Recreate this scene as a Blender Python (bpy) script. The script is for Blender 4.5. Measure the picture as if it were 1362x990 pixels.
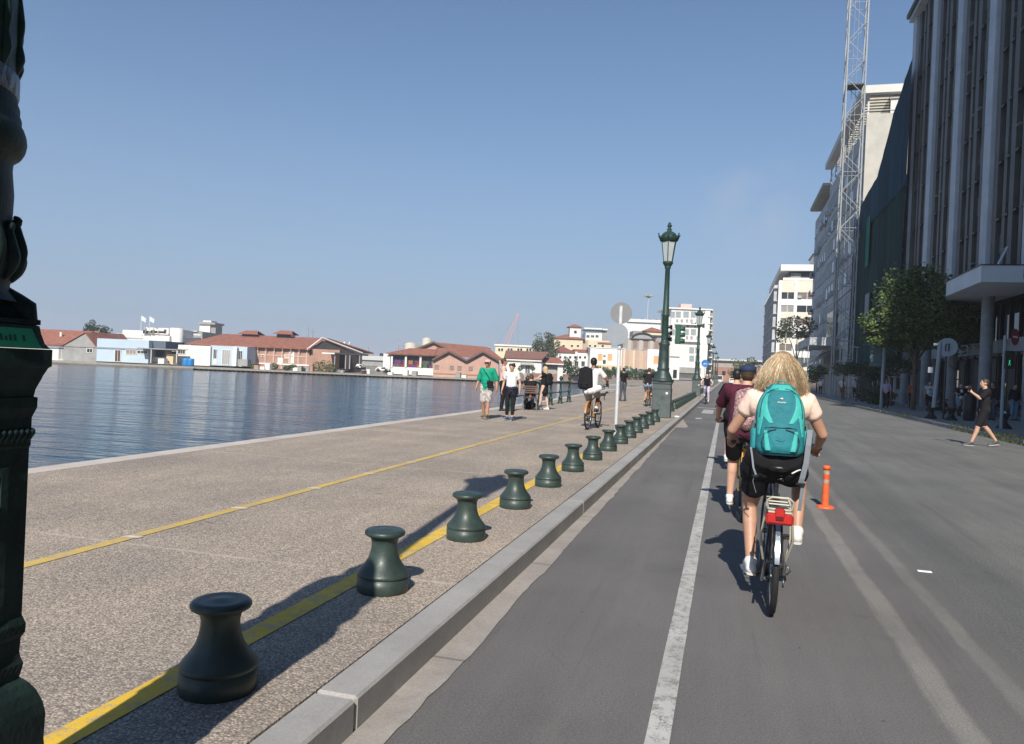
import bpy, bmesh, math, random
from mathutils import Vector, Matrix, noise
random.seed(7)
for o in list(bpy.data.objects): bpy.data.objects.remove(o)
S = bpy.context.scene; COL = S.collection
R = math.radians
# ------------------------------------------------------------------ camera
F = 1020.0; PSI = R(15.62); TH = R(-0.25); RHO = R(2.5); CH = 1.52
_r0 = Vector((math.cos(PSI), math.sin(PSI), 0)); _f0 = Vector((-math.sin(PSI), math.cos(PSI), 0)); _z = Vector((0, 0, 1))
_f = math.cos(TH)*_f0 + math.sin(TH)*_z; _u0 = -math.sin(TH)*_f0 + math.cos(TH)*_z
_r = math.cos(RHO)*_r0 + math.sin(RHO)*_u0; _u = -math.sin(RHO)*_r0 + math.cos(RHO)*_u0
cam = bpy.data.cameras.new('camera'); cam.sensor_width = 36; cam.lens = 36*F/1362; cam.clip_start = .05; cam.clip_end = 6000
co = bpy.data.objects.new('camera', cam); COL.objects.link(co); S.camera = co
m = Matrix((_r, _u, -_f)).transposed().to_4x4(); m.translation = Vector((0, 0, CH)); co.matrix_world = m
# ------------------------------------------------------------------ sky, sun, exposure
SUN_EL = math.atan(1/1.3); SUN_DIR = R(6.0)          # shadows run along +Y, leaning 6 degrees to the left
W = bpy.data.worlds.new('World'); S.world = W; W.use_nodes = True
nt = W.node_tree; nt.nodes.clear()
sky = nt.nodes.new('ShaderNodeTexSky'); sky.sky_type = 'NISHITA'; sky.sun_disc = False
sky.sun_elevation = SUN_EL; sky.sun_rotation = R(180) - SUN_DIR; sky.air_density = 1.0; sky.dust_density = .5; sky.ozone_density = 3.0
bg = nt.nodes.new('ShaderNodeBackground'); bg.inputs[1].default_value = 0.087
tcw = nt.nodes.new('ShaderNodeTexCoord'); sx = nt.nodes.new('ShaderNodeSeparateXYZ'); nt.links.new(tcw.outputs['Generated'], sx.inputs[0])
hr = nt.nodes.new('ShaderNodeValToRGB'); hr.color_ramp.interpolation = 'B_SPLINE'          # low haze, thinning upwards
for i_, (p_, v_) in enumerate(((0., .95), (.12, .74), (.32, .22), (.6, .04))):
    if i_ > 1: hr.color_ramp.elements.new(p_)
    hr.color_ramp.elements[i_].position = p_; hr.color_ramp.elements[i_].color = (v_, v_, v_, 1)
nt.links.new(sx.outputs[2], hr.inputs[0])
mx = nt.nodes.new('ShaderNodeMix'); mx.data_type = 'RGBA'; nt.links.new(hr.outputs[0], mx.inputs[0]); tn = nt.nodes.new('ShaderNodeMix'); tn.data_type = 'RGBA'; tn.blend_type = 'MULTIPLY'; tn.inputs[0].default_value = 1; tn.inputs[7].default_value = (.78, .94, 1.05, 1); nt.links.new(sky.outputs[0], tn.inputs[6]); nt.links.new(tn.outputs[2], mx.inputs[6]); mx.inputs[7].default_value = (3.1, 4.0, 5.45, 1)
# one faint wisp of cloud low over the street
wd = (_f*F + (1003-681)*_r + (495-278)*_u).normalized(); dp = nt.nodes.new('ShaderNodeVectorMath'); dp.operation = 'DISTANCE'; dp.inputs[1].default_value = wd; nt.links.new(tcw.outputs['Generated'], dp.inputs[0])
cr_ = nt.nodes.new('ShaderNodeMapRange'); cr_.interpolation_type = 'SMOOTHSTEP'; cr_.inputs[1].default_value = .085; cr_.inputs[2].default_value = .0; cr_.inputs[3].default_value = 0; cr_.inputs[4].default_value = 1; nt.links.new(dp.outputs['Value'], cr_.inputs[0])
cn = nt.nodes.new('ShaderNodeTexNoise'); cn.inputs['Scale'].default_value = 14; cn.inputs['Detail'].default_value = 7; cn.inputs['Roughness'].default_value = .6; nt.links.new(tcw.outputs['Generated'], cn.inputs['Vector'])
cm2 = nt.nodes.new('ShaderNodeMapRange'); cm2.inputs[1].default_value = .42; cm2.inputs[2].default_value = .75; cm2.inputs[4].default_value = .75; nt.links.new(cn.outputs[0], cm2.inputs[0])
cx2 = nt.nodes.new('ShaderNodeMath'); cx2.operation = 'MULTIPLY'; nt.links.new(cr_.outputs[0], cx2.inputs[0]); nt.links.new(cm2.outputs[0], cx2.inputs[1])
mc = nt.nodes.new('ShaderNodeMix'); mc.data_type = 'RGBA'; nt.links.new(cx2.outputs[0], mc.inputs[0]); nt.links.new(mx.outputs[2], mc.inputs[6]); mc.inputs[7].default_value = (4.3, 4.9, 5.9, 1)
wo = nt.nodes.new('ShaderNodeOutputWorld'); nt.links.new(mc.outputs[2], bg.inputs[0]); nt.links.new(bg.outputs[0], wo.inputs[0])
sl = bpy.data.lights.new('sun', 'SUN'); sl.energy = 4.6; sl.angle = R(.5); sl.color = (1, .93, .83)
so = bpy.data.objects.new('sun', sl); COL.objects.link(so)
so.rotation_euler = Vector((math.sin(SUN_DIR)*math.cos(SUN_EL), -math.cos(SUN_DIR)*math.cos(SUN_EL), math.sin(SUN_EL))).to_track_quat('Z', 'Y').to_euler()
S.view_settings.view_transform = 'Standard'; S.view_settings.look = 'None'; S.view_settings.exposure = .3; S.view_settings.gamma = 1

# ------------------------------------------------------------------ survey helper: a direction seen from the kerb at depth D becomes (sideways, height) on the far shore's own plane
def shore(px, py, D):
    d = _f*F + (px-681)*_r + (495-py)*_u; t = D/d.dot(_f0)
    return d.dot(_r0)*t, CH + d.z*t
def shore_xyz(a, D, z): v = a*_r0 + D*_f0; return Vector((v.x, v.y, z))

# ------------------------------------------------------------------ materials
MATS = {}
def hexc(h):
    h = h.lstrip('#'); c = [int(h[i:i+2], 16)/255 for i in (0, 2, 4)]
    return tuple(((v/12.92) if v <= .04045 else ((v+.055)/1.055)**2.4) for v in c)
def mat(name, col, rough=.7, metal=0., var=.15, scale=3., bump=0., bscale=60., spec=.5, col2=None, alpha=None, emit=None, detail=4., stretch=None, coat=0.):
    if name in MATS: return MATS[name]
    mt = bpy.data.materials.new(name); mt.use_nodes = True; n = mt.node_tree; b = n.nodes['Principled BSDF']; L = n.links.new
    b.inputs['Roughness'].default_value = rough; b.inputs['Metallic'].default_value = metal; b.inputs['Specular IOR Level'].default_value = spec
    if coat: b.inputs['Coat Weight'].default_value = coat; b.inputs['Coat Roughness'].default_value = .2
    tc = n.nodes.new('ShaderNodeTexCoord'); src = tc.outputs['Object']
    if stretch:
        mp = n.nodes.new('ShaderNodeMapping'); mp.inputs['Scale'].default_value = stretch; L(src, mp.inputs[0]); src = mp.outputs[0]
    if var > 0 or col2:
        nz = n.nodes.new('ShaderNodeTexNoise'); nz.inputs['Scale'].default_value = scale; nz.inputs['Detail'].default_value = detail; nz.inputs['Roughness'].default_value = .65; L(src, nz.inputs['Vector'])
        rp = n.nodes.new('ShaderNodeValToRGB'); rp.color_ramp.elements[0].position = .3; rp.color_ramp.elements[1].position = .7
        c2 = col2 or tuple(min(1, c*(1+var)) for c in col); c1 = tuple(c*(1-var) for c in col) if not col2 else col
        rp.color_ramp.elements[0].color = (*c1, 1); rp.color_ramp.elements[1].color = (*c2, 1)
        L(nz.outputs[0], rp.inputs[0]); L(rp.outputs[0], b.inputs['Base Color'])
    else: b.inputs['Base Color'].default_value = (*col, 1)
    if bump:
        n2 = n.nodes.new('ShaderNodeTexNoise'); n2.inputs['Scale'].default_value = bscale; n2.inputs['Detail'].default_value = 5; L(src, n2.inputs['Vector'])
        bp = n.nodes.new('ShaderNodeBump'); bp.inputs['Strength'].default_value = bump; bp.inputs['Distance'].default_value = .02; L(n2.outputs[0], bp.inputs['Height']); L(bp.outputs[0], b.inputs['Normal'])
    if emit: b.inputs['Emission Color'].default_value = (*emit[0], 1); b.inputs['Emission Strength'].default_value = emit[1]
    if alpha is not None: b.inputs['Alpha'].default_value = alpha
    MATS[name] = mt; return mt

# ------------------------------------------------------------------ mesh building
class MB:
    def __init__(s): s.v = []; s.f = []; s.m = []; s.sm = []
    def add(s, vs, fs, mi=0, smooth=False):
        o = len(s.v); s.v += [tuple(v) for v in vs]; s.f += [tuple(i+o for i in f) for f in fs]; s.m += [mi]*len(fs); s.sm += [smooth]*len(fs); return s
    def box(s, x0, x1, y0, y1, z0, z1, mi=0, M=None):
        vs = [Vector((x, y, z)) for z in (z0, z1) for y in (y0, y1) for x in (x0, x1)]
        if M: vs = [M @ v for v in vs]
        return s.add(vs, [(0, 2, 3, 1), (4, 5, 7, 6), (0, 1, 5, 4), (2, 6, 7, 3), (0, 4, 6, 2), (1, 3, 7, 5)], mi)
    def bbox(s, x0, x1, y0, y1, z0, z1, b=.01, mi=0, M=None):   # box with chamfered edges (octagonal loops)
        bm = bmesh.new(); bmesh.ops.create_cube(bm, size=1)
        for v in bm.verts: v.co = Vector(((x0+x1)/2+v.co.x*(x1-x0), (y0+y1)/2+v.co.y*(y1-y0), (z0+z1)/2+v.co.z*(z1-z0)))
        bmesh.ops.bevel(bm, geom=list(bm.edges), offset=b, segments=1, affect='EDGES'); s.bm(bm, mi, M=M); return s
    def bm(s, bm, mi=0, smooth=False, M=None):
        bm.verts.index_update(); vs = [(M @ v.co if M else v.co.copy()) for v in bm.verts]; fs = [[v.index for v in f.verts] for f in bm.faces]; bm.free(); return s.add(vs, fs, mi, smooth)
    def lathe(s, prof, seg=20, c=(0, 0, 0), mi=0, smooth=True, cap=True, M=None, sq=0.):
        vs = []; fs = []
        for r, z in prof:
            for i in range(seg):
                a = 2*math.pi*(i+.5)/seg; p = Vector((c[0]+r*math.cos(a), c[1]+r*math.sin(a), c[2]+z)); vs.append(M @ p if M else p)
        for j in range(len(prof)-1):
            for i in range(seg): k = (i+1) % seg; fs.append((j*seg+i, j*seg+k, (j+1)*seg+k, (j+1)*seg+i))
        s.add(vs, fs, mi, smooth)
        if cap:
            s.add(vs[:seg], [tuple(range(seg))[::-1]], mi); s.add(vs[-seg:], [tuple(range(seg))], mi)
        return s
    def tube(s, pts, rad, seg=8, mi=0, smooth=True, closed=False, flat=1.):
        pts = [Vector(p) for p in pts]; n = len(pts)
        if not isinstance(rad, (list, tuple)): rad = [rad]*n
        vs = []; fs = []; pu = None
        for i, p in enumerate(pts):
            if closed: t = (pts[(i+1) % n]-pts[i-1])
            else: t = (pts[min(i+1, n-1)]-pts[max(i-1, 0)])
            t.normalize()
            if pu is None: ref = Vector((0, 0, 1)) if abs(t.z) < .9 else Vector((1, 0, 0)); u = t.cross(ref).normalized()
            else: u = (pu - t*pu.dot(t)).normalized()
            w = t.cross(u); pu = u
            for k in range(seg): a = 2*math.pi*k/seg; vs.append(p + rad[i]*(math.cos(a)*u + math.sin(a)*w*flat))
        m_ = n if closed else n-1
        for j in range(m_):
            for k in range(seg): k2 = (k+1) % seg; j2 = (j+1) % n; fs.append((j*seg+k, j*seg+k2, j2*seg+k2, j2*seg+k))
        s.add(vs, fs, mi, smooth)
        if not closed: s.add(vs[:seg], [tuple(range(seg))[::-1]], mi); s.add(vs[-seg:], [tuple(range(seg))], mi)
        return s
    def ring(s, c, r, tr, axis='x', seg=32, ts=8, mi=0, flat=1.):
        c = Vector(c); pts = []
        for i in range(seg):
            a = 2*math.pi*i/seg
            pts.append(c + {'x': Vector((0, math.cos(a), math.sin(a))), 'y': Vector((math.cos(a), 0, math.sin(a))), 'z': Vector((math.cos(a), math.sin(a), 0))}[axis]*r)
        return s.tube(pts, tr, ts, mi, closed=True, flat=flat)
    def ball(s, c, r, seg=12, mi=0, M=None):
        if not isinstance(r, (tuple, list)): r = (r, r, r)
        rings = max(5, seg//2+1); vs = []; fs = []
        for j in range(rings):
            ph = math.pi*(j+.5)/rings
            for i in range(seg): a = 2*math.pi*i/seg; p = Vector((c[0]+r[0]*math.sin(ph)*math.cos(a), c[1]+r[1]*math.sin(ph)*math.sin(a), c[2]+r[2]*math.cos(ph))); vs.append(M @ p if M else p)
        for j in range(rings-1):
            for i in range(seg): k = (i+1) % seg; fs.append((j*seg+i, (j+1)*seg+i, (j+1)*seg+k, j*seg+k))
        s.add(vs, fs, mi, True); s.add(vs[:seg], [tuple(range(seg))], mi, True); s.add(vs[-seg:], [tuple(range(seg))[::-1]], mi, True); return s
    def capsule(s, a, ra, b, rb, seg=12, mi=0):
        a = Vector(a); b = Vector(b); t = b-a; L = t.length
        if L < 1e-5: return s.ball(a, ra, seg, mi)
        t /= L; ref = Vector((0, 0, 1)) if abs(t.z) < .9 else Vector((1, 0, 0)); u = t.cross(ref).normalized(); w = t.cross(u)
        prof = [(-ra*math.cos(x), ra*math.sin(x)) for x in (.25, .7, 1.2)] + [(L+rb*math.cos(x), rb*math.sin(x)) for x in (1.2, .7, .25)]
        vs = []; fs = []
        for h, r in prof:
            for k in range(seg): an = 2*math.pi*k/seg; vs.append(a+t*h+r*(math.cos(an)*u+math.sin(an)*w))
        for j in range(len(prof)-1):
            for k in range(seg): k2 = (k+1) % seg; fs.append((j*seg+k, j*seg+k2, (j+1)*seg+k2, (j+1)*seg+k))
        s.add(vs, fs, mi, True); s.add(vs[:seg], [tuple(range(seg))[::-1]], mi, True); s.add(vs[-seg:], [tuple(range(seg))], mi, True); return s
    def prism(s, poly, z0, z1, mi=0, M=None):
        n = len(poly); vs = [Vector((x, y, z0)) for x, y in poly]+[Vector((x, y, z1)) for x, y in poly]
        if M: vs = [M @ v for v in vs]
        return s.add(vs, [tuple(range(n))[::-1], tuple(range(n, 2*n))]+[(i, (i+1) % n, n+(i+1) % n, n+i) for i in range(n)], mi)
    def quad(s, a, b, c, d, mi=0): return s.add([a, b, c, d], [(0, 1, 2, 3)], mi)
    def mesh(s, name, mats, off=None):
        me = bpy.data.meshes.new(name); vs = s.v if off is None else [(v[0]-off[0], v[1]-off[1], v[2]-off[2]) for v in s.v]
        me.from_pydata(vs, [], s.f); me.update()
        for m_ in (mats if isinstance(mats, (list, tuple)) else [mats]): me.materials.append(m_)
        me.polygons.foreach_set('material_index', s.m); me.polygons.foreach_set('use_smooth', s.sm); return me
def link(name, me, parent=None):
    o = bpy.data.objects.new(name, me); COL.objects.link(o)
    if parent: o.parent = parent
    return o
def tag(o, label=None, cat=None, group=None, kind=None):
    if label: o['label'] = label
    if cat: o['category'] = cat
    if group: o['group'] = group
    if kind: o['kind'] = kind
    return o
def thing(name, label, cat, loc=(0, 0, 0), rz=0, group=None):
    o = bpy.data.objects.new(name, None); COL.objects.link(o); o.location = loc; o.rotation_euler = (0, 0, rz); o.empty_display_size = .2
    return tag(o, label, cat, group)
def part(name, mb, mats, parent, world=False, label=None, kind=None):
    off = parent.location if world else None
    if world and parent.parent: off = parent.parent.location
    o = link(name, mb.mesh(name, mats, off), parent)
    if label: o['label'] = label
    if kind: o['kind'] = kind
    return o
def single(name, mb, mats, label, cat, group=None, loc=(0, 0, 0), rz=0):
    o = link(name, mb.mesh(name, mats)); o.location = loc; o.rotation_euler = (0, 0, rz); return tag(o, label, cat, group)
def struct(name, mb, mats, parent=None):
    o = link(name, mb.mesh(name, mats), parent)
    if not parent: o['kind'] = 'structure'
    return o
def copy_tree(o, parent=None):
    c = o.copy(); COL.objects.link(c); c.parent = parent
    for ch in o.children: copy_tree(ch, c)
    return c
def dup(root, loc, rz=None, label=None, group=None):
    c = copy_tree(root); c.location = loc
    if rz is not None: c.rotation_euler = (0, 0, rz)
    if label: c['label'] = label
    if group: c['group'] = group
    return c
def repeat(name, me, parent, spots, rot=None, scale=None):       # alike pieces share one mesh
    out = []
    for i, p in enumerate(spots):
        o = bpy.data.objects.new(name, me); COL.objects.link(o); o.parent = parent; o.location = p
        if rot: o.rotation_euler = rot[i] if isinstance(rot, list) else rot
        if scale: o.scale = scale[i] if isinstance(scale, list) else scale
        out.append(o)
    return out
def remesh(name, mb, material, parent, voxel=.012, smooth=3, label=None, kind=None):
    me = mb.mesh(name, material); o = bpy.data.objects.new(name, me); COL.objects.link(o)
    r = o.modifiers.new('r', 'REMESH'); r.mode = 'VOXEL'; r.voxel_size = voxel; r.use_smooth_shade = True
    s = o.modifiers.new('s', 'SMOOTH'); s.factor = .5; s.iterations = smooth
    dg = bpy.context.evaluated_depsgraph_get(); dg.update(); nm = bpy.data.meshes.new_from_object(o.evaluated_get(dg)); o.modifiers.clear(); o.data = nm; bpy.data.meshes.remove(me); nm.name = name
    if not nm.materials: nm.materials.append(material)
    nm.polygons.foreach_set('use_smooth', [True]*len(nm.polygons))
    if parent: o.parent = parent
    if label: o['label'] = label
    return o
# ================================================================== GROUND, ROAD, PROMENADE, WATER
def nodes(name, rough=.85, spec=.3):
    mt = bpy.data.materials.new(name); mt.use_nodes = True; n = mt.node_tree; b = n.nodes['Principled BSDF']; b.inputs['Roughness'].default_value = rough; b.inputs['Specular IOR Level'].default_value = spec
    g = n.nodes.new('ShaderNodeNewGeometry'); return mt, n, b, g.outputs['Position'], n.links.new
def N_noise(n, L, src, scale, detail=4, rough=.6, stretch=None):
    if stretch: mp = n.nodes.new('ShaderNodeMapping'); mp.inputs['Scale'].default_value = stretch; L(src, mp.inputs[0]); src = mp.outputs[0]
    z = n.nodes.new('ShaderNodeTexNoise'); z.inputs['Scale'].default_value = scale; z.inputs['Detail'].default_value = detail; z.inputs['Roughness'].default_value = rough; L(src, z.inputs['Vector']); return z.outputs[0]
def N_ramp(n, L, src, stops):
    r = n.nodes.new('ShaderNodeValToRGB'); e = r.color_ramp.elements
    while len(e) < len(stops): e.new(.5)
    for i, (p, c) in enumerate(stops): e[i].position = p; e[i].color = (*(c if isinstance(c, tuple) else (c, c, c)), 1)
    L(src, r.inputs[0]); return r.outputs[0]
def N_mix(n, L, fac, a, b, mode='MIX'):
    m_ = n.nodes.new('ShaderNodeMix'); m_.data_type = 'RGBA'; m_.blend_type = mode
    for k, v in ((0, fac), (6, a), (7, b)):
        if isinstance(v, (int, float)): m_.inputs[k].default_value = v
        elif isinstance(v, tuple): m_.inputs[k].default_value = (*v, 1)
        else: L(v, m_.inputs[k])
    return m_.outputs[2]
def N_math(n, L, op, a, b=None, c=None):
    m_ = n.nodes.new('ShaderNodeMath'); m_.operation = op
    for k, v in enumerate((a, b, c)):
        if v is None: continue
        if isinstance(v, (int, float)): m_.inputs[k].default_value = v
        else: L(v, m_.inputs[k])
    return m_.outputs[0]
def N_bump(n, L, b, h, s=.5, d=.01):
    bp = n.nodes.new('ShaderNodeBump'); bp.inputs['Strength'].default_value = s; bp.inputs['Distance'].default_value = d; L(h, bp.inputs['Height']); L(bp.outputs[0], b.inputs['Normal'])
def N_xyz(n, L, p): s = n.nodes.new('ShaderNodeSeparateXYZ'); L(p, s.inputs[0]); return s.outputs
def N_band(n, L, x, lo, hi, soft): # 1 inside lo..hi
    a = n.nodes.new('ShaderNodeMapRange'); a.interpolation_type = 'SMOOTHSTEP'; a.inputs[1].default_value = lo-soft; a.inputs[2].default_value = lo+soft; L(x, a.inputs[0])
    c = n.nodes.new('ShaderNodeMapRange'); c.interpolation_type = 'SMOOTHSTEP'; c.inputs[1].default_value = hi-soft; c.inputs[2].default_value = hi+soft; L(x, c.inputs[0])
    return N_math(n, L, 'MULTIPLY', a.outputs[0], N_math(n, L, 'SUBTRACT', 1, c.outputs[0]))

def road_material():
    mt, n, b, P, L = nodes('asphalt', .8, .3)
    x, y, z = N_xyz(n, L, P)
    big = N_noise(n, L, P, .35, 5, .6); strk = N_noise(n, L, P, 2.2, 6, .65, (1.6, .09, 1)); fine = N_noise(n, L, P, 160, 3, .7); mid = N_noise(n, L, P, 9, 5, .7)
    grit = N_noise(n, L, P, 60, 4, .8)
    lane = N_ramp(n, L, strk, [(.3, (.142, .138, .136)), (.7, (.168, .163, .158))])
    road = N_ramp(n, L, strk, [(.3, (.135, .138, .135)), (.72, (.19, .19, .18))])
    sel = N_band(n, L, N_math(n, L, 'ADD', x, N_math(n, L, 'MULTIPLY', N_math(n, L, 'SUBTRACT', mid, .5), .12)), 1.66, 40, .05)
    c = N_mix(n, L, sel, lane, road)
    c = N_mix(n, L, N_math(n, L, 'MULTIPLY', sel, .9), c, N_mix(n, L, 1., c, N_ramp(n, L, grit, [(.35, .45), (.65, 1.6)]), 'MULTIPLY'))
    # dusty traces of lane markings that were removed beside the posts
    xw = N_math(n, L, 'ADD', x, N_math(n, L, 'MULTIPLY', N_math(n, L, 'SUBTRACT', N_noise(n, L, P, 1.3, 4, .6), .5), .1))
    dust = N_ramp(n, L, N_noise(n, L, P, 3.0, 6, .7, (1, .35, 1)), [(.36, 0.), (.62, 1.)])
    s1 = N_math(n, L, 'MULTIPLY', N_band(n, L, xw, 1.01, 1.15, .022), N_math(n, L, 'MULTIPLY_ADD', dust, .45, .45))
    s2 = N_math(n, L, 'MULTIPLY', N_band(n, L, xw, 1.40, 1.51, .022), N_math(n, L, 'MULTIPLY_ADD', dust, .4, .25))
    s3 = N_math(n, L, 'MULTIPLY', N_band(n, L, xw, -.75, -.5, .2), N_math(n, L, 'MULTIPLY', dust, .18))
    c = N_mix(n, L, N_math(n, L, 'MAXIMUM', N_math(n, L, 'MAXIMUM', s1, s2), s3), c, (.27, .262, .24))
    # darker tyre-worn band just right of the markings, and stains
    c = N_mix(n, L, N_math(n, L, 'MULTIPLY', N_band(n, L, xw, 1.62, 2.3, .3), .35), c, (.085, .09, .092))
    wear = N_ramp(n, L, big, [(.3, .82), (.7, 1.16)])
    c = N_mix(n, L, 1., c, wear, 'MULTIPLY')
    stain = N_ramp(n, L, N_noise(n, L, P, 1.1, 5, .7), [(.6, 0.), (.72, .3)])
    c = N_mix(n, L, stain, c, (.07, .07, .07))
    spots = N_ramp(n, L, N_noise(n, L, P, 14, 2, .4), [(.76, 0.), (.79, .7)])
    c = N_mix(n, L, spots, c, (.05, .05, .05))
    vo = n.nodes.new('ShaderNodeTexVoronoi'); vo.feature = 'DISTANCE_TO_EDGE'; vo.inputs['Scale'].default_value = .22
    wv = n.nodes.new('ShaderNodeVectorMath'); wv.operation = 'ADD'; nv = n.nodes.new('ShaderNodeTexNoise'); nv.inputs['Scale'].default_value = 1.2; nv.inputs['Detail'].default_value = 6; L(P, nv.inputs['Vector'])
    L(P, wv.inputs[0]); L(nv.outputs['Color'], wv.inputs[1]); L(wv.outputs[0], vo.inputs['Vector'])
    crack = N_math(n, L, 'MULTIPLY', N_ramp(n, L, vo.outputs[0], [(0., 1.), (.004, 0.)]), N_ramp(n, L, big, [(.5, 0.), (.6, .55)]))
    c = N_mix(n, L, crack, c, (.05, .05, .05))
    c = N_mix(n, L, 1., c, N_ramp(n, L, N_noise(n, L, P, 230, 2, .8), [(.28, .62), (.72, 1.38)]), 'MULTIPLY')
    c = N_mix(n, L, 1., c, N_ramp(n, L, N_noise(n, L, P, 85, 3, .75), [(.3, .74), (.7, 1.26)]), 'MULTIPLY')
    agg = n.nodes.new('ShaderNodeTexVoronoi'); agg.inputs['Scale'].default_value = 120; L(P, agg.inputs['Vector']); c = N_mix(n, L, N_ramp(n, L, agg.outputs[0], [(.10, .35), (.22, 0.)]), c, (.30, .295, .28))
    oil = N_ramp(n, L, N_noise(n, L, P, 2.6, 4, .6), [(.66, 0.), (.74, .45)]); c = N_mix(n, L, oil, c, (.06, .06, .062))
    skid = N_ramp(n, L, N_noise(n, L, P, 3.4, 6, .75, (1.5, .045, 1)), [(.57, 0.), (.70, .4)]); c = N_mix(n, L, skid, c, (.08, .08, .082))
    pale = N_ramp(n, L, N_noise(n, L, P, 2.1, 7, .75, (.8, .12, 1)), [(.60, 0.), (.78, .35)]); c = N_mix(n, L, pale, c, (.26, .255, .24))
    L(c, b.inputs['Base Color']); N_bump(n, L, b, fine, .5, .008)
    return mt
def promenade_material():
    mt, n, b, P, L = nodes('exposed_aggregate', .85, .25)
    v1 = n.nodes.new('ShaderNodeTexVoronoi'); v1.inputs['Scale'].default_value = 98; v1.inputs['Randomness'].default_value = 1; L(P, v1.inputs['Vector'])
    bw = n.nodes.new('ShaderNodeSeparateColor'); L(v1.outputs['Color'], bw.inputs[0])
    c = N_ramp(n, L, bw.outputs[0], [(.0, (.22, .19, .165)), (.25, (.34, .295, .255)), (.55, (.47, .405, .335)), (.8, (.57, .49, .405)), (1., (.72, .63, .525))])
    c = N_mix(n, L, N_ramp(n, L, v1.outputs[0], [(.34, 0.), (.66, .6)]), c, (.21, .18, .155))
    big = N_noise(n, L, P, .5, 6, .65); c = N_mix(n, L, 1., c, N_ramp(n, L, big, [(.3, (.86, .87, .90)), (.7, (1.12, 1.08, 1.03))]), 'MULTIPLY')
    band = N_noise(n, L, P, .7, 3, .5, (.25, 1.2, 1)); c = N_mix(n, L, 1., c, N_ramp(n, L, band, [(.35, .93), (.65, 1.07)]), 'MULTIPLY')
    c = N_mix(n, L, N_ramp(n, L, N_noise(n, L, P, 2.3, 5, .75), [(.62, 0.), (.8, .25)]), c, (.2, .17, .15))
    c = N_mix(n, L, N_ramp(n, L, N_noise(n, L, P, 6.5, 2, .4), [(.735, 0.), (.755, .5)]), c, (.12, .11, .10))
    worn = N_ramp(n, L, N_noise(n, L, P, .9, 7, .75, (1.6, .35, 1)), [(.42, (.86, .87, .88)), (.62, (1.08, 1.07, 1.05))]); c = N_mix(n, L, .8, c, N_mix(n, L, 1., c, worn, 'MULTIPLY'))
    # hairline joints across the walk about every 4.9 m (poured bays)
    x, y, z = N_xyz(n, L, P)
    yw = N_math(n, L, 'ADD', y, N_math(n, L, 'MULTIPLY', N_noise(n, L, P, 3., 4, .6), .06))
    mod = N_math(n, L, 'ABSOLUTE', N_math(n, L, 'SUBTRACT', N_math(n, L, 'MODULO', N_math(n, L, 'ADD', yw, 101.36), 4.93), 2.465))
    jt = N_math(n, L, 'MULTIPLY', N_ramp(n, L, mod, [(.012, 1.), (.026, 0.)]), N_ramp(n, L, N_noise(n, L, P, 2.5, 4), [(.4, .15), (.6, .75)]))
    c = N_mix(n, L, jt, c, (.55, .47, .40))
    L(c, b.inputs['Base Color']); N_bump(n, L, b, v1.outputs[0], .5, -.006)
    return mt
def paint_material(name, col, under, keep=.62, sc=9.):
    mt, n, b, P, L = nodes(name, .7, .3)
    w = N_noise(n, L, P, sc, 8, .75); w2 = N_noise(n, L, P, 150, 3, .6)
    wear = N_ramp(n, L, N_math(n, L, 'MULTIPLY_ADD', w2, .35, N_math(n, L, 'MULTIPLY', w, .75)), [(keep-.06, 0.), (keep+.05, .85)])
    c = N_mix(n, L, wear, N_mix(n, L, 1., col, N_ramp(n, L, N_noise(n, L, P, 2., 5), [(.3, .8), (.7, 1.1)]), 'MULTIPLY'), under)
    scr = N_ramp(n, L, N_noise(n, L, P, 5., 5, .7, (4, .5, 1)), [(.64, 0.), (.7, .45)])
    c = N_mix(n, L, scr, c, tuple(v*.75 for v in under))
    L(c, b.inputs['Base Color']); N_bump(n, L, b, w2, .3, .004); return mt
def concrete_material(name, c1, c2, rough=.8, streak=True, fine=.12):
    mt, n, b, P, L = nodes(name, rough, .3)
    tc = n.nodes.new('ShaderNodeNewGeometry').outputs['Position']
    c = N_ramp(n, L, N_noise(n, L, tc, 1.4, 7, .7), [(.3, c1), (.7, c2)])
    f = N_noise(n, L, tc, 70, 4, .7); c = N_mix(n, L, 1., c, N_ramp(n, L, f, [(.3, 1-fine), (.7, 1+fine)]), 'MULTIPLY')
    if streak: c = N_mix(n, L, N_ramp(n, L, N_noise(n, L, tc, 3., 6, .7, (2.2, 2.2, .25)), [(.58, 0.), (.75, .35)]), c, tuple(v*.55 for v in c1))
    L(c, b.inputs['Base Color']); N_bump(n, L, b, f, .3, .005); return mt
def gutter_material():
    mt, n, b, P, L = nodes('gutter_concrete', .85, .3)
    x, y, z = N_xyz(n, L, P)
    c = N_ramp(n, L, N_noise(n, L, P, 2.2, 7, .7), [(.3, (.28, .255, .235)), (.7, (.41, .38, .35))])
    c = N_mix(n, L, N_ramp(n, L, N_noise(n, L, P, 7, 5, .7), [(.6, 0.), (.8, .6)]), c, (.15, .135, .125))
    fl = N_math(n, L, 'ABSOLUTE', N_math(n, L, 'SUBTRACT', N_math(n, L, 'MODULO', N_math(n, L, 'ADD', y, 100.2), 2.1), 1.05))
    c = N_mix(n, L, N_ramp(n, L, fl, [(.008, .7), (.016, 0.)]), c, (.14, .13, .12))
    f = N_noise(n, L, P, 90, 4, .7); c = N_mix(n, L, 1., c, N_ramp(n, L, f, [(.3, .85), (.7, 1.15)]), 'MULTIPLY')
    L(c, b.inputs['Base Color']); N_bump(n, L, b, f, .4, .006); return mt
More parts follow.
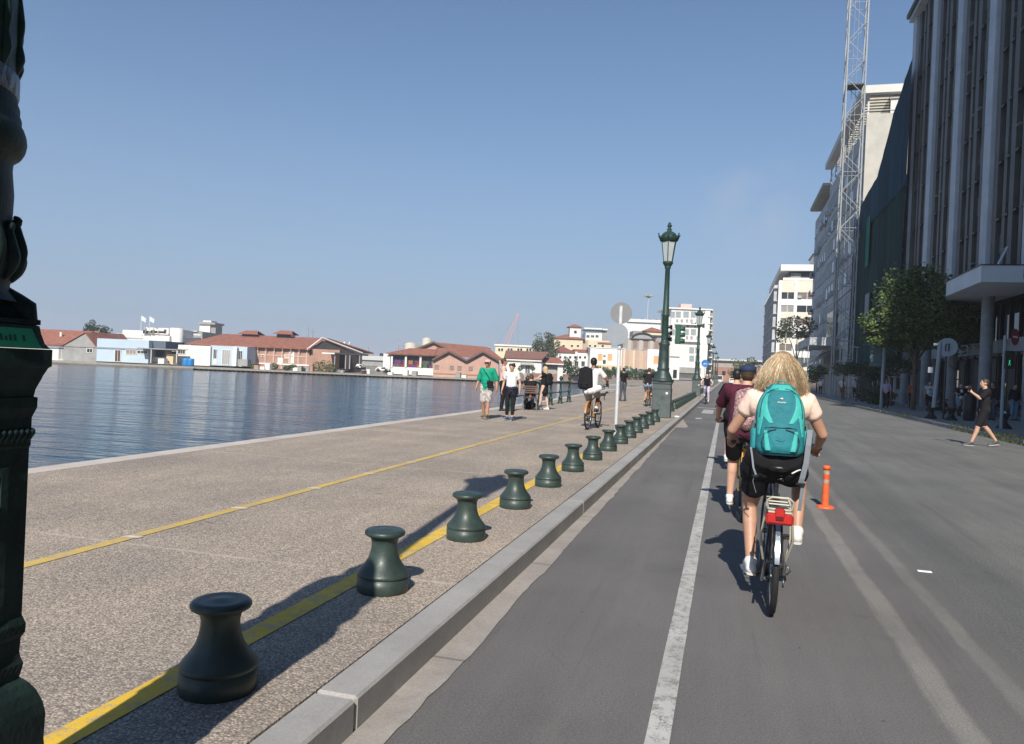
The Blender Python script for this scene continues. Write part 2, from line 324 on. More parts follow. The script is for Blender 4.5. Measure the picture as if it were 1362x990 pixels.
def water_material():
    mt, n, b, P, L = nodes('harbour_water', .11, .5)
    b.inputs['Base Color'].default_value = (.010, .045, .075, 1); b.inputs['IOR'].default_value = 1.33
    a = N_noise(n, L, P, 1.1, 3, .55, (.35, 1.6, 1)); c = N_noise(n, L, P, .22, 3, .5, (.5, 1.3, 1)); d = N_noise(n, L, P, 4.2, 3, .6, (.5, 1.4, 1))
    mp = n.nodes.new('ShaderNodeMapping'); mp.inputs['Rotation'].default_value = (0, 0, -PSI)
    h = N_math(n, L, 'ADD', N_math(n, L, 'MULTIPLY', a, .6), N_math(n, L, 'ADD', N_math(n, L, 'MULTIPLY', c, 1.1), N_math(n, L, 'MULTIPLY', d, .12)))
    N_bump(n, L, b, h, .65, .36); return mt

M_road = road_material(); M_prom = promenade_material(); M_kerb = concrete_material('kerb_concrete', (.29, .285, .275), (.41, .40, .385)); M_gutter = gutter_material(); M_water = water_material()
M_white_line = paint_material('worn_white_paint', (.50, .495, .475), (.17, .165, .16), .60, 14)
M_yellow_line = paint_material('worn_yellow_paint', (.80, .52, .05), (.40, .33, .25), .60, 12)
M_yellow_far = paint_material('faded_yellow_paint', (.66, .46, .09), (.42, .36, .28), .58, 12)
M_coping = concrete_material('coping_stone', (.46, .41, .37), (.62, .57, .52), streak=False)
M_quaywall = concrete_material('quay_wall_stone', (.10, .095, .085), (.22, .21, .19))
M_land = concrete_material('harbour_paving', (.25, .23, .20), (.36, .33, .29), streak=False)
M_pave = concrete_material('pavement_flags', (.20, .20, .20), (.29, .285, .28), streak=False)

# water to the horizon
struct('harbour_water', MB().quad((-4000, -200, -1.3), (600, -200, -1.3), (600, 5000, -1.3), (-4000, 5000, -1.3)), M_water)
# wide ground under the town on the right (front edge follows the quay)
E1 = shore_xyz(*[shore(660, 509, 157)[0]], 157, 0); E2 = shore_xyz(shore(783, 512, 182)[0], 182, 0)
gpoly = [(-5, -120), (900, -120), (900, 2500), (-700, 2500), (-330, 500), (-120, 240), (E1.x, E1.y), (E2.x, E2.y), (-9.4, 205), (-9.4, 90), (-5, 60)]
struct('town_ground', MB().prism(gpoly, -3, -.02), M_land)
# road surface
struct('road', MB().prism([(-1.40, -60), (8.1, -60), (8.1, 34), (8.35, 40), (8.1, 60), (8.1, 330), (-1.40, 330)], -.2, 0), M_road)
# the side street mouth on the right, level with the road
struct('side_street', MB().prism([(8.104, 14), (60, 14), (60, 24.5), (8.104, 24.5)], -.2, -.004), M_road)
# gutter strip: the asphalt edge over it is ragged
g = MB(); rnd = random.Random(3); ys = [-2+i*.11 for i in range(560)]; edge = []
for i, yy in enumerate(ys):
    w = -1.245 - .0065*max(0, yy-4) + .03*(noise.noise(Vector((yy*.9, 0, 0)))) + .018*noise.noise(Vector((yy*4, 3, 0))) + .01*noise.noise(Vector((yy*13, 7, 0)))
    if 23 < yy < 27.5: w += .30*min(1, (yy-23)/.15, (27.5-yy)/3.5)
    edge.append(min(w, -.9))
for i in range(len(ys)-1): g.quad((-1.47, ys[i], .005), (edge[i], ys[i], .005), (edge[i+1], ys[i+1], .005), (-1.47, ys[i+1], .005))
struct('gutter', g, M_gutter)
# cycle lane divider, and the small square patches on the lane
def strip(x0, x1, y0, y1, z, n=1, wob=0.004):
    g = MB(); k = max(1, int((y1-y0)/.35))
    for i in range(k):
        a = y0+(y1-y0)*i/k; c = y0+(y1-y0)*(i+1)/k; wa = [wob*noise.noise(Vector((q*2.3, s, 1))) for q in (a, c) for s in (0, 9)]
        g.quad((x0+wa[0], a, z), (x1+wa[1], a, z), (x1+wa[3], c, z), (x0+wa[2], c, z))
    return g
struct('lane_line', strip(-.262, -.160, -2, 88, .004), M_white_line)
for i, (x0, x1, y0, y1) in enumerate(((-.95, -.48, 33, 36.8), (-1.30, -.28, 38.6, 39.2), (-1.02, -.80, 28.3, 29.2))):
    struct('lane_patch', strip(x0, x1, y0, y1, .0045), M_white_line)
# kerb: long cast stones with open joints
kb = thing('kerb', '', ''); kb['kind'] = 'structure'
cuts = [-8.0, -2.3, 2.87] + [2.87+5.2*i for i in range(1, 12)]
for a, c in zip(cuts[:-1], cuts[1:]):
    part('kerbstone', MB().bbox(-1.595, -1.405, a+.006, c-.006, -.12, .142+random.uniform(-.002, .002), .012), M_kerb, kb)
part('kerbstone', MB().bbox(-1.595, -1.405, cuts[-1]+.006, 330, -.12, .142, .012), M_kerb, kb)
# promenade deck and quay edge
pp = [(-1.602, -40), (-1.602, 330), (-9.1, 330), (-9.1, 62), (-7.62, 34), (-7.32, 22), (-7.32, -40)]
struct('promenade', MB().prism(pp, -.5, .135), M_prom)
qc = MB(); ql = [(-7.32, -40), (-7.32, 22), (-7.62, 34), (-9.1, 62), (-9.1, 205)]
for (xa, ya), (xb, yb) in zip(ql[:-1], ql[1:]): qc.prism([(xa-.33, ya), (xa+.0, ya), (xb+.0, yb), (xb-.33, yb)], -.35, .137)
struct('quay_coping', qc, M_coping)
qw = MB()
for (xa, ya), (xb, yb) in zip(ql[:-1], ql[1:]): qw.prism([(xa-.22, ya), (xa-.05, ya), (xb-.05, yb), (xb-.22, yb)], -3, -.352)
struct('quay_wall', qw, M_quaywall)
# yellow lines
struct('yellow_line', strip(-2.285, -2.15, -3, 60, .1392), M_yellow_line)
struct('yellow_line', strip(-4.285, -4.185, -3, 60, .1392), M_yellow_far)
g = MB()
for i in range(22):
    y0 = 2.13+1.32*i; g.quad((-4.30, y0-.04, .1405), (-4.16, y0-.02, .1405), (-4.15, y0+.045, .1405), (-4.29, y0+.03, .1405))
struct('line_gap', g, mat('pale_mortar', (.60, .56, .5), .9, var=.2, scale=20))
# right-hand pavement and its kerb
pv = [(8.27, 24.6), (8.27, 34), (8.52, 40), (8.27, 60), (8.27, 330), (60, 330), (60, 24.6)]
struct('pavement', MB().prism(pv, -.3, .13), M_pave)
struct('pavement', MB().prism([(8.27, -60), (8.27, 13.9), (60, 13.9), (60, -60)], -.3, .13), M_pave)
k2 = thing('kerb', '', ''); k2['kind'] = 'structure'
def kx(y): return 8.1 + (.25*max(0, 1-abs(y-40)/6) if 34 < y < 60 else 0)
M_kerb2 = concrete_material('old_kerb_stone', (.17, .165, .155), (.34, .325, .30))
yy = 24.6
for i in range(40):
    yn = yy + 1.5; c = part('kerbstone', MB().bbox(kx(yy), kx(yy)+.168, yy+.008, yn-.008, -.1, .135+random.uniform(-.01, .012), .015), M_kerb2, k2); yy = yn
part('kerbstone', MB().bbox(8.1, 8.268, yy+.008, 330, -.1, .135, .015), M_kerb2, k2)
# weeds and litter along the far kerb
g = MB(); rnd = random.Random(5)
for i in range(900):
    y = rnd.choice([rnd.uniform(24.6, 32), rnd.uniform(38, 75), rnd.gauss(26.2, .8)]); x = 8.08 + rnd.uniform(-.12, .22) + (0.05 if y > 34 else 0); h = rnd.uniform(.03, .13); a = rnd.uniform(0, 6.28); z0 = .0 if x < 8.09 else .13
    dx, dy = .03*math.cos(a), .03*math.sin(a); g.add([(x-dx, y-dy, z0), (x+dx, y+dy, z0), (x+rnd.uniform(-.05, .05), y+rnd.uniform(-.05, .05), z0+h)], [(0, 1, 2)])
tag(link('weeds', g.mesh('weeds', mat('weed_green', (.07, .085, .03), .8, var=.5, scale=8))), 'short dry weeds and leaf litter growing along the far kerb', 'weeds', kind='stuff')
# ================================================================== BOLLARDS, LAMPS, SIGNS, RAILING
M_green = mat('bollard_green_paint', (.033, .054, .049), .45, var=.30, scale=7, bump=.07, bscale=70, spec=.45, coat=.05)
M_green2 = mat('lamp_green_paint', (.022, .055, .045), .48, var=.35, scale=6, bump=.15, bscale=40, spec=.35)
M_ped = mat('pedestal_grey_green', (.075, .098, .10), .6, var=.22, scale=4, bump=.2, bscale=50)
M_dark = mat('blackish_iron_paint', (.017, .034, .032), .58, var=.4, scale=8, bump=.15, bscale=50, spec=.2)
M_glass_lamp = mat('frosted_lantern_glass', (.42, .47, .48), .35, var=.08, scale=5)
M_galv = mat('galvanised_steel', (.42, .44, .46), .45, metal=.6, var=.12, scale=20)
M_galv_w = mat('pale_grey_post_paint', (.48, .50, .52), .5, var=.12, scale=12)
M_black = mat('black_plastic', (.012, .012, .013), .4, var=.2, scale=12)
BP = [(.152, 0), (.157, .006), (.157, .088), (.150, .092), (.150, .098), (.157, .103), (.157, .116), (.150, .128), (.132, .152), (.112, .18), (.096, .21), (.085, .245), (.079, .28), (.078, .312), (.083, .336), (.092, .352), (.110, .360), (.120, .367), (.1235, .377), (.121, .389), (.111, .398), (.09, .401), (.066, .397), (.04, .402), (.0, .405)]
def bollard(loc, label, grp='green mooring-style bollards along the kerb', m_=None):
    t = thing('bollard', label, 'bollard', loc, random.uniform(0, 6), grp); t.scale = (1, 1, .93)
    body = MB().lathe([p for p in BP if p[1] >= .098], 40, cap=False); foot = MB().lathe([(.0, 0)]+[p for p in BP if p[1] <= .098], 40, cap=False)
    part('shaft', body, m_ or M_green, t); part('foot_ring', foot, m_ or M_green, t); return t
ordn = ['nearest', 'second', 'third', 'fourth', 'fifth', 'sixth', 'seventh', 'eighth', 'ninth', 'tenth', 'eleventh', 'twelfth', 'thirteenth', 'fourteenth']
b0 = None; bs_y = [2.76+1.553*i for i in range(14)]
xtra = {0: 'nearest green bollard, mostly in the shadow of the ornate lamp post', 1: 'second green bollard from the camera, lit, with the lamp shadow meeting its left side', 2: 'third green bollard from the camera, the lamp pole shadow running up behind it', 3: 'fourth green bollard from the camera, the lantern shadow lying behind it'}
for i, y in enumerate(bs_y):
    lb = xtra.get(i, '%s green bollard from the camera in the row along the kerb' % ordn[i])
    if b0 is None: b0 = bollard((-1.985, y, .135), lb)
    else: q_ = dup(b0, (-1.985+.02*math.sin(i), y, .135), rz=i*1.3, label=lb); q_.rotation_euler = (.012*math.sin(2.1*i), .015*math.cos(1.7*i), i*1.3)
# beyond the lamp: one by the signal post, then the run of them towards the next lamp
for i in range(18):
    y = 31.2+1.31*i if i else 30.3
    dup(b0, (-2.03, y, .135), label='%s bollard counted beyond the grey lamp pedestal towards the next lamp' % (ordn+['fifteenth', 'sixteenth', 'seventeenth', 'eighteenth'])[i])
for i in range(14):
    dup(b0, (-2.03, 58.3+1.95*i, .135), label='%s tiny far bollard beyond the second grey lamp pedestal' % ordn[i], group='far bollards beyond the second pedestal')

# ---------------- street lamps
def lantern(t, z, k=1., mg=None):
    mg = mg or M_green2
    g = MB().lathe([(.0, 0), (.05*k, 0), (.062*k, .05), (.12*k, .13), (.165*k, .20), (.175*k, .24), (.15*k, .25)], 24, (0, 0, z)); part('lantern_cup', g, mg, t)
    gl = MB().lathe([(.148*k, .245), (.248*k, .92)], 6, (0, 0, z), smooth=False); o = part('lantern_glass', gl, M_glass_lamp, t)
    fr = MB()
    for i in range(6):
        a = 2*math.pi*(i+.5)/6; fr.tube([(.152*k*math.cos(a), .152*k*math.sin(a), z+.24), (.255*k*math.cos(a), .255*k*math.sin(a), z+.93)], .016*k, 6)
    for rr, zz in ((.16, .25), (.255, .92)):
        fr.tube([(rr*k*math.cos(2*math.pi*(i+.5)/6), rr*k*math.sin(2*math.pi*(i+.5)/6), z+zz) for i in range(6)], .018*k, 6, closed=True)
    part('lantern_frame', fr, mg, t)
    cr = MB().lathe([(.0, .92), (.27*k, .92), (.30*k, .95), (.315*k, 1.0), (.33*k, 1.02), (.33*k, 1.06), (.27*k, 1.085), (.25*k, 1.13), (.2*k, 1.19), (.13*k, 1.235), (.075*k, 1.26), (.07*k, 1.30), (.09*k, 1.32), (.06*k, 1.345), (.04*k, 1.37), (.06*k, 1.40), (.085*k, 1.42), (.045*k, 1.45), (.03*k, 1.48), (.055*k, 1.505), (.03*k, 1.54), (0, 1.56)], 24, (0, 0, z))
    for i in range(6):
        a = 2*math.pi*(i+.5)/6; c, s_ = math.cos(a), math.sin(a); cr.capsule((.31*k*c, .31*k*s_, z+1.0), .035, (.375*k*c, .375*k*s_, z+1.13), .018, 8); cr.ball((.385*k*c, .385*k*s_, z+1.15), .026, 8)
        a2 = 2*math.pi*i/6; cr.ball((.32*k*math.cos(a2), .32*k*math.sin(a2), z+1.09), .04, 8)
    for i in range(5):
        a = 2*math.pi*i/5; cr.ball((.055*math.cos(a), .055*math.sin(a), z+1.45), (.02, .02, .035), 6)
    part('lantern_crown', cr, mg, t)
def scribble(t, face, mats, seed, n=5):
    rnd = random.Random(seed); g = MB()
    for j in range(n):
        pts = []; u, v, a = rnd.uniform(-.14, .1), rnd.uniform(.42, .72), rnd.uniform(0, 6)
        for i in range(14): a += rnd.uniform(-.2, 1.1); u += .022*math.cos(a); v += .028*math.sin(a); pts.append(face(max(-.2, min(.2, u)), v))
        g.tube(pts, .0045, 4, flat=.6)
    part('graffiti', g, mats, t, label='scrawled paint tag')
def street_lamp(loc, label, grp='green street lamps on grey pedestals', detail=True):
    t = thing('street_lamp', label, 'street lamp', loc, 0, grp)
    h = .30
    g = MB().bbox(-h, h, -h, h, 0, .94, .02).bbox(-h+.015, h-.015, -h+.015, h-.015, .938, 1.17, .012); g.bbox(-h-.012, h+.012, -h-.012, h+.012, .93, .955, .008)
    part('pedestal', g, M_ped, t)
    part('pedestal_cap', MB().bbox(-h-.01, h+.01, -h-.01, h+.01, 1.10, 1.17, .012), mat('pedestal_cap_paint', (.045, .065, .068), .55, var=.2), t)
    if detail: scribble(t, lambda u, v: (u, -h-.002, v), mat('graffiti_grey', (.035, .045, .055), .7), 4); part('sticker', MB().lathe([(.045, 0), (.045, .003), (0, .003)], 14, M=Matrix.Translation((.17, -h-.001, .80)) @ Matrix.Rotation(R(90), 4, 'X')), mat('sticker_white', (.7, .7, .68), .5), t)
    part('base_bell', MB().lathe([(.34, 1.17), (.36, 1.20), (.36, 1.24), (.30, 1.27), (.29, 1.31), (.25, 1.40), (.20, 1.50), (.185, 1.56), (.20, 1.58), (.20, 1.62), (.175, 1.65), (.17, 1.90), (.16, 2.15), (.155, 2.35), (.185, 2.40), (.175, 2.44), (.125, 2.47), (.11, 2.52)], 28, cap=False), M_green2 if not detail else mat('lamp_base_green', (.030, .052, .050), .45, var=.3, scale=6, bump=.2, bscale=40), t)
    part('pole', MB().lathe([(.11, 2.5), (.105, 3.3), (.12, 3.32), (.12, 3.38), (.103, 3.4), (.085, 4.2), (.075, 4.86), (.085, 4.87), (.10, 4.90), (.10, 4.96), (.07, 4.99), (.06, 5.0), (.09, 5.02), (.09, 5.05), (.05, 5.08)], 22, cap=False), M_green2, t)
    lantern(t, 4.84, .98); t.scale = (1, 1, 1)
    return t
L2 = street_lamp((-2.0, 25.5, .135), 'tall green street lamp on a grey pedestal with graffiti, nearest of the distant lamps')
for i, Y in enumerate((56.4, 87.2, 118, 149, 180)):
    dup(L2, (-2.03, Y, .135), label=['green street lamp behind the oncoming cyclist, second on a grey pedestal', 'green street lamp rising behind the blue round sign', 'slender far green lamp, fourth along the kerb', 'fifth far green lamp along the kerb, in front of the white block edge', 'farthest green lamp of the row, near the brick building'][i])
# thin railing/low box run between the pedestals in the distance is made by the bollards themselves

# ---------------- near ornate lamp (left edge)
t = thing('ornate_street_lamp', 'huge ornate dark green lamp post cut by the left edge, green label on its cap', 'street lamp', (-1.885, 1.33, .135)); t.scale = (.76, .76, 1)
def sqprof(prof, M=None, seg=4, rad=.0):
    g = MB(); vs = []; fs = []
    for h_, z_ in prof:
        for sx_, sy_ in ((-1, -1), (1, -1), (1, 1), (-1, 1)): vs.append((sx_*h_, sy_*h_, z_))
    for j in range(len(prof)-1):
        for i in range(4): k = (i+1) % 4; fs.append((4*j+i, 4*j+k, 4*j+4+k, 4*j+4+i))
    n_ = len(vs); fs += [(3, 2, 1, 0), (n_-4, n_-3, n_-2, n_-1)]; return g.add(vs, fs)
part('plinth', sqprof([(.33, 0), (.33, .30), (.321, .39), (.323, .455), (.316, .485), (.302, .517), (.285, .54), (.267, .555), (.272, .577), (.274, .59), (.268, .605), (.265, .62), (.267, .655), (.275, .668), (.276, .69), (.267, .712)]), M_dark, t)
part('pedestal', sqprof([(.267, .71), (.268, 1.135)]), M_dark, t)
pn = MB()
for (ax, sg) in (('x', 1), ('y', -1)):
    for (u0, u1, z0, z1) in ((-.19, -.165, .75, 1.09), (.165, .19, .75, 1.09), (-.165, .165, .75, .775), (-.165, .165, 1.065, 1.09)):
        if ax == 'x': pn.box(.266, .276, u0, u1, z0, z1)
        else: pn.box(u0, u1, -.276, -.266, z0, z1)
part('panel_moulding', pn, M_dark, t)
rb = MB()
def rope(g, h_, z_, r_):
    n_ = 26
    for s_ in range(4):
        for i in range(n_):
            u = -h_+2*h_*(i+.5)/n_; p = [(u, -h_), (h_, u), (u, h_), (-h_, u)][s_]; d = .009
            q = [(d, 0), (0, d), (d, 0), (0, d)][s_]
            g.capsule((p[0]-q[0], p[1]-q[1], z_-r_*.45), r_*.62, (p[0]+q[0], p[1]+q[1], z_+r_*.45), r_*.62, 6)
rope(rb, .273, 1.165, .018); rope(rb, .27, .68, .012); rope(rb, .268, .583, .012); part('rope_moulding', rb, M_dark, t, kind='stuff')
part('pedestal_cornice', sqprof([(.268, 1.134), (.271, 1.14), (.271, 1.21), (.281, 1.235), (.281, 1.26), (.273, 1.262), (.276, 1.28), (.284, 1.30), (.287, 1.306), (.290, 1.315), (.300, 1.335), (.307, 1.34), (.307, 1.382)]), M_dark, t)
part('sloping_cap', sqprof([(.303, 1.383), (.291, 1.396), (.283, 1.42), (.279, 1.44), (.25, 1.446)]), mat('cap_green_paint', (.02, .06, .05), .4, var=.4, scale=8, bump=.3), t)
lbm = mat('green_label', (.04, .42, .20), .5, var=.15, scale=9)
pl = MB(); pl.add([(-.25, -.3075, 1.384), (.262, -.3075, 1.384), (.243, -.2865, 1.432), (-.25, -.2865, 1.432)], [(0, 1, 2, 3)]); pl.add([(.3075, -.25, 1.384), (.3075, .262, 1.384), (.2865, .243, 1.432), (.2865, -.25, 1.432)], [(0, 1, 2, 3)])
lab = part('paper_label', pl, lbm, t, label='torn bright green label')
wl = MB(); rnd = random.Random(2)
for i in range(26):
    u = -.2+.016*i; 
    if i % 5 == 4: continue
    for fx in (0, 1):
        A = lambda uu, zz: ((uu, -.3082+.4375*(zz-1.384), zz) if fx == 0 else (.3082-.4375*(zz-1.384), uu, zz))
        hh = rnd.uniform(.010, .016); pl2 = [A(u, 1.400), A(u+.010, 1.400), A(u+.010, 1.400+hh), A(u, 1.400+hh)]; wl.add(pl2, [(0, 1, 2, 3)])
part('label_print', wl, mat('label_print', (.015, .12, .07), .5), lab, kind='stuff')
# shoulder scrolls, bell, leaf drum and lower column
part('shoulder', sqprof([(.262, 1.44), (.281, 1.443), (.281, 1.455), (.262, 1.458), (.249, 1.483), (.237, 1.50), (.226, 1.512), (.18, 1.516)]), M_dark, t)
sc = MB()
for i in range(4):
    a = math.pi/4+i*math.pi/2; c, s_ = math.cos(a), math.sin(a)
    sc.tube([(c*.36, s_*.36, 1.45), (c*.355, s_*.355, 1.475), (c*.33, s_*.33, 1.49), (c*.29, s_*.29, 1.51), (c*.27, s_*.27, 1.53)], [.03, .036, .03, .028, .02], 12)
    a += math.pi/4; c, s_ = math.cos(a), math.sin(a); sc.ball((c*.26, s_*.26, 1.49), (.05, .05, .04), 14)
part('scroll', sc, M_dark, t, kind='stuff')
part('leaf_drum', MB().lathe([(.335, 1.495), (.322, 1.508), (.308, 1.52), (.307, 1.538), (.314, 1.556), (.328, 1.575), (.331, 1.60), (.325, 1.63), (.316, 1.66), (.308, 1.69), (.306, 1.73)], 48, cap=False), M_dark, t)
lf = MB()
def smooth(pts, rr, n=4):
    P_, R_ = [], []
    for i in range(len(pts)-1):
        p0, p1, p2, p3 = [Vector(pts[max(0, min(len(pts)-1, i+k))]) for k in (-1, 0, 1, 2)]
        for j in range(n): u = j/n; P_.append(.5*((2*p1)+(p2-p0)*u+(2*p0-5*p1+4*p2-p3)*u*u+(3*p1-p0-3*p2+p3)*u**3)); R_.append(rr[i]+(rr[i+1]-rr[i])*u)
    return P_+[Vector(pts[-1])], R_+[rr[-1]]
for i in range(26):
    a = 2*math.pi*i/26; c, s_ = math.cos(a), math.sin(a); off = .02 if i % 2 else 0
    lf.tube(*smooth([(c*.308, s_*.308, 1.548), (c*.326, s_*.326, 1.575), (c*.332, s_*.332, 1.60+off), (c*.323, s_*.323, 1.64+off), (c*.318, s_*.318, 1.665+off), (c*.326, s_*.326, 1.675+off), (c*.312, s_*.312, 1.685+off)], [.006, .018, .024, .018, .014, .012, .004]), 10)
part('acanthus_leaf', lf, M_dark, t, kind='stuff')
part('lower_column', MB().lathe([(.307, 1.70), (.309, 1.76), (.302, 1.82), (.304, 1.843), (.312, 1.848), (.326, 1.857), (.336, 1.872), (.3395, 1.888), (.337, 1.905), (.330, 1.92), (.322, 1.93), (.322, 1.945), (.316, 1.955), (.316, 1.972), (.309, 1.985), (.309, 2.0)], 56, cap=False), M_dark, t)
part('silver_band', MB().lathe([(.309, 1.995), (.313, 2.0), (.313, 2.045), (.309, 2.05)], 48, cap=False), mat('duct_tape_silver', (.11, .13, .14), .35, metal=.4, bump=.4, bscale=30), t)
fl = MB(); fl.lathe([(.307, 2.045), (.308, 2.12), (.306, 2.24), (.300, 2.32), (.25, 2.36), (.2, 2.40), (.165, 2.50), (.185, 2.54), (.19, 2.58), (.165, 2.62), (.13, 2.72), (.12, 2.9)], 48, cap=False)
for i in range(18):
    a = 2*math.pi*i/18; c, s_ = math.cos(a), math.sin(a); fl.tube(*smooth([(c*.30, s_*.30, 2.05), (c*.310, s_*.310, 2.09), (c*.306, s_*.306, 2.13), (c*.310, s_*.310, 2.18), (c*.296, s_*.296, 2.30)], [.008, .018, .012, .014, .004]), 10)
part('fluted_column', fl, M_green2, t)
part('pole', MB().lathe([(.12, 2.88), (.10, 2.95), (.095, 3.4), (.11, 3.42), (.11, 3.47), (.09, 3.5), (.075, 4.3), (.065, 4.86), (.085, 4.88), (.10, 4.92), (.10, 4.96), (.07, 4.99), (.05, 5.08)], 22, cap=False), M_green2, t)
lantern(t, 4.84, 1.30)
sg = MB(); rnd = random.Random(11)
for pts in ([(-.02, .95), (.03, 1.0), (.06, .93), (.10, 1.02), (.11, .95), (.14, 1.01)], [(.04, .90), (.13, .83)], [(-.1, .80), (-.02, .84), (.05, .82), (.08, .78), (.06, .745), (0, .73)], [(.02, .70), (.07, .72), (.1, .68), (.08, .62), (.0, .60), (-.06, .63)], [(-.12, .95), (-.08, .9), (-.14, .85)]):
    sg.tube([(x_, -.2765, z_) for x_, z_ in pts], .008, 5, flat=.5); sg.tube([(.2765, x_, z_) for x_, z_ in pts], .008, 5, flat=.5)
part('graffiti', sg, mat('graffiti_pale', (.10, .13, .145), .6, var=.3, scale=30), t, label='pale scrawled graffiti')

# ---------------- round sign seen from behind, on a thin pole
def disc(r, th=.004, seg=36): return MB().lathe([(0, -th), (r, -th), (r, th), (0, th)], seg, M=Matrix.Rotation(R(90), 4, 'X'), smooth=False)
M_signback = mat('sign_back_grey', (.22, .23, .235), .45, metal=.3, var=.06, scale=6)
M_signback2 = mat('sign_back_pale', (.27, .30, .34), .45, var=.06, scale=6)
t = thing('traffic_sign', 'thin grey pole carrying two round signs seen from behind, among the bollards', 'traffic sign', (-2.07, 15.24, .135))
part('pole', MB().lathe([(.034, 0), (.034, 2.72), (.0, 2.73)], 14), M_galv_w, t)
o = part('sign_disc', disc(.215), M_signback, t, label='upper darker grey disc'); o.location = (-.0, .045, 2.585)
o = part('sign_disc', disc(.215), M_signback2, t, label='lower paler disc'); o.location = (-.045, -.055, 2.16)
part('bracket', MB().box(-.04, .04, -.04, .045, 2.16, 2.19).box(-.04, .04, -.04, .045, 1.86, 1.89), M_galv, t)
o = part('clamp', MB().bbox(-.075, .02, -.042, .0, 2.02, 2.07, .005), mat('white_paint', (.75, .75, .73), .5, var=.05), t)
# pale signal post with traffic light behind the lamp
t = thing('traffic_light', 'white post with dark green traffic light heads behind the lamp pedestal', 'traffic light', (-2.16, 29.6, .135))
part('pole', MB().lathe([(.06, 0), (.06, 3.6), (0, 3.62)], 14), M_galv_w, t)
sgm = mat('signal_green_housing', (.02, .085, .06), .45, var=.2)
for hx, hz in ((.33, 2.95), (-.15, 3.0)):
    hd = part('signal_head', MB().bbox(hx-.10, hx+.10, -.09, .09, hz-.35, hz+.38, .02, M=None), sgm if hx > 0 else M_black, t)
    vz = MB()
    for k in range(3): vz.lathe([(.08, 0), (.085, .16), (.075, .16), (.07, 0)], 12, M=Matrix.Translation((hx+.10, 0, hz+.22-.23*k)) @ Matrix.Rotation(R(90), 4, 'Y'), cap=False)
    part('visor', vz, sgm if hx > 0 else M_black, t); 
part('bracket', MB().tube([(0, 0, 3.2), (.25, 0, 3.2)], .02, 6).tube([(0, 0, 2.75), (.25, 0, 2.75)], .02, 6).tube([(0, 0, 3.1), (-.15, 0, 3.1)], .02, 6), M_galv, t)
# blue round sign
M_blue = mat('sign_blue', (.02, .16, .50), .4, var=.05)
t = thing('traffic_sign', 'blue round sign with a white bicycle mark on a post beyond the second lamp', 'traffic sign', (-1.9, 71.5, .135))
part('pole', MB().lathe([(.045, 0), (.045, 3.0)], 10), M_galv_w, t)
o = part('sign_disc', disc(.33), M_blue, t); o.location = (0, -.05, 2.62)
bk = MB().ring((-.10, -.062, 2.55), .07, .010, 'y', 14, 4).ring((.10, -.062, 2.55), .07, .010, 'y', 14, 4).tube([(-.10, -.062, 2.55), (-.04, -.062, 2.66), (.07, -.062, 2.66), (.10, -.062, 2.55)], .012, 4).tube([(-.04, -.062, 2.66), (0, -.062, 2.55), (-.1, -.062, 2.55)], .012, 4)
part('bicycle_mark', bk, mat('sign_white', (.8, .8, .8), .5, var=.02), t)
# delineator post
M_or = mat('delineator_orange', (.78, .13, .035), .5, var=.18, scale=14)
t = thing('lane_post', 'orange flexible post with two faded reflective bands standing on the dusty line', 'lane post', (1.22, 10.0, 0))
part('foot', MB().lathe([(.105, 0), (.105, .012), (.085, .026), (.05, .032)], 24), M_or, t)
part('post', MB().lathe([(.043, .03), (.040, .1), (.037, .30), (.037, .47), (.042, .472), (.046, .48), (.046, .50), (.035, .512), (0, .515)], 20), M_or, t)
part('reflective_band', MB().lathe([(.0392, .30), (.0392, .345)], 20, cap=False), mat('band_tan', (.42, .30, .22), .4, var=.3, scale=30), t)
part('reflective_band', MB().lathe([(.0392, .405), (.0392, .455)], 20, cap=False), mat('band_tan', (.42, .30, .22)), t)
part('rib', MB().ring((0, 0, .385), .039, .005, 'z', 20, 5).ring((0, 0, .36), .039, .004, 'z', 20, 5).ring((0, 0, .19), .04, .003, 'z', 20, 5), M_or, t)
# cat's eye and a scrap of litter on the road
single('paper_scrap', MB().bbox(-.055, .055, -.02, .02, 0, .012, .005), mat('paper_white', (.8, .8, .78), .7), 'small white scrap lying on the road beside the dusty lines', 'litter', loc=(1.63, 6.97, .002))
single('crumpled_paper', MB().ball((0, 0, .03), (.1, .08, .035), 8), mat('paper_white', (.8, .8, .78), .7), 'small pale block lying on the kerb edge near the grey pedestal', 'litter', loc=(-1.52, 25.9, .14))
# ---------------- quay railing
def rail_post(loc, label):
    t = thing('railing_post', label, 'railing post', loc, 0, 'green cast iron railing posts at the quay edge')
    part('shaft', MB().lathe([(.11, 0), (.11, .05), (.085, .07), (.085, .22), (.095, .24), (.07, .27), (.05, .33), (.045, .42), (.06, .46), (.075, .50), (.06, .54), (.045, .58), (.042, .80), (.055, .83), (.075, .86), (.075, .93), (.055, .96), (.04, .99)], 16), M_green2, t)
    part('finial', MB().lathe([(.04, .99), (.07, 1.02), (.085, 1.07), (.07, 1.12), (.04, 1.15), (.02, 1.17), (0, 1.18)], 16), M_green2, t); return t
rp = rail_post((-6.68, 24.0, .135), 'railing post hidden behind the couple by the quay')
rail_pts = [24.0, 25.95, 27.9, 29.85, 31.75, 33.65]
for i, y in enumerate(rail_pts[1:]): dup(rp, (-6.68-.01*i, y, .135), label=['railing post just behind the seated woman', 'railing post beside the blonde woman in black', 'first clear railing post right of the blonde woman', 'middle railing post between blonde woman and cyclist', 'railing post next to the cyclist with the rucksack'][i])
t = thing('railing_rail', 'dark green double rail linking the quay posts', 'railing', (-6.68, 24, .135))
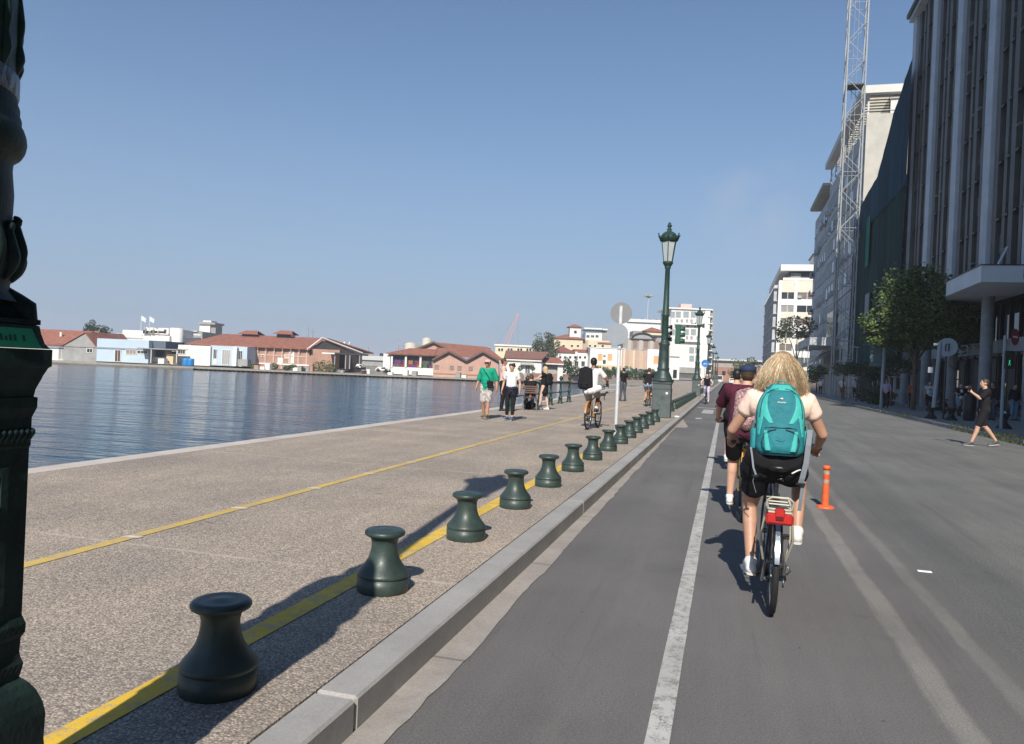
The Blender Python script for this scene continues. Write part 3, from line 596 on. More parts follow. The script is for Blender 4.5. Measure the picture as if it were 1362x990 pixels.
part('top_rail', MB().tube([(0, 0, .90), (-.05, 9.65, .90)], .03, 8), M_green2, t); part('lower_rail', MB().tube([(0, 0, .48), (-.05, 9.65, .48)], .02, 8), M_green2, t)
# ================================================================== BUILDINGS ON THE RIGHT
M_fin = mat('pale_concrete_fin', (.50, .54, .58), .75, var=.14, scale=.8, bump=.2, bscale=30, detail=8)
M_panel = mat('grey_brown_facade_panel', (.095, .092, .084), .6, var=.3, scale=.6, bump=.15, bscale=25, detail=8)
M_glassdk = mat('dark_window_glass', (.012, .018, .026), .12, var=.5, scale=.4, spec=.6)
M_blind = mat('grey_roller_blind', (.10, .115, .13), .7, var=.2, scale=3)
M_frame_dk = mat('dark_metal_frame', (.025, .027, .03), .5, var=.2, scale=5)
M_canopy = mat('white_canopy_paint', (.60, .65, .70), .65, var=.10, scale=.5, detail=8)
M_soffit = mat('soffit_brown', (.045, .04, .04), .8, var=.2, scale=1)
M_col = mat('grey_concrete_column', (.26, .28, .30), .8, var=.25, scale=1.5, bump=.3, bscale=20, detail=8)
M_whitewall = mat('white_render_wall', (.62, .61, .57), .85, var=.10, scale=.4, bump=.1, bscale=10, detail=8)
M_shadewall = mat('shade_tinted_render', (.45, .47, .48), .85, var=.18, scale=.35, bump=.1, bscale=10, detail=8)  # white render with the street fronts' shade put in as a bluish tint
M_rooftile = mat('clay_roof_tiles', (.30, .120, .082), .85, var=.35, scale=1.3, bump=.3, bscale=6, detail=8)

def box_part(name, parent, mt, x0, x1, y0, y1, z0, z1, **k): return part(name, MB().box(x0, x1, y0, y1, z0, z1), mt, parent, **k)
# ---- office block with pale vertical fins: facade on X = 13, local y runs along the road
B = thing('office_building', 'tall dark office block with pale vertical concrete fins over a white canopy', 'building', (13, 65.3, 0))
Z0, Z1 = 7.0, 30.0; NB = 14; BAY = 6.30; FL = 2.88
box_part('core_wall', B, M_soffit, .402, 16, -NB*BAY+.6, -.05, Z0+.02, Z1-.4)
part('parapet', MB().box(-.55, 16, -NB*BAY+.6, .0, Z1-.4, Z1+.1), M_fin, B)
part('roof_edge', MB().box(-.75, -.551, -NB*BAY+.6, .05, Z1-.1, Z1+.22), M_frame_dk, B)
fin = MB().bbox(-.24, .40, -1.10, 0, Z0-.02, Z1-.41, .02); fme = fin.mesh('fin', M_fin)
repeat('fin', fme, B, [(0, -BAY*i, 0) for i in range(NB)])
# within a bay: five panel strips with four deep window slots, each slot with glass, blind and ledge by floor
pm = MB().box(-.08, .40, 0, .62, Z0, Z1-.42).mesh('panel', M_panel); pm2 = MB().box(-.04, .40, 0, .45, Z0, Z1-.42).mesh('mullion', M_panel)
sl_ = MB().box(.24, .40, 0, .56, Z0, Z1-.42).mesh('slot_glass', M_glassdk)
wm = MB().box(.16, .235, .0, .52, .35, 2.3).mesh('window', M_glassdk); wb = MB().box(.10, .155, .02, .5, .0, 1.0).mesh('blind', M_blind); lm = MB().box(-.12, .23, -.02, .54, 0, .10).mesh('ledge', M_frame_dk)
gm = MB().box(.02, .2, .03, .57, 0, .05).mesh('sash', M_col)
rnd = random.Random(4)
wins = []
for b_ in range(NB):
    ya = -1.18-BAY*b_
    for k in range(4):
        y0 = ya-.25-(k+1)*1.19; repeat('panel' if k % 2 == 0 else 'mullion', pm if k % 2 == 0 else pm2, B, [(0, y0+.62, 0)])
        repeat('slot_glass', sl_, B, [(0, y0+.06, 0)])
        if b_ < 5:
            for f_ in range(8):
                z = Z0+.25+FL*f_
                if len(wins) < 160: wins.append((0, y0+.08, z))
                if rnd.random() < .55: repeat('blind', wb, B, [(0, y0+.08, z+rnd.uniform(.9, 1.3))])
                repeat('ledge', lm, B, [(0, y0+.08, z-.02)])
                if rnd.random() < .16: repeat('open_sash', gm, B, [(-.16, y0, z+1.2)], rot=(R(75), 0, 0) if 0 else (0, 0, 0))
repeat('window', wm, B, wins)
# canopy, soffit and colonnade
cp = MB().prism([(-1.95, -25.9), (-.3, -12.5), (.3, -12.5), (.3, -60), (-1.95, -60)], 6.45, 7.18)
cp = MB().prism([(-2.0, -25.8), (-1.85, -19.4), (-.40, -13.6), (1.2, -13.6), (1.2, -25.8)], 6.42, 7.18); part('canopy', cp, M_canopy, B)
part('canopy_lip', MB().prism([(-2.04, -25.84), (-1.89, -19.4), (-.42, -13.56), (1.0, -13.56), (1.0, -25.84)], 7.182, 7.23), M_frame_dk, B)
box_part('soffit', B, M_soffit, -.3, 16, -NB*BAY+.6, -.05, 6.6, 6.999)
cm = MB().lathe([(.30, .13), (.30, 6.6)], 20).mesh('column', M_col)
repeat('column', cm, B, [(.15, -.6-BAY*i, 0) for i in range(NB)])
box_part('beam', B, M_col, 1.0, 1.4, -NB*BAY+.6, -.05, 3.5, 4.2)
box_part('shop_glazing', B, mat('shopfront_glass', (.03, .04, .05), .03, var=.2, scale=.3, spec=.9, metal=.35), 2.4, 2.5, -NB*BAY+.6, -.05, .5, 3.5)
box_part('upper_glazing', B, MATS['shopfront_glass'], 2.4, 2.5, -NB*BAY+.6, -.05, 4.2, 6.6)
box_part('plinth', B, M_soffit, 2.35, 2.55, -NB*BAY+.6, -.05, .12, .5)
ml = MB().box(2.28, 2.4, -.05, .05, .5, 6.6).mesh('shop_mullion', M_frame_dk); repeat('shop_mullion', ml, B, [(0, -1.55*i-.4, 0) for i in range(55)])
dm = MB().box(2.25, 2.39, -.55, .55, .5, 3.4).mesh('dark_pier', M_frame_dk); repeat('dark_pier', dm, B, [(0, -3.1*i-1.2, 0) for i in range(14)])
# lit poster and a stay bracing by the canopy
part('brace', MB().tube([(-1.2, -25.2, 7.2), (-.45, -24.0, 8.3)], .06, 6), M_canopy, B)
# antenna on roof
part('antenna', MB().tube([(2, -1, Z1), (2, -1, Z1+3.2)], .04, 5), M_galv, B)
# taller block nearer than the camera view: it shades the near pavement
N_ = thing('office_building', 'grey office block beyond the right edge whose shade falls over the near pavement', 'building', (13, 13.5, 0))
box_part('wall', N_, M_panel, 0, 18, -75, 0, 0, 36)
for k in range(11): box_part('window_band', N_, M_glassdk, -.03, .0-.001, -74, -1, 2+3*k, 3.6+3*k)

# ---- netted building under scaffolding
B = thing('netted_building', 'building wrapped in dark blue and green scaffold netting between office block and white block', 'building', (12.4, 65.4, 0))
netm = bpy.data.materials.new('debris_net'); netm.use_nodes = True
def net_mat(name, c1, c2):
    mt, n, b, P, L = nodes(name, .9, .1)
    c = N_ramp(n, L, N_noise(n, L, P, .22, 6, .65, (1, 1.6, .12)), [(.32, c1), (.7, c2)])
    c = N_mix(n, L, 1., c, N_ramp(n, L, N_noise(n, L, P, 1.2, 4, .6, (1, 2.5, .1)), [(.3, .75), (.7, 1.3)]), 'MULTIPLY')
    L(c, b.inputs['Base Color']);  N_bump(n, L, b, N_noise(n, L, P, .8, 4, .6, (1, 1.8, .18)), .9, .25); return mt
M_netb = net_mat('blue_debris_net', (.008, .038, .065), (.016, .070, .11)); M_netg = net_mat('green_debris_net', (.008, .030, .036), (.018, .062, .06)); M_netlg = net_mat('bright_green_net', (.02, .16, .12), (.03, .22, .16))
bpy.data.materials.remove(netm)
def wavy(poly_top, z_bot, x, ya, yb, n=60, amp=.12, nz=14, seed=0):
    g = MB(); vs = []
    def top(y):
        for (p, q), (r_, s_) in zip(poly_top[:-1], poly_top[1:]):
            if p <= y <= r_: return q+(s_-q)*(y-p)/(r_-p)
        return poly_top[-1][1]
    for i in range(n+1):
        y = ya+(yb-ya)*i/n; zt = top(y)
        for j in range(nz+1):
            z = z_bot+(zt-z_bot)*j/nz; vs.append((x+amp*noise.noise(Vector((y*.5, z*.10, seed)))+.3*amp*noise.noise(Vector((y*1.7, z*.2, seed+5))), y, z))
    fs = [(i*(nz+1)+j, (i+1)*(nz+1)+j, (i+1)*(nz+1)+j+1, i*(nz+1)+j+1) for i in range(n) for j in range(nz)]
    return g.add(vs, fs, 0, True)
part('building_wall', MB().box(1.6, 14, .3, 21, 0, 19.5), M_col, B)
for k in range(6):
    for q in range(6): box_part('window', B, M_glassdk, 1.56, 1.598, 1.5+3.2*q, 3.2+3.2*q, 1.2+3*k, 2.8+3*k)
part('roof_penthouse', MB().box(3.2, 14, .3, 13, 19.5, 24), M_col, B)
# scaffold: standards and ledgers, each a pole
pz = MB().tube([(0, 0, .13), (0, 0, 19)], .04, 5).mesh('scaffold_pole', M_galv)
repeat('scaffold_pole', pz, B, [(xx, yy_, 0) for yy_ in [0.4+2.3*i for i in range(11)] for xx in (.25, 1.2)])
lz = MB().tube([(0, 0, 0), (0, 23, 0)], .03, 5).mesh('scaffold_ledger', M_galv)
repeat('scaffold_ledger', lz, B, [(xx, .2, 2.2+2.1*k) for k in range(8) for xx in (.25, 1.2)])
tp = [(-3, 26.3), (3.8, 24.0), (10, 20.3), (13, 20.1), (22.8, 19.1), (23, 18.5)]
part('blue_net', wavy(tp, 16.6, -.06, -2.3, 22.6, amp=.07, seed=3), M_netb, B)
part('green_net', wavy([(-3, 16.9), (18, 16.9), (23.2, 15.0), (25, 14.8)], 3.0, -.01, -1.6, 23.4, seed=8), M_netg, B)
part('bright_net_strip', wavy([(-20, 17.3), (50, 17.3)], 12.6, -.16, 12.2, 14.1, n=10, amp=.06, seed=1), M_netlg, B)
# sloping upper layer of net with lighter guard-rail posts behind its edge
for i in range(10):
    y = 3.8+1.9*i; zt = 24.0-(y-3.8)*.6 if y < 10 else 20.3-(y-10)*.1
    part('guard_post', MB().tube([(.4, y, zt-1.2), (.4, y, zt+.9)], .03, 5), M_galv, B)
part('upper_rail', MB().tube([(.4, 3.8, 24.7), (.4, 10, 21.1), (.4, 22.5, 19.9)], .03, 5), M_galv, B)
part('notice_board', MB().box(-.32, -.25, 10.0, 12.0, 6.2, 9.8), mat('grey_notice', (.16, .19, .22), .6, var=.3, scale=2), B)
part('notice_board', MB().box(-.32, -.25, 6.2, 7.4, 3.0, 5.1), mat('white_notice', (.55, .60, .66), .6, var=.15, scale=3), B)
g = MB()
for k in range(7): g.box(-.335, -.322, 6.4, 6.4+.8-.07*(k % 3), 4.8-.22*k, 4.86-.22*k)
part('notice_print', g, mat('notice_text', (.12, .16, .22), .6), B, kind='stuff')
part('side_hoist', MB().box(-.4, -.28, 2.0, 5.0, 5.9, 8.2), mat('pale_tarp', (.42, .45, .47), .8, var=.2), B)
# hoarding fence of corrugated sheets at its foot
H = thing('hoarding', 'grey corrugated hoarding fence standing under the scaffolding', 'fence', (11.6, 76, .13))
sh = MB()
for i in range(10):
    y0 = i*.2; sh.quad((0.03*(i % 2), y0, 0), (0.03*((i+1) % 2), y0+.2, 0), (0.03*((i+1) % 2), y0+.2, 2.5), (0.03*(i % 2), y0, 2.5))
shm = sh.mesh('metal_sheet', mat('corrugated_sheet', (.17, .18, .19), .5, metal=.4, var=.3, scale=1.5, stretch=(1, 1, .3))); repeat('metal_sheet', shm, H, [(0, 2.02*i, 0) for i in range(15)])
pmh = MB().box(-.12, -.02, -.06, .06, 0, 2.75).mesh('fence_post', M_galv_w); repeat('fence_post', pmh, H, [(0, 5*i, 0) for i in range(7)])

# ---- generic office front made of a wall with window units (window > pane)
def unit(wd, ht, glass, frame, sill=True, depth=.12):
    g = MB(); fr = .07
    g.box(-depth, 0, 0, fr, 0, ht).box(-depth, 0, wd-fr, wd, 0, ht).box(-depth, 0, fr, wd-fr, 0, fr).box(-depth, 0, fr, wd-fr, ht-fr, ht).box(-depth*.8, 0, wd/2-.03, wd/2+.03, fr, ht-fr)
    if sill: g.box(-depth-.12, -depth, -.05, wd+.05, -.06, .03)
    return g.mesh('window', frame), MB().box(-.05, -.004, fr, wd-fr, fr, ht-fr).mesh('pane', glass)
def add_windows(parent, me, spots, rz=0):
    f_, p_ = me
    for s_ in spots:
        o = bpy.data.objects.new('window', f_); COL.objects.link(o); o.parent = parent; o.location = s_; o.rotation_euler = (0, 0, rz)
        q = bpy.data.objects.new('pane', p_); COL.objects.link(q); q.parent = o
ac = MB().bbox(-.38, -.02, 0, .85, 0, .6, .03).lathe([(.22, 0), (.22, .02)], 10, M=Matrix.Translation((-.385, .42, .3)) @ Matrix.Rotation(R(-90), 4, 'Y')); M_ac = mat('air_conditioner_casing', (.35, .37, .38), .6, var=.15)
acm = ac.mesh('air_conditioner', M_ac)
M_steelblue = mat('window_reflecting_sky', (.05, .065, .085), .1, var=.4, scale=.5, spec=.7)
# white block with sunlit end wall and pergola roof
B = thing('apartment_building', 'white block with sunlit end wall and slatted roof canopy above the netting', 'building', (13, 86.6, 0))
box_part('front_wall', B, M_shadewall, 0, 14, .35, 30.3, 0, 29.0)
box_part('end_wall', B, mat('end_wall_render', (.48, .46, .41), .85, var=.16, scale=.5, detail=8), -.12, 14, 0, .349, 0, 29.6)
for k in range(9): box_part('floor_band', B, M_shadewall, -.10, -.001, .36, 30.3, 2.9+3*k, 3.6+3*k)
M_shut = mat('pale_shutter', (.30, .33, .36), .7, var=.12, scale=1.5); wsp = [(-.002, 1.4+2.9*i, 4.0+3*k) for i in range(10) for k in range(8)]; rnd.shuffle(wsp)
add_windows(B, unit(1.7, 1.6, M_shut, M_shadewall, depth=.06), wsp[:56]); add_windows(B, unit(1.7, 1.6, M_steelblue, M_shadewall, depth=.06), wsp[56:])
repeat('air_conditioner', acm, B, [(-.36, rnd.uniform(1, 29), 3.62+3*rnd.randint(1, 7)) for i in range(14)])
part('penthouse', MB().box(2.2, 13, .5, 30, 29.02, 31.3), M_whitewall, B)
part('penthouse_glass', MB().box(2.15, 2.199, 1, 29, 29.4, 31.6), M_glassdk, B)
part('roof_canopy', MB().box(-.75, .3, -.3, 30.2, 31.7, 32.5).box(.3, 14, -.3, .4, 31.7, 32.5), M_whitewall, B)
slm = MB().box(.302, 6, -.22, .22, 31.72, 31.95).mesh('canopy_slat', mat('cream_slats', (.46, .43, .36), .8)); repeat('canopy_slat', slm, B, [(0, 1.1+.95*i, 0) for i in range(30)])
pst = MB().box(0, .18, 0, .18, 29.05, 31.7).mesh('canopy_post', M_galv_w); repeat('canopy_post', pst, B, [(.0, .5+4.9*i, 0) for i in range(7)])
gl = MB()
part('roof_railing', MB().tube([(-.1, .4, 30.1), (-.1, 30, 30.1)], .03, 5).tube([(-.1, .4, 30.1), (6, .4, 30.1)], .03, 5), M_galv, B)
blm = MB().tube([(-.1, 0, 29.0), (-.1, 0, 30.1)], .02, 4).mesh('baluster', M_galv); repeat('baluster', blm, B, [(0, .4+1.2*i, 0) for i in range(25)])
box_part('roof_unit', B, M_whitewall, 4, 6.4, 1.0, 4, 32.5, 34.5)
part('antenna', MB().tube([(4.5, 1.2, 34.5), (4.5, 1.2, 38.5)], .03, 4).tube([(4.1, 1.2, 38), (4.9, 1.2, 38)], .02, 4).tube([(4.2, 1.2, 37.4), (4.8, 1.2, 37.4)], .02, 4), M_galv, B)
# next grey-white block with projecting roof
B = thing('apartment_building', 'grey white block full of small balconies and a tilted roof, behind the crane mast', 'building', (13, 117.6, 0))
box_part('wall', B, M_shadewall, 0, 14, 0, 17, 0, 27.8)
wsp = [(-.002, .9+2.7*i, 4.2+2.95*k) for i in range(6) for k in range(8)]; rnd.shuffle(wsp)
add_windows(B, unit(1.3, 1.5, M_shut, M_shadewall, depth=.06), wsp[:32]); add_windows(B, unit(1.3, 1.5, M_steelblue, M_shadewall, depth=.06), wsp[32:])
bal = MB().box(-.6, -.01, 0, 2.3, 0, .10).box(-.62, -.58, 0, 2.3, .10, .85); bam = bal.mesh('balcony', mat('grey_balcony', (.33, .36, .38), .8, var=.2)); repeat('balcony', bam, B, [(0, rnd.choice([.6, 3.3, 6.0, 8.7, 11.4, 14.1]), 3.6+2.95*k) for k in range(1, 8)])
repeat('air_conditioner', acm, B, [(0, rnd.uniform(.5, 16), 3.9+2.95*rnd.randint(0, 7)) for i in range(12)])
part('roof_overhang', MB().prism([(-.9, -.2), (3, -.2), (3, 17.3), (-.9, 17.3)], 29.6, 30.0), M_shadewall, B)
slm = MB().box(-.8, 2.5, 0, .5, 29.42, 29.6).mesh('soffit_slat', mat('cream_slats', (.46, .43, .36), .8)); repeat('soffit_slat', slm, B, [(0, .3+1.0*i, 0) for i in range(17)])
box_part('attic', B, M_shadewall, 1.2, 13, .2, 16.8, 27.81, 29.59)
box_part('shop_opening', B, M_glassdk, -.05, -.003, 1, 16, .2, 3.2)
# its ground-floor awning toward the hoarding
A = thing('awning', 'pale canopy with sloping glass awning over the pavement at the grey block', 'awning', (13, 100, 0))
part('upper_slab', MB().box(-3.4, -.4, 0, 16, 6.0, 7.0), M_shadewall, A)
part('awning_sheet', MB().add([(-3.6, 0, 3.4), (-.4, 0, 5.6), (-.4, 16, 5.6), (-3.6, 16, 3.4), (-3.6, 0, 3.3), (-.4, 0, 5.5), (-.4, 16, 5.5), (-3.6, 16, 3.3)], [(0, 1, 2, 3), (7, 6, 5, 4), (0, 4, 5, 1), (3, 2, 6, 7), (0, 3, 7, 4)]), mat('awning_grey', (.16, .19, .23), .4, var=.2), A)
for k in (0.2, 8, 15.8): part('awning_post', MB().tube([(-3.5, k, .13), (-3.5, k, 6.0)], .05, 6), M_galv_w, A)
# shaded glass bay under it, lighter window
box_part('window_bay', A, mat('bay_glass', (.11, .13, .10), .2, var=.5, scale=.6), -.42, -.30, 2, 10, 7.4, 10.6)

# ---- white block closing the street on the right, with horizontal windows
B = thing('apartment_building', 'cream and white block with rows of dark horizontal windows, seen past the blonde hair', 'building', (10.6, 185, 0))
M_cream = mat('cream_spandrel', (.66, .61, .50), .85, var=.06, scale=.5); M_wh = mat('bright_white_render', (.74, .73, .69), .85, var=.05, scale=.5)
box_part('core', B, M_cream, .12, 30, .25, 52, 0, 24.4)
FH = 2.95; xs = [0.0, 3.4, 8.3, 13.2, 18.1, 23, 27.9]
for k in range(8): box_part('spandrel', B, M_cream if k % 2 else M_wh, .13, 30, -.0, .249, 1.0+FH*k, 2.35+FH*k)
for x in xs: box_part('pilaster', B, M_wh, x, x+.7, -.18, .248, 0, 24.2)
rnd = random.Random(9); shades = [mat('win_dark', (.035, .04, .05), .15, var=.4, scale=.6), mat('win_brown', (.16, .13, .11), .5, var=.3, scale=.6), mat('win_grey', (.24, .24, .23), .5, var=.2, scale=.6), mat('win_green', (.09, .11, .09), .4, var=.3)]
for k in range(7):
    for a, c in zip(xs[:-1], xs[1:]):
        f_ = part('window', MB().box(a+.75, c-.05, .10, .249, 2.36+FH*k, 2.42+FH*k).box((a+c)/2+.3, (a+c)/2+.4, .08, .249, 2.42+FH*k, 3.94+FH*k), M_wh, B)
        part('pane', MB().box(a+.75, c-.05, .16, .2485, 2.425+FH*k, 3.94+FH*k), rnd.choice(shades[:3] if k > 2 else shades), f_)
repeat('air_conditioner', acm, B, [(a, -.002, z) for a, z in ((8.9, 20.4), (8.9, 17.2), (12.9, 14.3), (9.6, 14.3), (5.0, 20.3), (14, 11))], rot=(0, 0, R(90)))
for k in range(8): box_part('side_balcony', B, M_shadewall, -.9, .119, 1.2, 50, 2.0+FH*k, 2.25+FH*k)
for k in range(7): box_part('side_window_band', B, M_steelblue, .02, .118, 1.5, 50, 2.7+FH*k, 4.3+FH*k)
for j in range(12): box_part('side_partition', B, M_shadewall, -.85, .10, 2+4*j, 2.2+4*j, 2.25, 23.5)
box_part('attic_floor', B, M_frame_dk, 2.2, 30, 1.6, 50, 24.41, 26.6)
for j in range(6): box_part('attic_window', B, shades[2], 2.6+4.6*j, 4.8+4.6*j, 1.52, 1.598, 24.7, 26.2)
box_part('cornice', B, M_wh, .3, 30, .1, 50, 26.61, 28.0); box_part('terrace_rail', B, M_wh, .9, 30, .2, .35, 24.41, 25.0)
box_part('stair_head', B, M_whitewall, 7.5, 24, 2, 12, 28.01, 30.6); box_part('stair_head_roof', B, M_frame_dk, 7.2, 24.3, 1.7, 12.3, 30.62, 30.85)

# ---- crane mast
B = thing('crane_mast', 'pale grey lattice tower crane mast rising out of the frame before the white block', 'crane', (11.3, 84.6, .13))
M_crane = mat('crane_grey', (.33, .35, .36), .5, var=.12, scale=3)
SZ = 1.75; Hc = 46.5; hs = SZ/2
lg = MB().tube([(0, 0, 0), (0, 0, Hc)], .085, 6).mesh('mast_leg', M_crane); repeat('mast_leg', lg, B, [(x, y, 0) for x in (-hs, hs) for y in (-hs, hs)])
d1 = MB().tube([(-hs, 0, 0), (hs, 0, 1.9)], .035, 5).mesh('brace', M_crane); d2 = MB().tube([(-hs, 0, 1.9), (hs, 0, 0)], .035, 5).mesh('brace', M_crane); hz = MB().tube([(-hs, 0, 0), (hs, 0, 0)], .03, 5).mesh('strut', M_crane)
for k in range(24):
    for q in range(4):
        o = repeat('brace', d1 if k % 2 else d2, B, [{0: (0, -hs, 1.9*k), 1: (0, hs, 1.9*k), 2: (-hs, 0, 1.9*k), 3: (hs, 0, 1.9*k)}[q]], rot=(0, 0, R(90) if q > 1 else 0))
        if k % 3 == 0: repeat('strut', hz, B, [{0: (0, -hs, 1.9*k), 1: (0, hs, 1.9*k), 2: (-hs, 0, 1.9*k), 3: (hs, 0, 1.9*k)}[q]], rot=(0, 0, R(90) if q > 1 else 0))
part('platform', MB().box(-.8, .8, -.8, .8, 31.6, 31.75), M_frame_dk, B)
part('ladder', MB().tube([(-.2, .5, .2), (-.2, .5, Hc)], .025, 4).tube([(.2, .5, .2), (.2, .5, Hc)], .025, 4), M_crane, B)
part('tie_beam', MB().tube([(hs, 0, 20.5), (3.5, 3, 18.3)], .06, 5).tube([(hs, hs, 5.2), (1.6, -8, 4.6)], .06, 5), M_crane, B)
# scaffold bridge frames near the mast foot
for k in range(3): part('base_frame', MB().tube([(-1.2+1.4*k, -8, 0), (-1.2+1.4*k, -8, 4.6)], .04, 5), M_crane, B)

# ---- low town behind at the end of the street
B = thing('brick_building', 'long low brick building with a flat roof closing the far end of the street', 'building', (-9, 330, 0))
box_part('wall', B, mat('far_brick', (.34, .17, .12), .85, var=.2, scale=.4, detail=6), 0, 26, 0, 30, 0, 6.0); box_part('grey_storey', B, mat('far_concrete', (.33, .30, .27), .85, var=.1), 0, 26, .2, 30, 6.01, 8.2); box_part('flat_roof', B, M_frame_dk, -.6, 26.6, -.6, 30.6, 8.22, 8.7); box_part('parapet', B, M_whitewall, -.6, 26.6, -.5, 30, 8.71, 9.3)
for k in range(8): box_part('window', B, M_glassdk, 1+3.1*k, 2.4+3.1*k, -.03, -.003, 2.6, 4.4)
# ================================================================== HARBOUR PIER AND TOWN ACROSS THE BASIN
M_brick = mat('pale_red_brick', (.40, .235, .18), .88, var=.16, scale=.7, bump=.2, bscale=12, detail=8)
M_brick2 = mat('salmon_brick', (.50, .315, .25), .88, var=.13, scale=.8, bump=.15, bscale=12, detail=8)
M_white = mat('white_paint_wall', (.72, .71, .67), .8, var=.06, scale=.5); M_pblue = mat('pale_blue_wall', (.46, .56, .64), .8, var=.06, scale=.3)
M_greyw = mat('weathered_grey_wall', (.30, .30, .29), .85, var=.18, scale=.5, detail=8); M_yel = mat('pale_yellow_wall', (.66, .58, .40), .85, var=.06, scale=.4)
M_ochre = mat('ochre_render', (.62, .50, .33), .85, var=.08, scale=.4); M_bark = mat('bark', (.10, .07, .05), .9, var=.3, scale=6, bump=.6, bscale=12)
M_trim = mat('white_trim', (.74, .72, .68), .7, var=.04); M_wdk = mat('dark_pane', (.03, .04, .05), .15, var=.3, scale=1.)
M_gable_dk = mat('shaded_gable_brown', (.055, .05, .05), .85, var=.25, scale=2)
class Site:
    """a thing on the far side: local x runs sideways, local y away from the viewer's quay, z up from its foot"""
    def __init__(s, name, label, cat, px, py, D, turn=0., group=None):
        s.D = D; s.a, s.z = shore(px, py, D); s.turn = turn; s.t = thing(name, label, cat, shore_xyz(s.a, D, s.z), PSI+turn, group)
    def X(s, px, py, dd=0): return (shore(px, py, s.D+dd)[0]-s.a)/math.cos(s.turn)
    def Z(s, px, py, dd=0): return shore(px, py, s.D+dd)[1]-s.z
    def box(s, name, m_, px0, px1, yt, yb, y0=0, y1=8, dd=None, **k):
        dd = y0 if dd is None else dd; pm = (px0+px1)/2
        return part(name, MB().box(s.X(px0, yb, dd), s.X(px1, yb, dd), y0, y1, s.Z(pm, yb, dd), s.Z(pm, yt, dd)), m_, s.t, **k)
    def win(s, px0, px1, yt, yb, y=0, name='window', frame=None, pane=None, bars=1, arch=False):
        x0, x1 = s.X(px0, yb, y), s.X(px1, yb, y); z0, z1 = s.Z((px0+px1)/2, yb, y), s.Z((px0+px1)/2, yt, y); f_ = .09
        g = MB().box(x0-f_, x0, y-.12, y-.002, z0-f_, z1+f_).box(x1, x1+f_, y-.12, y-.002, z0-f_, z1+f_).box(x0, x1, y-.12, y-.002, z0-f_, z0).box(x0, x1, y-.12, y-.002, z1, z1+f_)
        for i in range(bars): xb = x0+(x1-x0)*(i+1)/(bars+1); g.box(xb-.03, xb+.03, y-.09, y-.002, z0, z1)
        w = part(name, g, frame or M_trim, s.t); part('leaf' if name == 'door' else 'pane', MB().box(x0, x1, y-.05, y-.003, z0, z1), pane or M_wdk, w); return w
def tiled(name, parent, mt, quads, th=.25):
    g = MB()
    for q in quads:
        q = [Vector(v) for v in q]; n_ = (q[1]-q[0]).cross(q[2]-q[0]).normalized()*th
        if n_.z < 0: n_ = -n_
        k = len(q); g.add(q+[v+n_ for v in q], [tuple(range(k)), tuple(range(k, 2*k))[::-1]]+[(i, k+i, k+(i+1) % k, (i+1) % k) for i in range(k)])
    return part(name, g, mt, parent)
def ridge_tiles(parent, a, b, mt):  # ridge cap
    return part('ridge_cap', MB().tube([a, b], .18, 6), mt, parent)
def hip_roof(s, x0, x1, y0, y1, z, h, name='roof', mt=None, inset=None, ov=.5):
    x0 -= ov; x1 += ov; y0 -= ov; y1 += ov; i_ = inset if inset is not None else (y1-y0)/2; ym = (y0+y1)/2
    if x1-x0 < 2*i_: i_ = (x1-x0)/2-.01
    A, B_, C_, D_ = (x0, y0, z), (x1, y0, z), (x1, y1, z), (x0, y1, z); E_, F_ = (x0+i_, ym, z+h), (x1-i_, ym, z+h)
    return tiled(name, s.t, mt or M_rooftile, [[A, B_, F_, E_], [C_, D_, E_, F_], [B_, C_, F_], [D_, A, E_]], .15)

# pier deck and its dark undercut edge
a0, z0 = shore(264, 489, 141); dk = -.72
def P2(px, py, D, back=0): a, _ = shore(px, py, D); v = shore_xyz(a, D+back, 0); return (v.x, v.y)
pier = [P2(262, 489, 141), P2(640, 505, 150), P2(700, 507, 162), P2(783, 508, 181), P2(870, 509, 214), P2(900, 509, 300), P2(600, 500, 420), P2(150, 480, 420), P2(-700, 450, 420), P2(-700, 450, 143), P2(70, 480, 143), P2(180, 486, 142), P2(258, 489, 143)]
struct('pier_deck', MB().prism(pier, -1.02, dk), M_land)
inner = [P2(262, 489, 141.6), P2(640, 505, 150.6), P2(700, 507, 162.6), P2(783, 508, 181.6), P2(872, 509, 214.6), P2(600, 500, 410), P2(150, 480, 410), P2(262, 489, 300)]
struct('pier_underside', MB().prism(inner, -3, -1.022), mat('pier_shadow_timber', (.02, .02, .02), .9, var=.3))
struct('pier_revetment', MB().prism([P2(-700, 450, 142.6), P2(70, 480, 142.6), P2(180, 486, 141.6), P2(257, 489, 142.6), P2(257, 489, 160), P2(-700, 450, 160)], -3, -1.03), M_quaywall)
pl_ = MB().box(-.16, .16, -.16, .16, -3, -1.0).mesh('pile', MATS['pier_shadow_timber'])
pr = thing('pier_piles', '', ''); pr['kind'] = 'structure'
sp = []
for i in range(60):
    px = 266+6.2*i; D = 141+9*(px-264)/376 if px < 640 else 150; q = P2(px, 489+(px-264)*.043, D-.15); sp.append((q[0], q[1], 0))
repeat('pile', pl_, pr, sp)

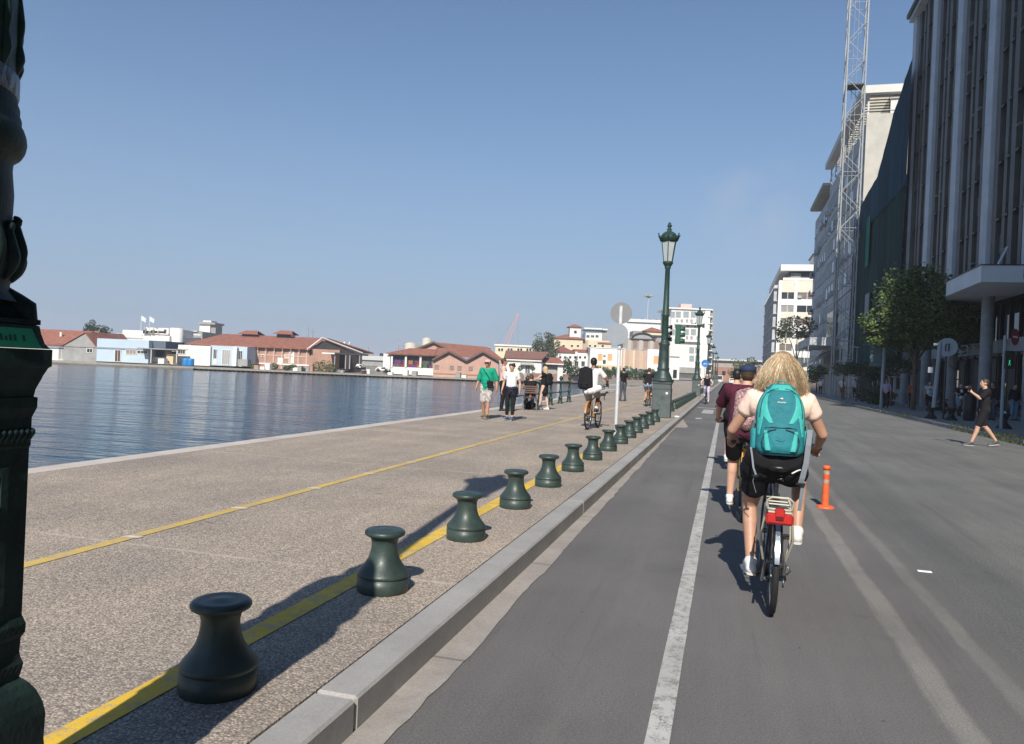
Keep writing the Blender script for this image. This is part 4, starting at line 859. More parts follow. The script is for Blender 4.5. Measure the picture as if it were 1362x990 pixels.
def canopy_leaves(g, c, r, n, size, rnd, squash=.8):
    for _ in range(n):
        while 1:
            p = Vector((rnd.uniform(-1, 1), rnd.uniform(-1, 1), rnd.uniform(-1, 1)))
            if .25 < p.length < 1: break
        p = p.normalized()*(p.length**.5); p = Vector((c[0]+p.x*r[0], c[1]+p.y*r[1], c[2]+p.z*r[2]))
        d = Vector((rnd.uniform(-1, 1), rnd.uniform(-1, 1), rnd.uniform(-.6, .6))).normalized(); e = d.cross(Vector((rnd.uniform(-1, 1), rnd.uniform(-1, 1), rnd.uniform(-1, 1)))).normalized(); s_ = size*rnd.uniform(.6, 1.4)
        g.add([p-d*s_, p-e*s_*.5, p+d*s_, p+e*s_*.5], [(0, 1, 2, 3)], rnd.choice((0, 0, 0, 1, 2)))
def leafmats(name, base):
    return [mat(name+'_leaf', base, .7, var=.35, scale=2.5), mat(name+'_leaf_light', tuple(c*1.7 for c in base), .65, var=.3, scale=3), mat(name+'_leaf_dark', tuple(c*.55 for c in base), .75, var=.3, scale=3)]
def tree(name, label, loc, H_, lobes, mats, trunk_r=.15, n=900, size=.12, seed=1, group=None, trunk_to=None, cat='tree', limbs=True):
    rnd = random.Random(seed); t = thing(name, label, cat, loc, 0, group)
    g = MB(); top = trunk_to or H_*.5; g.tube([(0, 0, -.1), (.06*trunk_r*6, 0, top*.4), (0, .1*trunk_r*4, top)], [trunk_r*1.25, trunk_r, trunk_r*.7], 8); part('trunk', g, M_bark, t)
    if limbs:
        for (c, r) in lobes[:7]:
            part('limb', MB().tube([(0, .05, top*.75), (c[0]*.45, c[1]*.45, (top+c[2])*.5), (c[0]*.9, c[1]*.9, c[2]+r[2]*.3)], [trunk_r*.55, trunk_r*.35, trunk_r*.1], 5), M_bark, t)
    g = MB(); tot = sum(r[0]*r[1]*r[2] for c, r in lobes)
    for c, r in lobes:
        k = int(n*r[0]*r[1]*r[2]/tot)
        for j in range(max(3, k//60)):       # clumps inside each lobe leave gaps
            p = Vector((rnd.gauss(0, .5), rnd.gauss(0, .5), rnd.gauss(0, .5)))
            if p.length > .95: p = p.normalized()*.95
            q = (c[0]+p.x*r[0], c[1]+p.y*r[1], c[2]+p.z*r[2]); rr = rnd.uniform(.28, .5)
            canopy_leaves(g, q, (r[0]*rr, r[1]*rr, r[2]*rr), 60, size, rnd)
    part('crown', g, mats, t, kind='stuff'); return t
L_dark = leafmats('evergreen', (.035, .065, .03)); L_mid = leafmats('plane', (.07, .11, .028)); L_olive = leafmats('olive', (.10, .12, .07)); L_bush = leafmats('hedge', (.055, .10, .03))

# -- red-roofed house, left
s = Site('warehouse', 'grey warehouse with a red hipped roof beside the ornate lamp cap', 'warehouse', 60, 481, 150)
s.box('wall', M_white, -40, 84, 461, 481, 0, 14); s.box('gable_wall', M_greyw, 84, 128, 461, 481, -.3, 14); x0, x1 = s.X(-40, 481), s.X(84, 481); xr = s.X(129, 481); zt = s.Z(90, 461); zr = s.Z(95, 440)
tiled('roof', s.t, M_rooftile, [[(x0, -.8, zt), (x1+.1, -.8, zt), (s.X(101, 448), 6.5, zr), (x0, 6.5, zr)], [(x0, 15, zt), (xr+.3, 15, zt), (s.X(108, 448), 6.5, zr), (x0, 6.5, zr)]])
part('gable', MB().add([(x1, -.45, zt), (xr, -.45, zt), ((x1+xr)/2+1.0, -.45, zr-.5), (x1, 2, zt), (xr, 2, zt), ((x1+xr)/2+1.0, 5, zr-.5)], [(0, 1, 2), (0, 2, 5, 3), (1, 4, 5, 2)]), M_greyw, s.t)
tiled('gable_roof', s.t, M_rooftile, [[(x1-.3, -.7, zt-.1), ((x1+xr)/2+1.0, -.7, zr-.35), ((x1+xr)/2+1, 14, zr), (x1-.3, 14, zt)], [(xr+.4, -.7, zt-.3), ((x1+xr)/2+1.0, -.7, zr-.35), ((x1+xr)/2+1, 14, zr), (xr+.4, 14, zt)]], .15)
s.win(78, 86, 463, 478, name='door', pane=M_greyw); s.win(116, 123, 464, 469, y=-.3)
g = MB().lathe([(.25, 0), (.25, .9)], 8, (s.X(69, 450), 3, zr-1.2)); part('chimney', g, M_white, s.t)
for i, (px, pt, w) in enumerate(((119, 429, 1.0), (139, 435, .8))):
    a, zz = shore(px, 470, 185); p_ = shore_xyz(a, 185, dk); hh = shore(px, pt, 185)[1]-dk
    tree('evergreen_tree', ['dark evergreen tree rising behind the red roofed warehouse', 'lower dark tree right beside the taller evergreen on the pier'][i], p_, hh, [((0, 0, hh-1.8*w), (2.0*w, 2.0, 1.9)), ((1.6*w, 0, hh-2.8), (1.6, 1.6, 1.5)), ((-1.3*w, 0, hh-3.0), (1.6, 1.6, 1.6))], L_dark, .25, 2000, .2, seed=20+i, group='dark trees behind the left warehouse')
# -- pale blue shed
s = Site('harbour_shed', 'pale blue flat-roofed harbour shed with a dark side and a thin canopy', 'shed', 128, 482, 147)
s.box('wall', M_pblue, 128, 197, 451.5, 482, 0, 10); s.box('dark_wall', mat('slate_wall', (.10, .13, .17), .8, var=.1), 197.2, 220, 453.5, 466, 1.5, 10); s.box('lower_wall', M_wdk, 197.2, 219, 466.5, 476, 3, 10); s.box('counter', M_white, 200, 219, 475, 482, 2, 3); s.box('fascia', mat('grey_fascia', (.22, .27, .33), .7, var=.1), 127.5, 197.6, 463, 465, -.12, -.004)
s.box('canopy', M_greyw, 182, 235, 463.5, 465, -2.5, 1.4); s.win(153, 160, 466, 481, name='door', pane=mat('brown_door', (.08, .05, .04), .7)); s.win(168, 181, 466, 471, pane=mat('shutter_brown', (.3, .22, .18), .8), bars=2); s.win(183, 196, 467, 470, bars=2)
for i, px in enumerate((136, 141)):
    pass
s.box('kiosk_box', M_white, 210, 218, 477, 484, -3, -1.5); s.box('kiosk_box', M_ochre, 221, 230, 471, 484, -1, 1); 
for px in (200, 234): s.box('canopy_post', M_trim, px, px+.8, 465, 483, -2.4, -2.2)
# -- white modernist building with the round tower and flags
s = Site('harbour_office', 'white modernist harbour office with a round stair tower and rooftop gear', 'building', 150, 484, 165)
s.box('lower_block', M_white, 152, 224, 445, 486, 0, 16); s.box('mid_block', M_white, 163, 192, 439.5, 444.8, 2, 14); s.box('upper_block', M_white, 192, 224, 436, 444.8, 1, 14)
cx = s.X(228, 480); rr = (s.X(236.5, 480)-s.X(220, 480))/2; part('round_tower', MB().lathe([(rr, 0), (rr, s.Z(228, 436)), (0, s.Z(228, 436)+.01)], 28, (cx, 2, 0)), M_white, s.t)
part('tower_base', MB().lathe([(rr*.5, 0), (rr*.5, s.Z(232, 459))], 16, (s.X(235, 480), 0, 0)), M_greyw, s.t)
for px, pt in ((188.5, 420), (199.5, 421)):
    x_ = s.X(px, 450); part('flag_pole', MB().tube([(x_, -.5, s.Z(px, 445)), (x_, -.5, s.Z(px, pt))], .07, 5), M_white, s.t)
    part('flag', MB().add([(x_, -.5, s.Z(px, pt)), (x_+1.0, -.5, s.Z(px, pt)-.6), (x_+.9, -.5, s.Z(px, pt)-1.5), (x_, -.5, s.Z(px, pt)-1.0)], [(0, 1, 2, 3)]), mat('flag_pale', (.6, .68, .75), .8), s.t)
rnd = random.Random(8)
for i in range(9):
    px = 188+rnd.uniform(0, 30); s.box('roof_unit', M_greyw if i % 2 else M_wdk, px, px+rnd.uniform(1.5, 4), 441-rnd.uniform(0, 4), 444, -.5, -.05)
s.box('window_band', M_wdk, 202, 219, 440.5, 443, .9, .999); s.box('window_band', mat('pale_panel', (.35, .42, .46), .5), 153, 190, 449, 450.5, -.05, -.001)
# -- white tower and slab behind
s = Site('white_tower', 'small square white tower standing above the roofs left of the warehouse', 'tower', 264, 470, 205)
s.box('shaft', M_white, 264, 278, 430.5, 470, 0, 5); s.box('head', M_greyw, 263.5, 286, 429, 431.5, -.6, 6); s.box('cap', M_white, 270, 281, 426.5, 428.8, 0, 4); s.box('side_face', M_greyw, 278.2, 285.5, 431.8, 470, .4, 5)
s = Site('grey_block', 'low grey and white slab with window bands behind the white tower', 'building', 237, 475, 195)
s.box('wall', M_greyw, 237, 268, 441, 475, 0, 9); s.box('band', M_wdk, 238, 267, 449, 453, -.1, -.002); s.box('band', M_white, 237, 267, 444.5, 446, -.12, -.002); s.box('roof_slab', M_white, 236, 262, 439.8, 440.9, -.4, 9)
# -- white low building with doors and barrels
s = Site('harbour_building', 'low white harbour building with dark doors beside the blue barrels', 'building', 236, 485, 150)
s.box('front_wall', M_white, 236, 279, 459.5, 486, 0, 12); s.box('side_wall', M_pblue, 279, 328, 460.5, 487, .6, 12); s.box('wall_bay', M_white, 309, 314, 462, 487, -.4, .59)
s.win(237, 246, 465.5, 470.5, bars=2); s.win(284, 288, 465, 477, y=.6); s.win(295.5, 305.5, 466, 485, y=.6, name='door', pane=M_greyw, bars=3); s.win(318, 322, 467, 478, y=.6)
s.box('door_leaf', M_white, 284, 288, 478, 485, .5, .59); s.box('parapet', M_ochre, 236, 250, 463.8, 465.3, -.1, -.003)
s.box('lean_to', M_greyw, 316, 329, 478, 487, -1.6, .5)
for i, px in enumerate((247.5, 253.5)):
    a, _ = shore(px, 483, 146); single('barrel', MB().lathe([(0, 0), (.6, 0), (.66, .3), (.66, 1.3), (.6, 1.5), (0, 1.5)], 16).ring((0, 0, .5), .66, .04, 'z', 16, 5).ring((0, 0, 1.0), .66, .04, 'z', 16, 5), mat('barrel_blue', (.02, .22, .55), .4, var=.1), ['blue barrel on the left by the white harbour building', 'blue barrel on the right, next to its twin'][i], 'barrel', 'blue barrels on the pier', loc=shore_xyz(a, 146, dk+.0))
# -- big brick warehouse with two ridge vents, dark gable and canopy
s = Site('brick_warehouse', 'long brick warehouse with a red tiled roof and two raised ridge vents', 'warehouse', 328, 487, 156)
xa, xb_, xc = s.X(250, 470), s.X(411, 480), s.X(457, 485); ze = s.Z(400, 463.5); zr = s.Z(420, 449); bot = 0
part('front_wall', MB().box(s.X(322, 480), xb_, 0, .4, -.3, ze), M_brick, s.t)
part('core', MB().box(xa, xc-1, .41, 24, -.3, ze), M_brick, s.t)
yr = 11; xrg = s.X(438, 449, yr)
tiled('roof', s.t, M_rooftile, [[(xa, -.9, ze-.2), (xb_+.4, -.9, ze-.2), (xrg, yr, zr), (xa+3, yr, zr)], [(xa, 25, ze-.2), (xc+1.5, 25, ze-.2), (xrg, yr, zr), (xa+3, yr, zr)]], .25)
part('gable', MB().add([(xb_, 0, ze-.35), (xrg, yr*.45, zr-.5), (xc+.8, 13, ze-.35), (xb_, 0, -.3), (xc+.8, 13, -.3)], [(0, 1, 2), (0, 2, 4, 3)]), M_gable_dk, s.t)  # the gable end's shade is put into its near-black colour
part('gable_brick', MB().add([(xb_+.02, -.05, -.3), (xb_+2.6, .65, -.3), (xb_+2.6, .65, ze-1.4), (xb_+.02, -.05, ze-1.4)], [(0, 1, 2, 3)]), M_brick, s.t)
part('barge_board', MB().tube([(xb_-.2, -.95, ze-.15), (xrg, yr*.42, zr+.1), (xc+1.4, 12, ze-.3)], .2, 4), M_trim, s.t)
for pa, pb in ((320, 346), (366, 392)):
    x0, x1 = s.X(pa, 446, 10), s.X(pb, 446, 10); z_ = s.Z((pa+pb)/2, 446.5, 10); part('ridge_vent', MB().box(x0+.6, x1-.6, 9.2, 12.6, zr-.4, z_+.35), M_wdk, s.t)
    tiled('vent_roof', s.t, M_rooftile, [[(x0, 8.4, z_+.2), (x1, 8.4, z_+.2), (x1-.8, 10.9, z_+1.0), (x0+.8, 10.9, z_+1.0)], [(x0, 13.4, z_+.2), (x1, 13.4, z_+.2), (x1-.8, 10.9, z_+1.0), (x0+.8, 10.9, z_+1.0)]], .12)
pm_ = MB().box(-.13, .13, -.14, -.01, -.3, ze-.4).mesh('pilaster', mat('pale_brick_trim', (.55, .40, .33), .85)); repeat('pilaster', pm_, s.t, [(s.X(px, 475), 0, 0) for px in range(331, 411, 11)])
for px in range(333, 405, 11):
    part('eave_bracket', MB().tube([(s.X(px, 470), -.02, ze-1.3), (s.X(px, 470), -.85, ze-.25)], .07, 4), M_trim, s.t)
part('course', MB().box(s.X(328, 480), xb_-.1, -.10, -.012, 2.3, 2.5), MATS['pale_brick_trim'], s.t)
s.win(384.5, 390.5, 467.5, 483, name='door', pane=M_white, bars=0); s.win(338, 343, 471, 476, pane=M_ochre, bars=0); s.win(379, 384, 472, 476.5, pane=M_ochre, bars=0); s.win(348, 351, 472, 474.5, bars=0)
s.box('plinth', M_trim, 328, 411, 483.6, 485.4, -.16, -.012)
# canopy of steel posts at the gable
s = Site('steel_canopy', 'dark steel canopy on thin posts attached to the warehouse gable', 'canopy', 428, 490, 150)
s.box('canopy_roof', M_frame_dk, 428, 478.5, 469.3, 471.6, -1, 8); s.box('side_sheet', M_gable_dk, 428, 458, 472, 489.5, 7, 7.3)
for px in (444, 458.5, 464, 477): s.box('canopy_post', M_greyw, px, px+1.3, 471.8, 491, -.9, -.7)
s.box('pale_arm', M_trim, 428, 445, 469.0, 471.0, -1.3, -1.01)
# shrubs, boxes and vans on the pier edge
rnd = random.Random(31); shr = [(338, 483, 1.0), (364, 483.5, 1.3), (382, 484.5, .9), (390, 485, 1.2), (424, 483, 2.0), (434, 484.5, 2.3), (441, 486, 1.6), (405, 487, .7)]
for i, (px, py, h_) in enumerate(shr):
    a, _ = shore(px, py, 146); g = MB(); canopy_leaves(g, (0, 0, h_*.55), (h_*.75, .8, h_*.5), 260, .16, rnd)
    o = single('shrub', g, L_bush, ['leftmost small shrub on the pier by the brick wall', 'round shrub left of the white panel on the pier', 'small shrub right of the white panel', 'shrub in front of the white warehouse door', 'large shrub left of the canopy posts', 'largest shrub, under the steel canopy', 'shrub touching the first canopy post', 'tiny shrub on the pier edge right of the door'][i], 'shrub', 'shrubs on the pier', loc=shore_xyz(a, 146, dk)); 
s = Site('notice_panel', 'white notice panel standing on the pier before the brick wall', 'panel', 369, 488, 147); s.box('board', M_white, 369, 376, 476, 484, 0, .15); s.box('leg', M_greyw, 370, 370.8, 484, 488, 0, .1); s.box('leg', M_greyw, 374.5, 375.3, 484, 488, 0, .1)
def vehicle(px0, px1, yt, yb, D, label, body, cat='van'):
    s = Site('parked_van' if cat == 'van' else 'parked_car', label, cat, px0, yb, D); w = s.X(px1, yb); h_ = s.Z((px0+px1)/2, yt)
    M_ = Matrix(((0, 1, 0, 0), (1, 0, 0, 0), (0, 0, 1, 0), (0, 0, 0, 1)))
    prof = [(0, .35), (0, h_*.6), (w*.08, h_*.92), (w*.14, h_), (w*.72, h_), (w*.84, h_*.62), (w, h_*.5), (w, .35)] if cat == 'van' else [(0, .3), (0, h_*.55), (w*.06, h_*.62), (w*.2, h_), (w*.6, h_), (w*.76, h_*.62), (w*.98, h_*.52), (w, .3)]
    g = MB(); n_ = len(prof); vs = [(x, y_, z) for y_ in (0, 1.8) for x, z in prof]; g.add(vs, [tuple(range(n_))[::-1], tuple(range(n_, 2*n_))]+[(i, (i+1) % n_, n_+(i+1) % n_, n_+i) for i in range(n_)]); part('body', g, body, s.t)
    for xw in (w*.2, w*.8): 
        for yw in (-.03, 1.62): part('wheel', MB().lathe([(.0, -.1), (.33, -.1), (.35, 0), (.33, .1), (0, .1)], 14, M=Matrix.Translation((xw, yw+.1, .34)) @ Matrix.Rotation(R(90), 4, 'X')), M_black, s.t)
    part('side_window', MB().box(w*.45, w*.73, -.02, .0, h_*.58, h_*.9), M_wdk, s.t); part('bumper', MB().box(w*.96, w*1.02, .1, 1.7, .3, .55), M_frame_dk, s.t); return s
vehicle(473, 484, 484.5, 491.5, 146, 'small white van parked under the end of the steel canopy', M_white)
vehicle(499, 517, 488, 494.5, 150, 'low white vehicle parked before the white end of the glazed hall', M_white, 'car')
rnd = random.Random(12)
for i in range(16):
    px = [342, 350, 357, 394, 399, 409, 414, 450, 455, 486, 490, 520, 610, 618, 540, 552][i]; D = 142.5+9*(px-264)/376; a, _ = shore(px, 490, D); h_ = rnd.uniform(.5, 1.1)
    single('planter_box', MB().bbox(-.5, .5, -.4, .4, 0, h_, .04).box(-.42, .42, -.32, .32, h_, h_+.04, 1), [rnd.choice([M_white, M_greyw, M_brick, M_trim]), M_bark], '%s pale bollard box on the pier edge counted from the left' % (ordn+['fifteenth', 'sixteenth'])[i].replace('nearest', 'first'), 'box', 'boxes along the pier edge', loc=shore_xyz(a, D, dk))
# distant port sheds and crane pylons on the horizon
s = Site('port_shed', 'long low grey port shed on the horizon between the warehouses', 'shed', 455, 483, 300); s.box('wall', M_greyw, 455, 512, 479, 486, 0, 10); s.box('upper_wall', mat('pale_shed', (.5, .5, .47), .8), 462, 510, 473, 478.9, 1, 10); s.box('window_band', M_wdk, 456, 511, 478.7, 480.2, -.2, -.01); s.box('shed_wing', M_wdk, 505, 510, 470, 474, 4, 9)
for i, (px, pt) in enumerate(((408, 433), (414, 436), (489, 461), (495, 467), (529, 458), (536, 455))):
    a, zb = shore(px, 485, 360); zt_ = shore(px, pt, 360)[1]; single('distant_mast', MB().tube([(0, 0, 0), (0, 0, zt_-dk)], [.3, .18], 5).tube([(-1.2, 0, zt_-dk-2), (1.2, 0, zt_-dk-2)], .12, 4), M_greyw, '%s thin grey mast far behind the port roofs, counted from the left' % ordn[i].replace('nearest', 'first'), 'mast', 'thin masts on the port horizon', loc=shore_xyz(a, 360, dk))
# pale lattice pieces behind the warehouse gable
s = Site('gangway_frame', 'pale A-shaped steel frame showing above the dark canopy', 'frame', 456, 486, 260)
for pa, pb in ((452, 458), (458, 459), (458, 466)): part('strut', MB().tube([(s.X(pa, 470), 0, s.Z(pa, 470)), (s.X(pb, 453), 0, s.Z(pb, 455))], .28, 4), M_white, s.t)
# -- glazed restaurant wing
s = Site('glazed_hall', 'white columned hall with coloured window panels at the pier edge', 'building', 510, 497, 152)
s.box('back_wall', M_wdk, 511, 577, 471, 498, .9, 8); s.box('end_wall', M_white, 509, 518, 470.5, 496, -.2, 8); s.box('sill_wall', M_white, 519, 576, 489, 498.5, -.1, .3); s.box('lintel', M_trim, 517, 577, 471.5, 473.2, -.35, .5)
for px in (519.3, 538, 557.5): s.box('column', M_trim, px, px+2.6, 473.3, 489, -.3, .35)
stc = [mat('glass_red', (.30, .03, .03), .3), mat('glass_green', (.03, .16, .08), .3), mat('glass_purple', (.14, .04, .20), .3), mat('glass_amber', (.32, .16, .04), .3), mat('glass_dark', (.03, .04, .05), .2), mat('glass_wine', (.18, .04, .07), .3)]
rnd = random.Random(17)
for (a_, b_) in ((522, 538), (540.6, 557.5), (560, 576)):
    n_ = 6
    for i in range(n_):
        for j in range(3):
            pa = a_+(b_-a_)*i/n_; pb = a_+(b_-a_)*(i+1)/n_-.25; ya_ = 473.4+j*5.2; s.box('glass_panel', stc[4] if j == 0 else rnd.choice(stc), pa, pb, ya_+.04*(pa-520), ya_+5.0+.04*(pa-520), .35, .45)
x0, x1 = s.X(517, 480), s.X(578, 480); zt = s.Z(545, 472.2); tiled('roof', s.t, M_rooftile, [[(x0-.4, -.9, zt), (x1, -.9, zt-.0), (x1, 5, zt+1.25), (x0+3.5, 5, zt+1.25)]], .2)
# tanks behind
s = Site('storage_tank', 'pair of pale cylindrical tanks behind the glazed hall roof', 'tank', 545, 485, 220)
for pa, pb, yt in ((538, 553, 457), (561, 573, 450.5)):
    r_ = (s.X(pb, 470)-s.X(pa, 470))/2; part('tank', MB().lathe([(r_, 0), (r_, s.Z((pa+pb)/2, yt)), (0, s.Z((pa+pb)/2, yt)+.4)], 20, ((s.X(pa, 470)+s.X(pb, 470))/2, 0, 0)), mat('tank_cream', (.50, .47, .40), .7), s.t)
s.box('low_link', M_greyw, 548, 575, 458, 480, 3, 9)
# -- triple-gabled salmon brick building
s = Site('brick_hall', 'salmon brick hall with saw-like double gables and red roofs on the water', 'building', 575, 502, 152, turn=R(4))
def gz(px, py, dd=0): return s.X(px, py, dd), s.Z(px, py, dd)
B1_ = [gz(575.5, 500), gz(575.5, 480), gz(597, 468.5), gz(620, 481), gz(642, 469), gz(663, 481), gz(663, 504)]
B1_[0] = (B1_[0][0], -.4); B1_[-1] = (B1_[-1][0], -.4)
part('front_wall', MB().add([(x, 0, z) for x, z in B1_]+[(x, .4, z) for x, z in B1_], [tuple(range(7)), tuple(range(7, 14))[::-1]]+[(i, i+7, (i+1) % 7+7, (i+1) % 7) for i in range(7)]), M_brick2, s.t)
part('side_wall', MB().box(B1_[0][0], B1_[0][0]+.4, .41, 26, -.4, B1_[1][1]).box(B1_[-1][0]-.4, B1_[-1][0], .41, 26, -.4, B1_[5][1]), M_brick2, s.t)
dq = []
pts = [B1_[1], B1_[2], B1_[3], B1_[4], B1_[5]]
for (xa, za), (xb_, zb) in zip(pts[:-1], pts[1:]): dq.append([(xa, -.5, za), (xb_, -.5, zb), (xb_, 28, zb), (xa, 28, za)])
for q in dq: tiled('roof_slope', s.t, M_rooftile, [q], .18)
zt2 = B1_[2][1]; tiled('rear_roof', s.t, M_rooftile, [[(B1_[2][0]-3, 9, zt2-.9), (B1_[4][0]+1, 9, B1_[4][1]-.9), (B1_[4][0]+.5, 17, B1_[4][1]+.75), (B1_[2][0]-3, 17, zt2+.95)]], .2)
for (xa, za), (xb_, zb) in zip(pts[:-1], pts[1:]): part('verge_board', MB().tube([(xa, -.55, za+.1), (xb_, -.55, zb+.1)], .26, 4), mat('verge_brown', (.13, .09, .08), .8), s.t)
for px in (578.5, 598.5, 608.5, 623.5): s.win(px, px+4.5, 486+.045*(px-578), 490.5+.045*(px-578), pane=mat('dusty_pane', (.22, .20, .19), .5), frame=M_brick, bars=1)
s.box('plinth', M_brick, 576, 663, 497.5, 499, -.12, -.003)
s2 = Site('brick_hall', 'taller rear brick gable with the broad red roof behind the double gables', 'building', 555, 495, 172)
gp = [gz_ for gz_ in (((s2.X(549, 485)), 0), (s2.X(549, 467), s2.Z(549, 467.5)), (s2.X(577, 457), s2.Z(577, 456.5)), (s2.X(600, 467), s2.Z(600, 467.5)), (s2.X(600, 485), 0))]
part('gable_wall', MB().add([(x, 0, z) for x, z in gp]+[(x, .4, z) for x, z in gp], [tuple(range(5)), tuple(range(5, 10))[::-1]]+[(i, i+5, (i+1) % 5+5, (i+1) % 5) for i in range(5)]), M_brick2, s2.t)
(xa, za), (xm, zm), (xb_, zb) = gp[1], gp[2], gp[3]
tiled('roof_slope', s2.t, M_rooftile, [[(xa, -.5, za), (xm, -.5, zm), (xm+12, 30, zm), (xa, 30, za)]], .2)
xr2, zr2 = s2.X(646, 461), zm-.5
tiled('roof_slope', s2.t, M_rooftile, [[(xm, -.5, zm), (xb_, -.5, zb), (s2.X(672, 482), 4, s2.Z(672, 481)), (xr2, 10, zm-.3)], [(xm, -.5, zm), (xr2, 10, zm-.3), (xr2, 24, zb), (xm, 24, zb)]], .2)
part('verge_board', MB().tube([(xa, -.55, za+.1), (xm, -.55, zm+.15), (xb_, -.55, zb+.1)], .28, 4), MATS['verge_brown'], s2.t)
part('core', MB().box(xa+.5, xb_-.5, .5, 20, 0, za), M_brick2, s2.t)
# -- yellow block, crane boom, tree
s = Site('long_building', 'long pale yellow building with paired windows showing above the brown roof', 'building', 658, 482, 235); s.box('wall', M_yel, 658, 712, 461, 482, 0, 12); s.box('cornice', M_trim, 657.5, 713, 459, 461, -.4, 12)
for px in (662.5, 675, 688, 700): s.win(px, px+2.8, 463.5, 467.2, bars=0); s.win(px+3.8, px+6.6, 463.5, 467.2, bars=0)
s = Site('port_crane', 'faded pink lattice crane boom leaning over the distant port', 'crane', 671, 482, 420); bm_ = mat('crane_pink', (.56, .36, .36), .6, var=.1)
A_, B_ = Vector((s.X(671, 465), 0, s.Z(671, 465))), Vector((s.X(689.5, 417), 0, s.Z(689.5, 417)))
n_ = (B_-A_).cross(Vector((0, 1, 0))).normalized()
part('boom_chord', MB().tube([A_-n_*1.3, B_-n_*.4], .22, 4), bm_, s.t); part('boom_chord', MB().tube([A_+n_*1.3, B_+n_*.4], .22, 4), bm_, s.t)
for i in range(14):
    f0_, f1_ = i/14, (i+1)/14; sg_ = 1 if i % 2 else -1; part('boom_brace', MB().tube([A_.lerp(B_, f0_)+n_*sg_*(1.3-.9*f0_), A_.lerp(B_, f1_)-n_*sg_*(1.3-.9*f1_)], .13, 4), bm_, s.t)
part('cable', MB().tube([B_, (s.X(689, 470), 0, s.Z(689, 470))], .08, 4).tube([B_, (s.X(652, 470), 0, s.Z(652, 470))], .07, 4), M_greyw, s.t); part('cabin', MB().bbox(A_.x-2, A_.x+2, -2, 2, -4, A_.z, .2), bm_, s.t)
# -- white building with brown roof, red-roofed annex
s = Site('white_building', 'white harbour building with a brown roof and a small awning behind the couple', 'building', 672, 506, 168)
s.box('wall', M_white, 672, 719, 480, 507, 0, 10); s.box('cornice', M_trim, 670, 720, 478, 480.2, -.5, .6); x0, x1 = s.X(682, 480), s.X(724, 480); z_ = s.Z(700, 477.9); tiled('roof', s.t, mat('brown_tiles', (.22, .11, .085), .85, var=.15, scale=.8, detail=7), [[(s.X(670, 480), -.7, z_), (x1-.4, -.7, z_), (x1+1.2, 5, z_+1.7), (s.X(672, 480), 5, z_+1.7)], [(s.X(670, 480), 11, z_), (x1, 11, z_), (x1+1.2, 5, z_+1.7), (s.X(672, 480), 5, z_+1.7)]], .2)
part('awning', MB().box(s.X(692, 485), s.X(709.5, 485), -1.2, -.002, s.Z(700, 485.5), s.Z(700, 483)), mat('awning_pale', (.45, .45, .42), .8), s.t); s.win(698.5, 704.5, 487, 496, pane=mat('teal_pane', (.07, .14, .18), .3), bars=1); s.box('window_side', mat('awning_pale', (.45, .45, .42), .8), 693, 697, 485.8, 489.5, -.06, -.002)
for i, px in enumerate((691.5, 708)):
    a, _ = shore(px, 500, 166); g = MB(); canopy_leaves(g, (0, 0, 1.6), (.55, .55, .55), 160, .14, random.Random(i)); g.tube([(0, 0, 0), (0, 0, 1.2)], .06, 5, mi=2); single('topiary', g, L_bush, ['round clipped bush left of the awning window', 'round clipped bush right of the awning window'][i], 'bush', 'clipped bushes by the white building', loc=shore_xyz(a, 166, shore(px, 500, 166)[1]))
s = Site('red_roof_annex', 'low annex with a small red roof right of the white building', 'building', 722, 508, 172); s.box('wall', M_greyw, 722, 741, 484, 508, .8, 7); s.box('pier_wall', M_white, 741, 748, 484, 508, 0, 7); s.box('shutter', mat('shutter_grey', (.36, .34, .31), .7), 724, 739, 489, 499, .7, .79)
x0, x1 = s.X(720, 485), s.X(750, 485); z_ = s.Z(735, 483.5); tiled('roof', s.t, M_rooftile, [[(x0, -.7, z_), (x1, -.7, z_), (x1-1, 4, z_+1.2), (x0+.8, 4, z_+1.2)]], .2); s.box('fascia', M_trim, 720, 750, 483.6, 485, -.8, -.5)
a, _ = shore(722, 500, 200); p_ = shore_xyz(a, 200, 0); hh = shore(724, 443, 200)[1]
tree('palm_like_tree', 'grey green bushy tree above the brown roof', p_, hh, [((-1.0, 0, hh-3.2), (2.6, 2.4, 2.6)), ((1.8, 0, hh-2.0), (1.9, 2.0, 2.2)), ((.8, 0, hh-5.0), (3.4, 2.5, 2.2)), ((2.4, 0, hh-4.5), (1.6, 2, 2.6))], L_olive, .3, 4200, .24, seed=41)
a, _ = shore(754, 505, 176); p_ = shore_xyz(a, 176, 0)
tree('round_tree', 'dark round tree beside the red roofed annex', p_, 4.6, [((0, 0, 2.9), (1.9, 1.6, 1.7)), ((1.8, 0, 1.8), (1.6, 1.4, 1.3)), ((.5, 0, 1.6), (2.4, 1.4, 1.4))], L_dark, .15, 2200, .18, seed=43)
a, _ = shore(752, 500, 178)
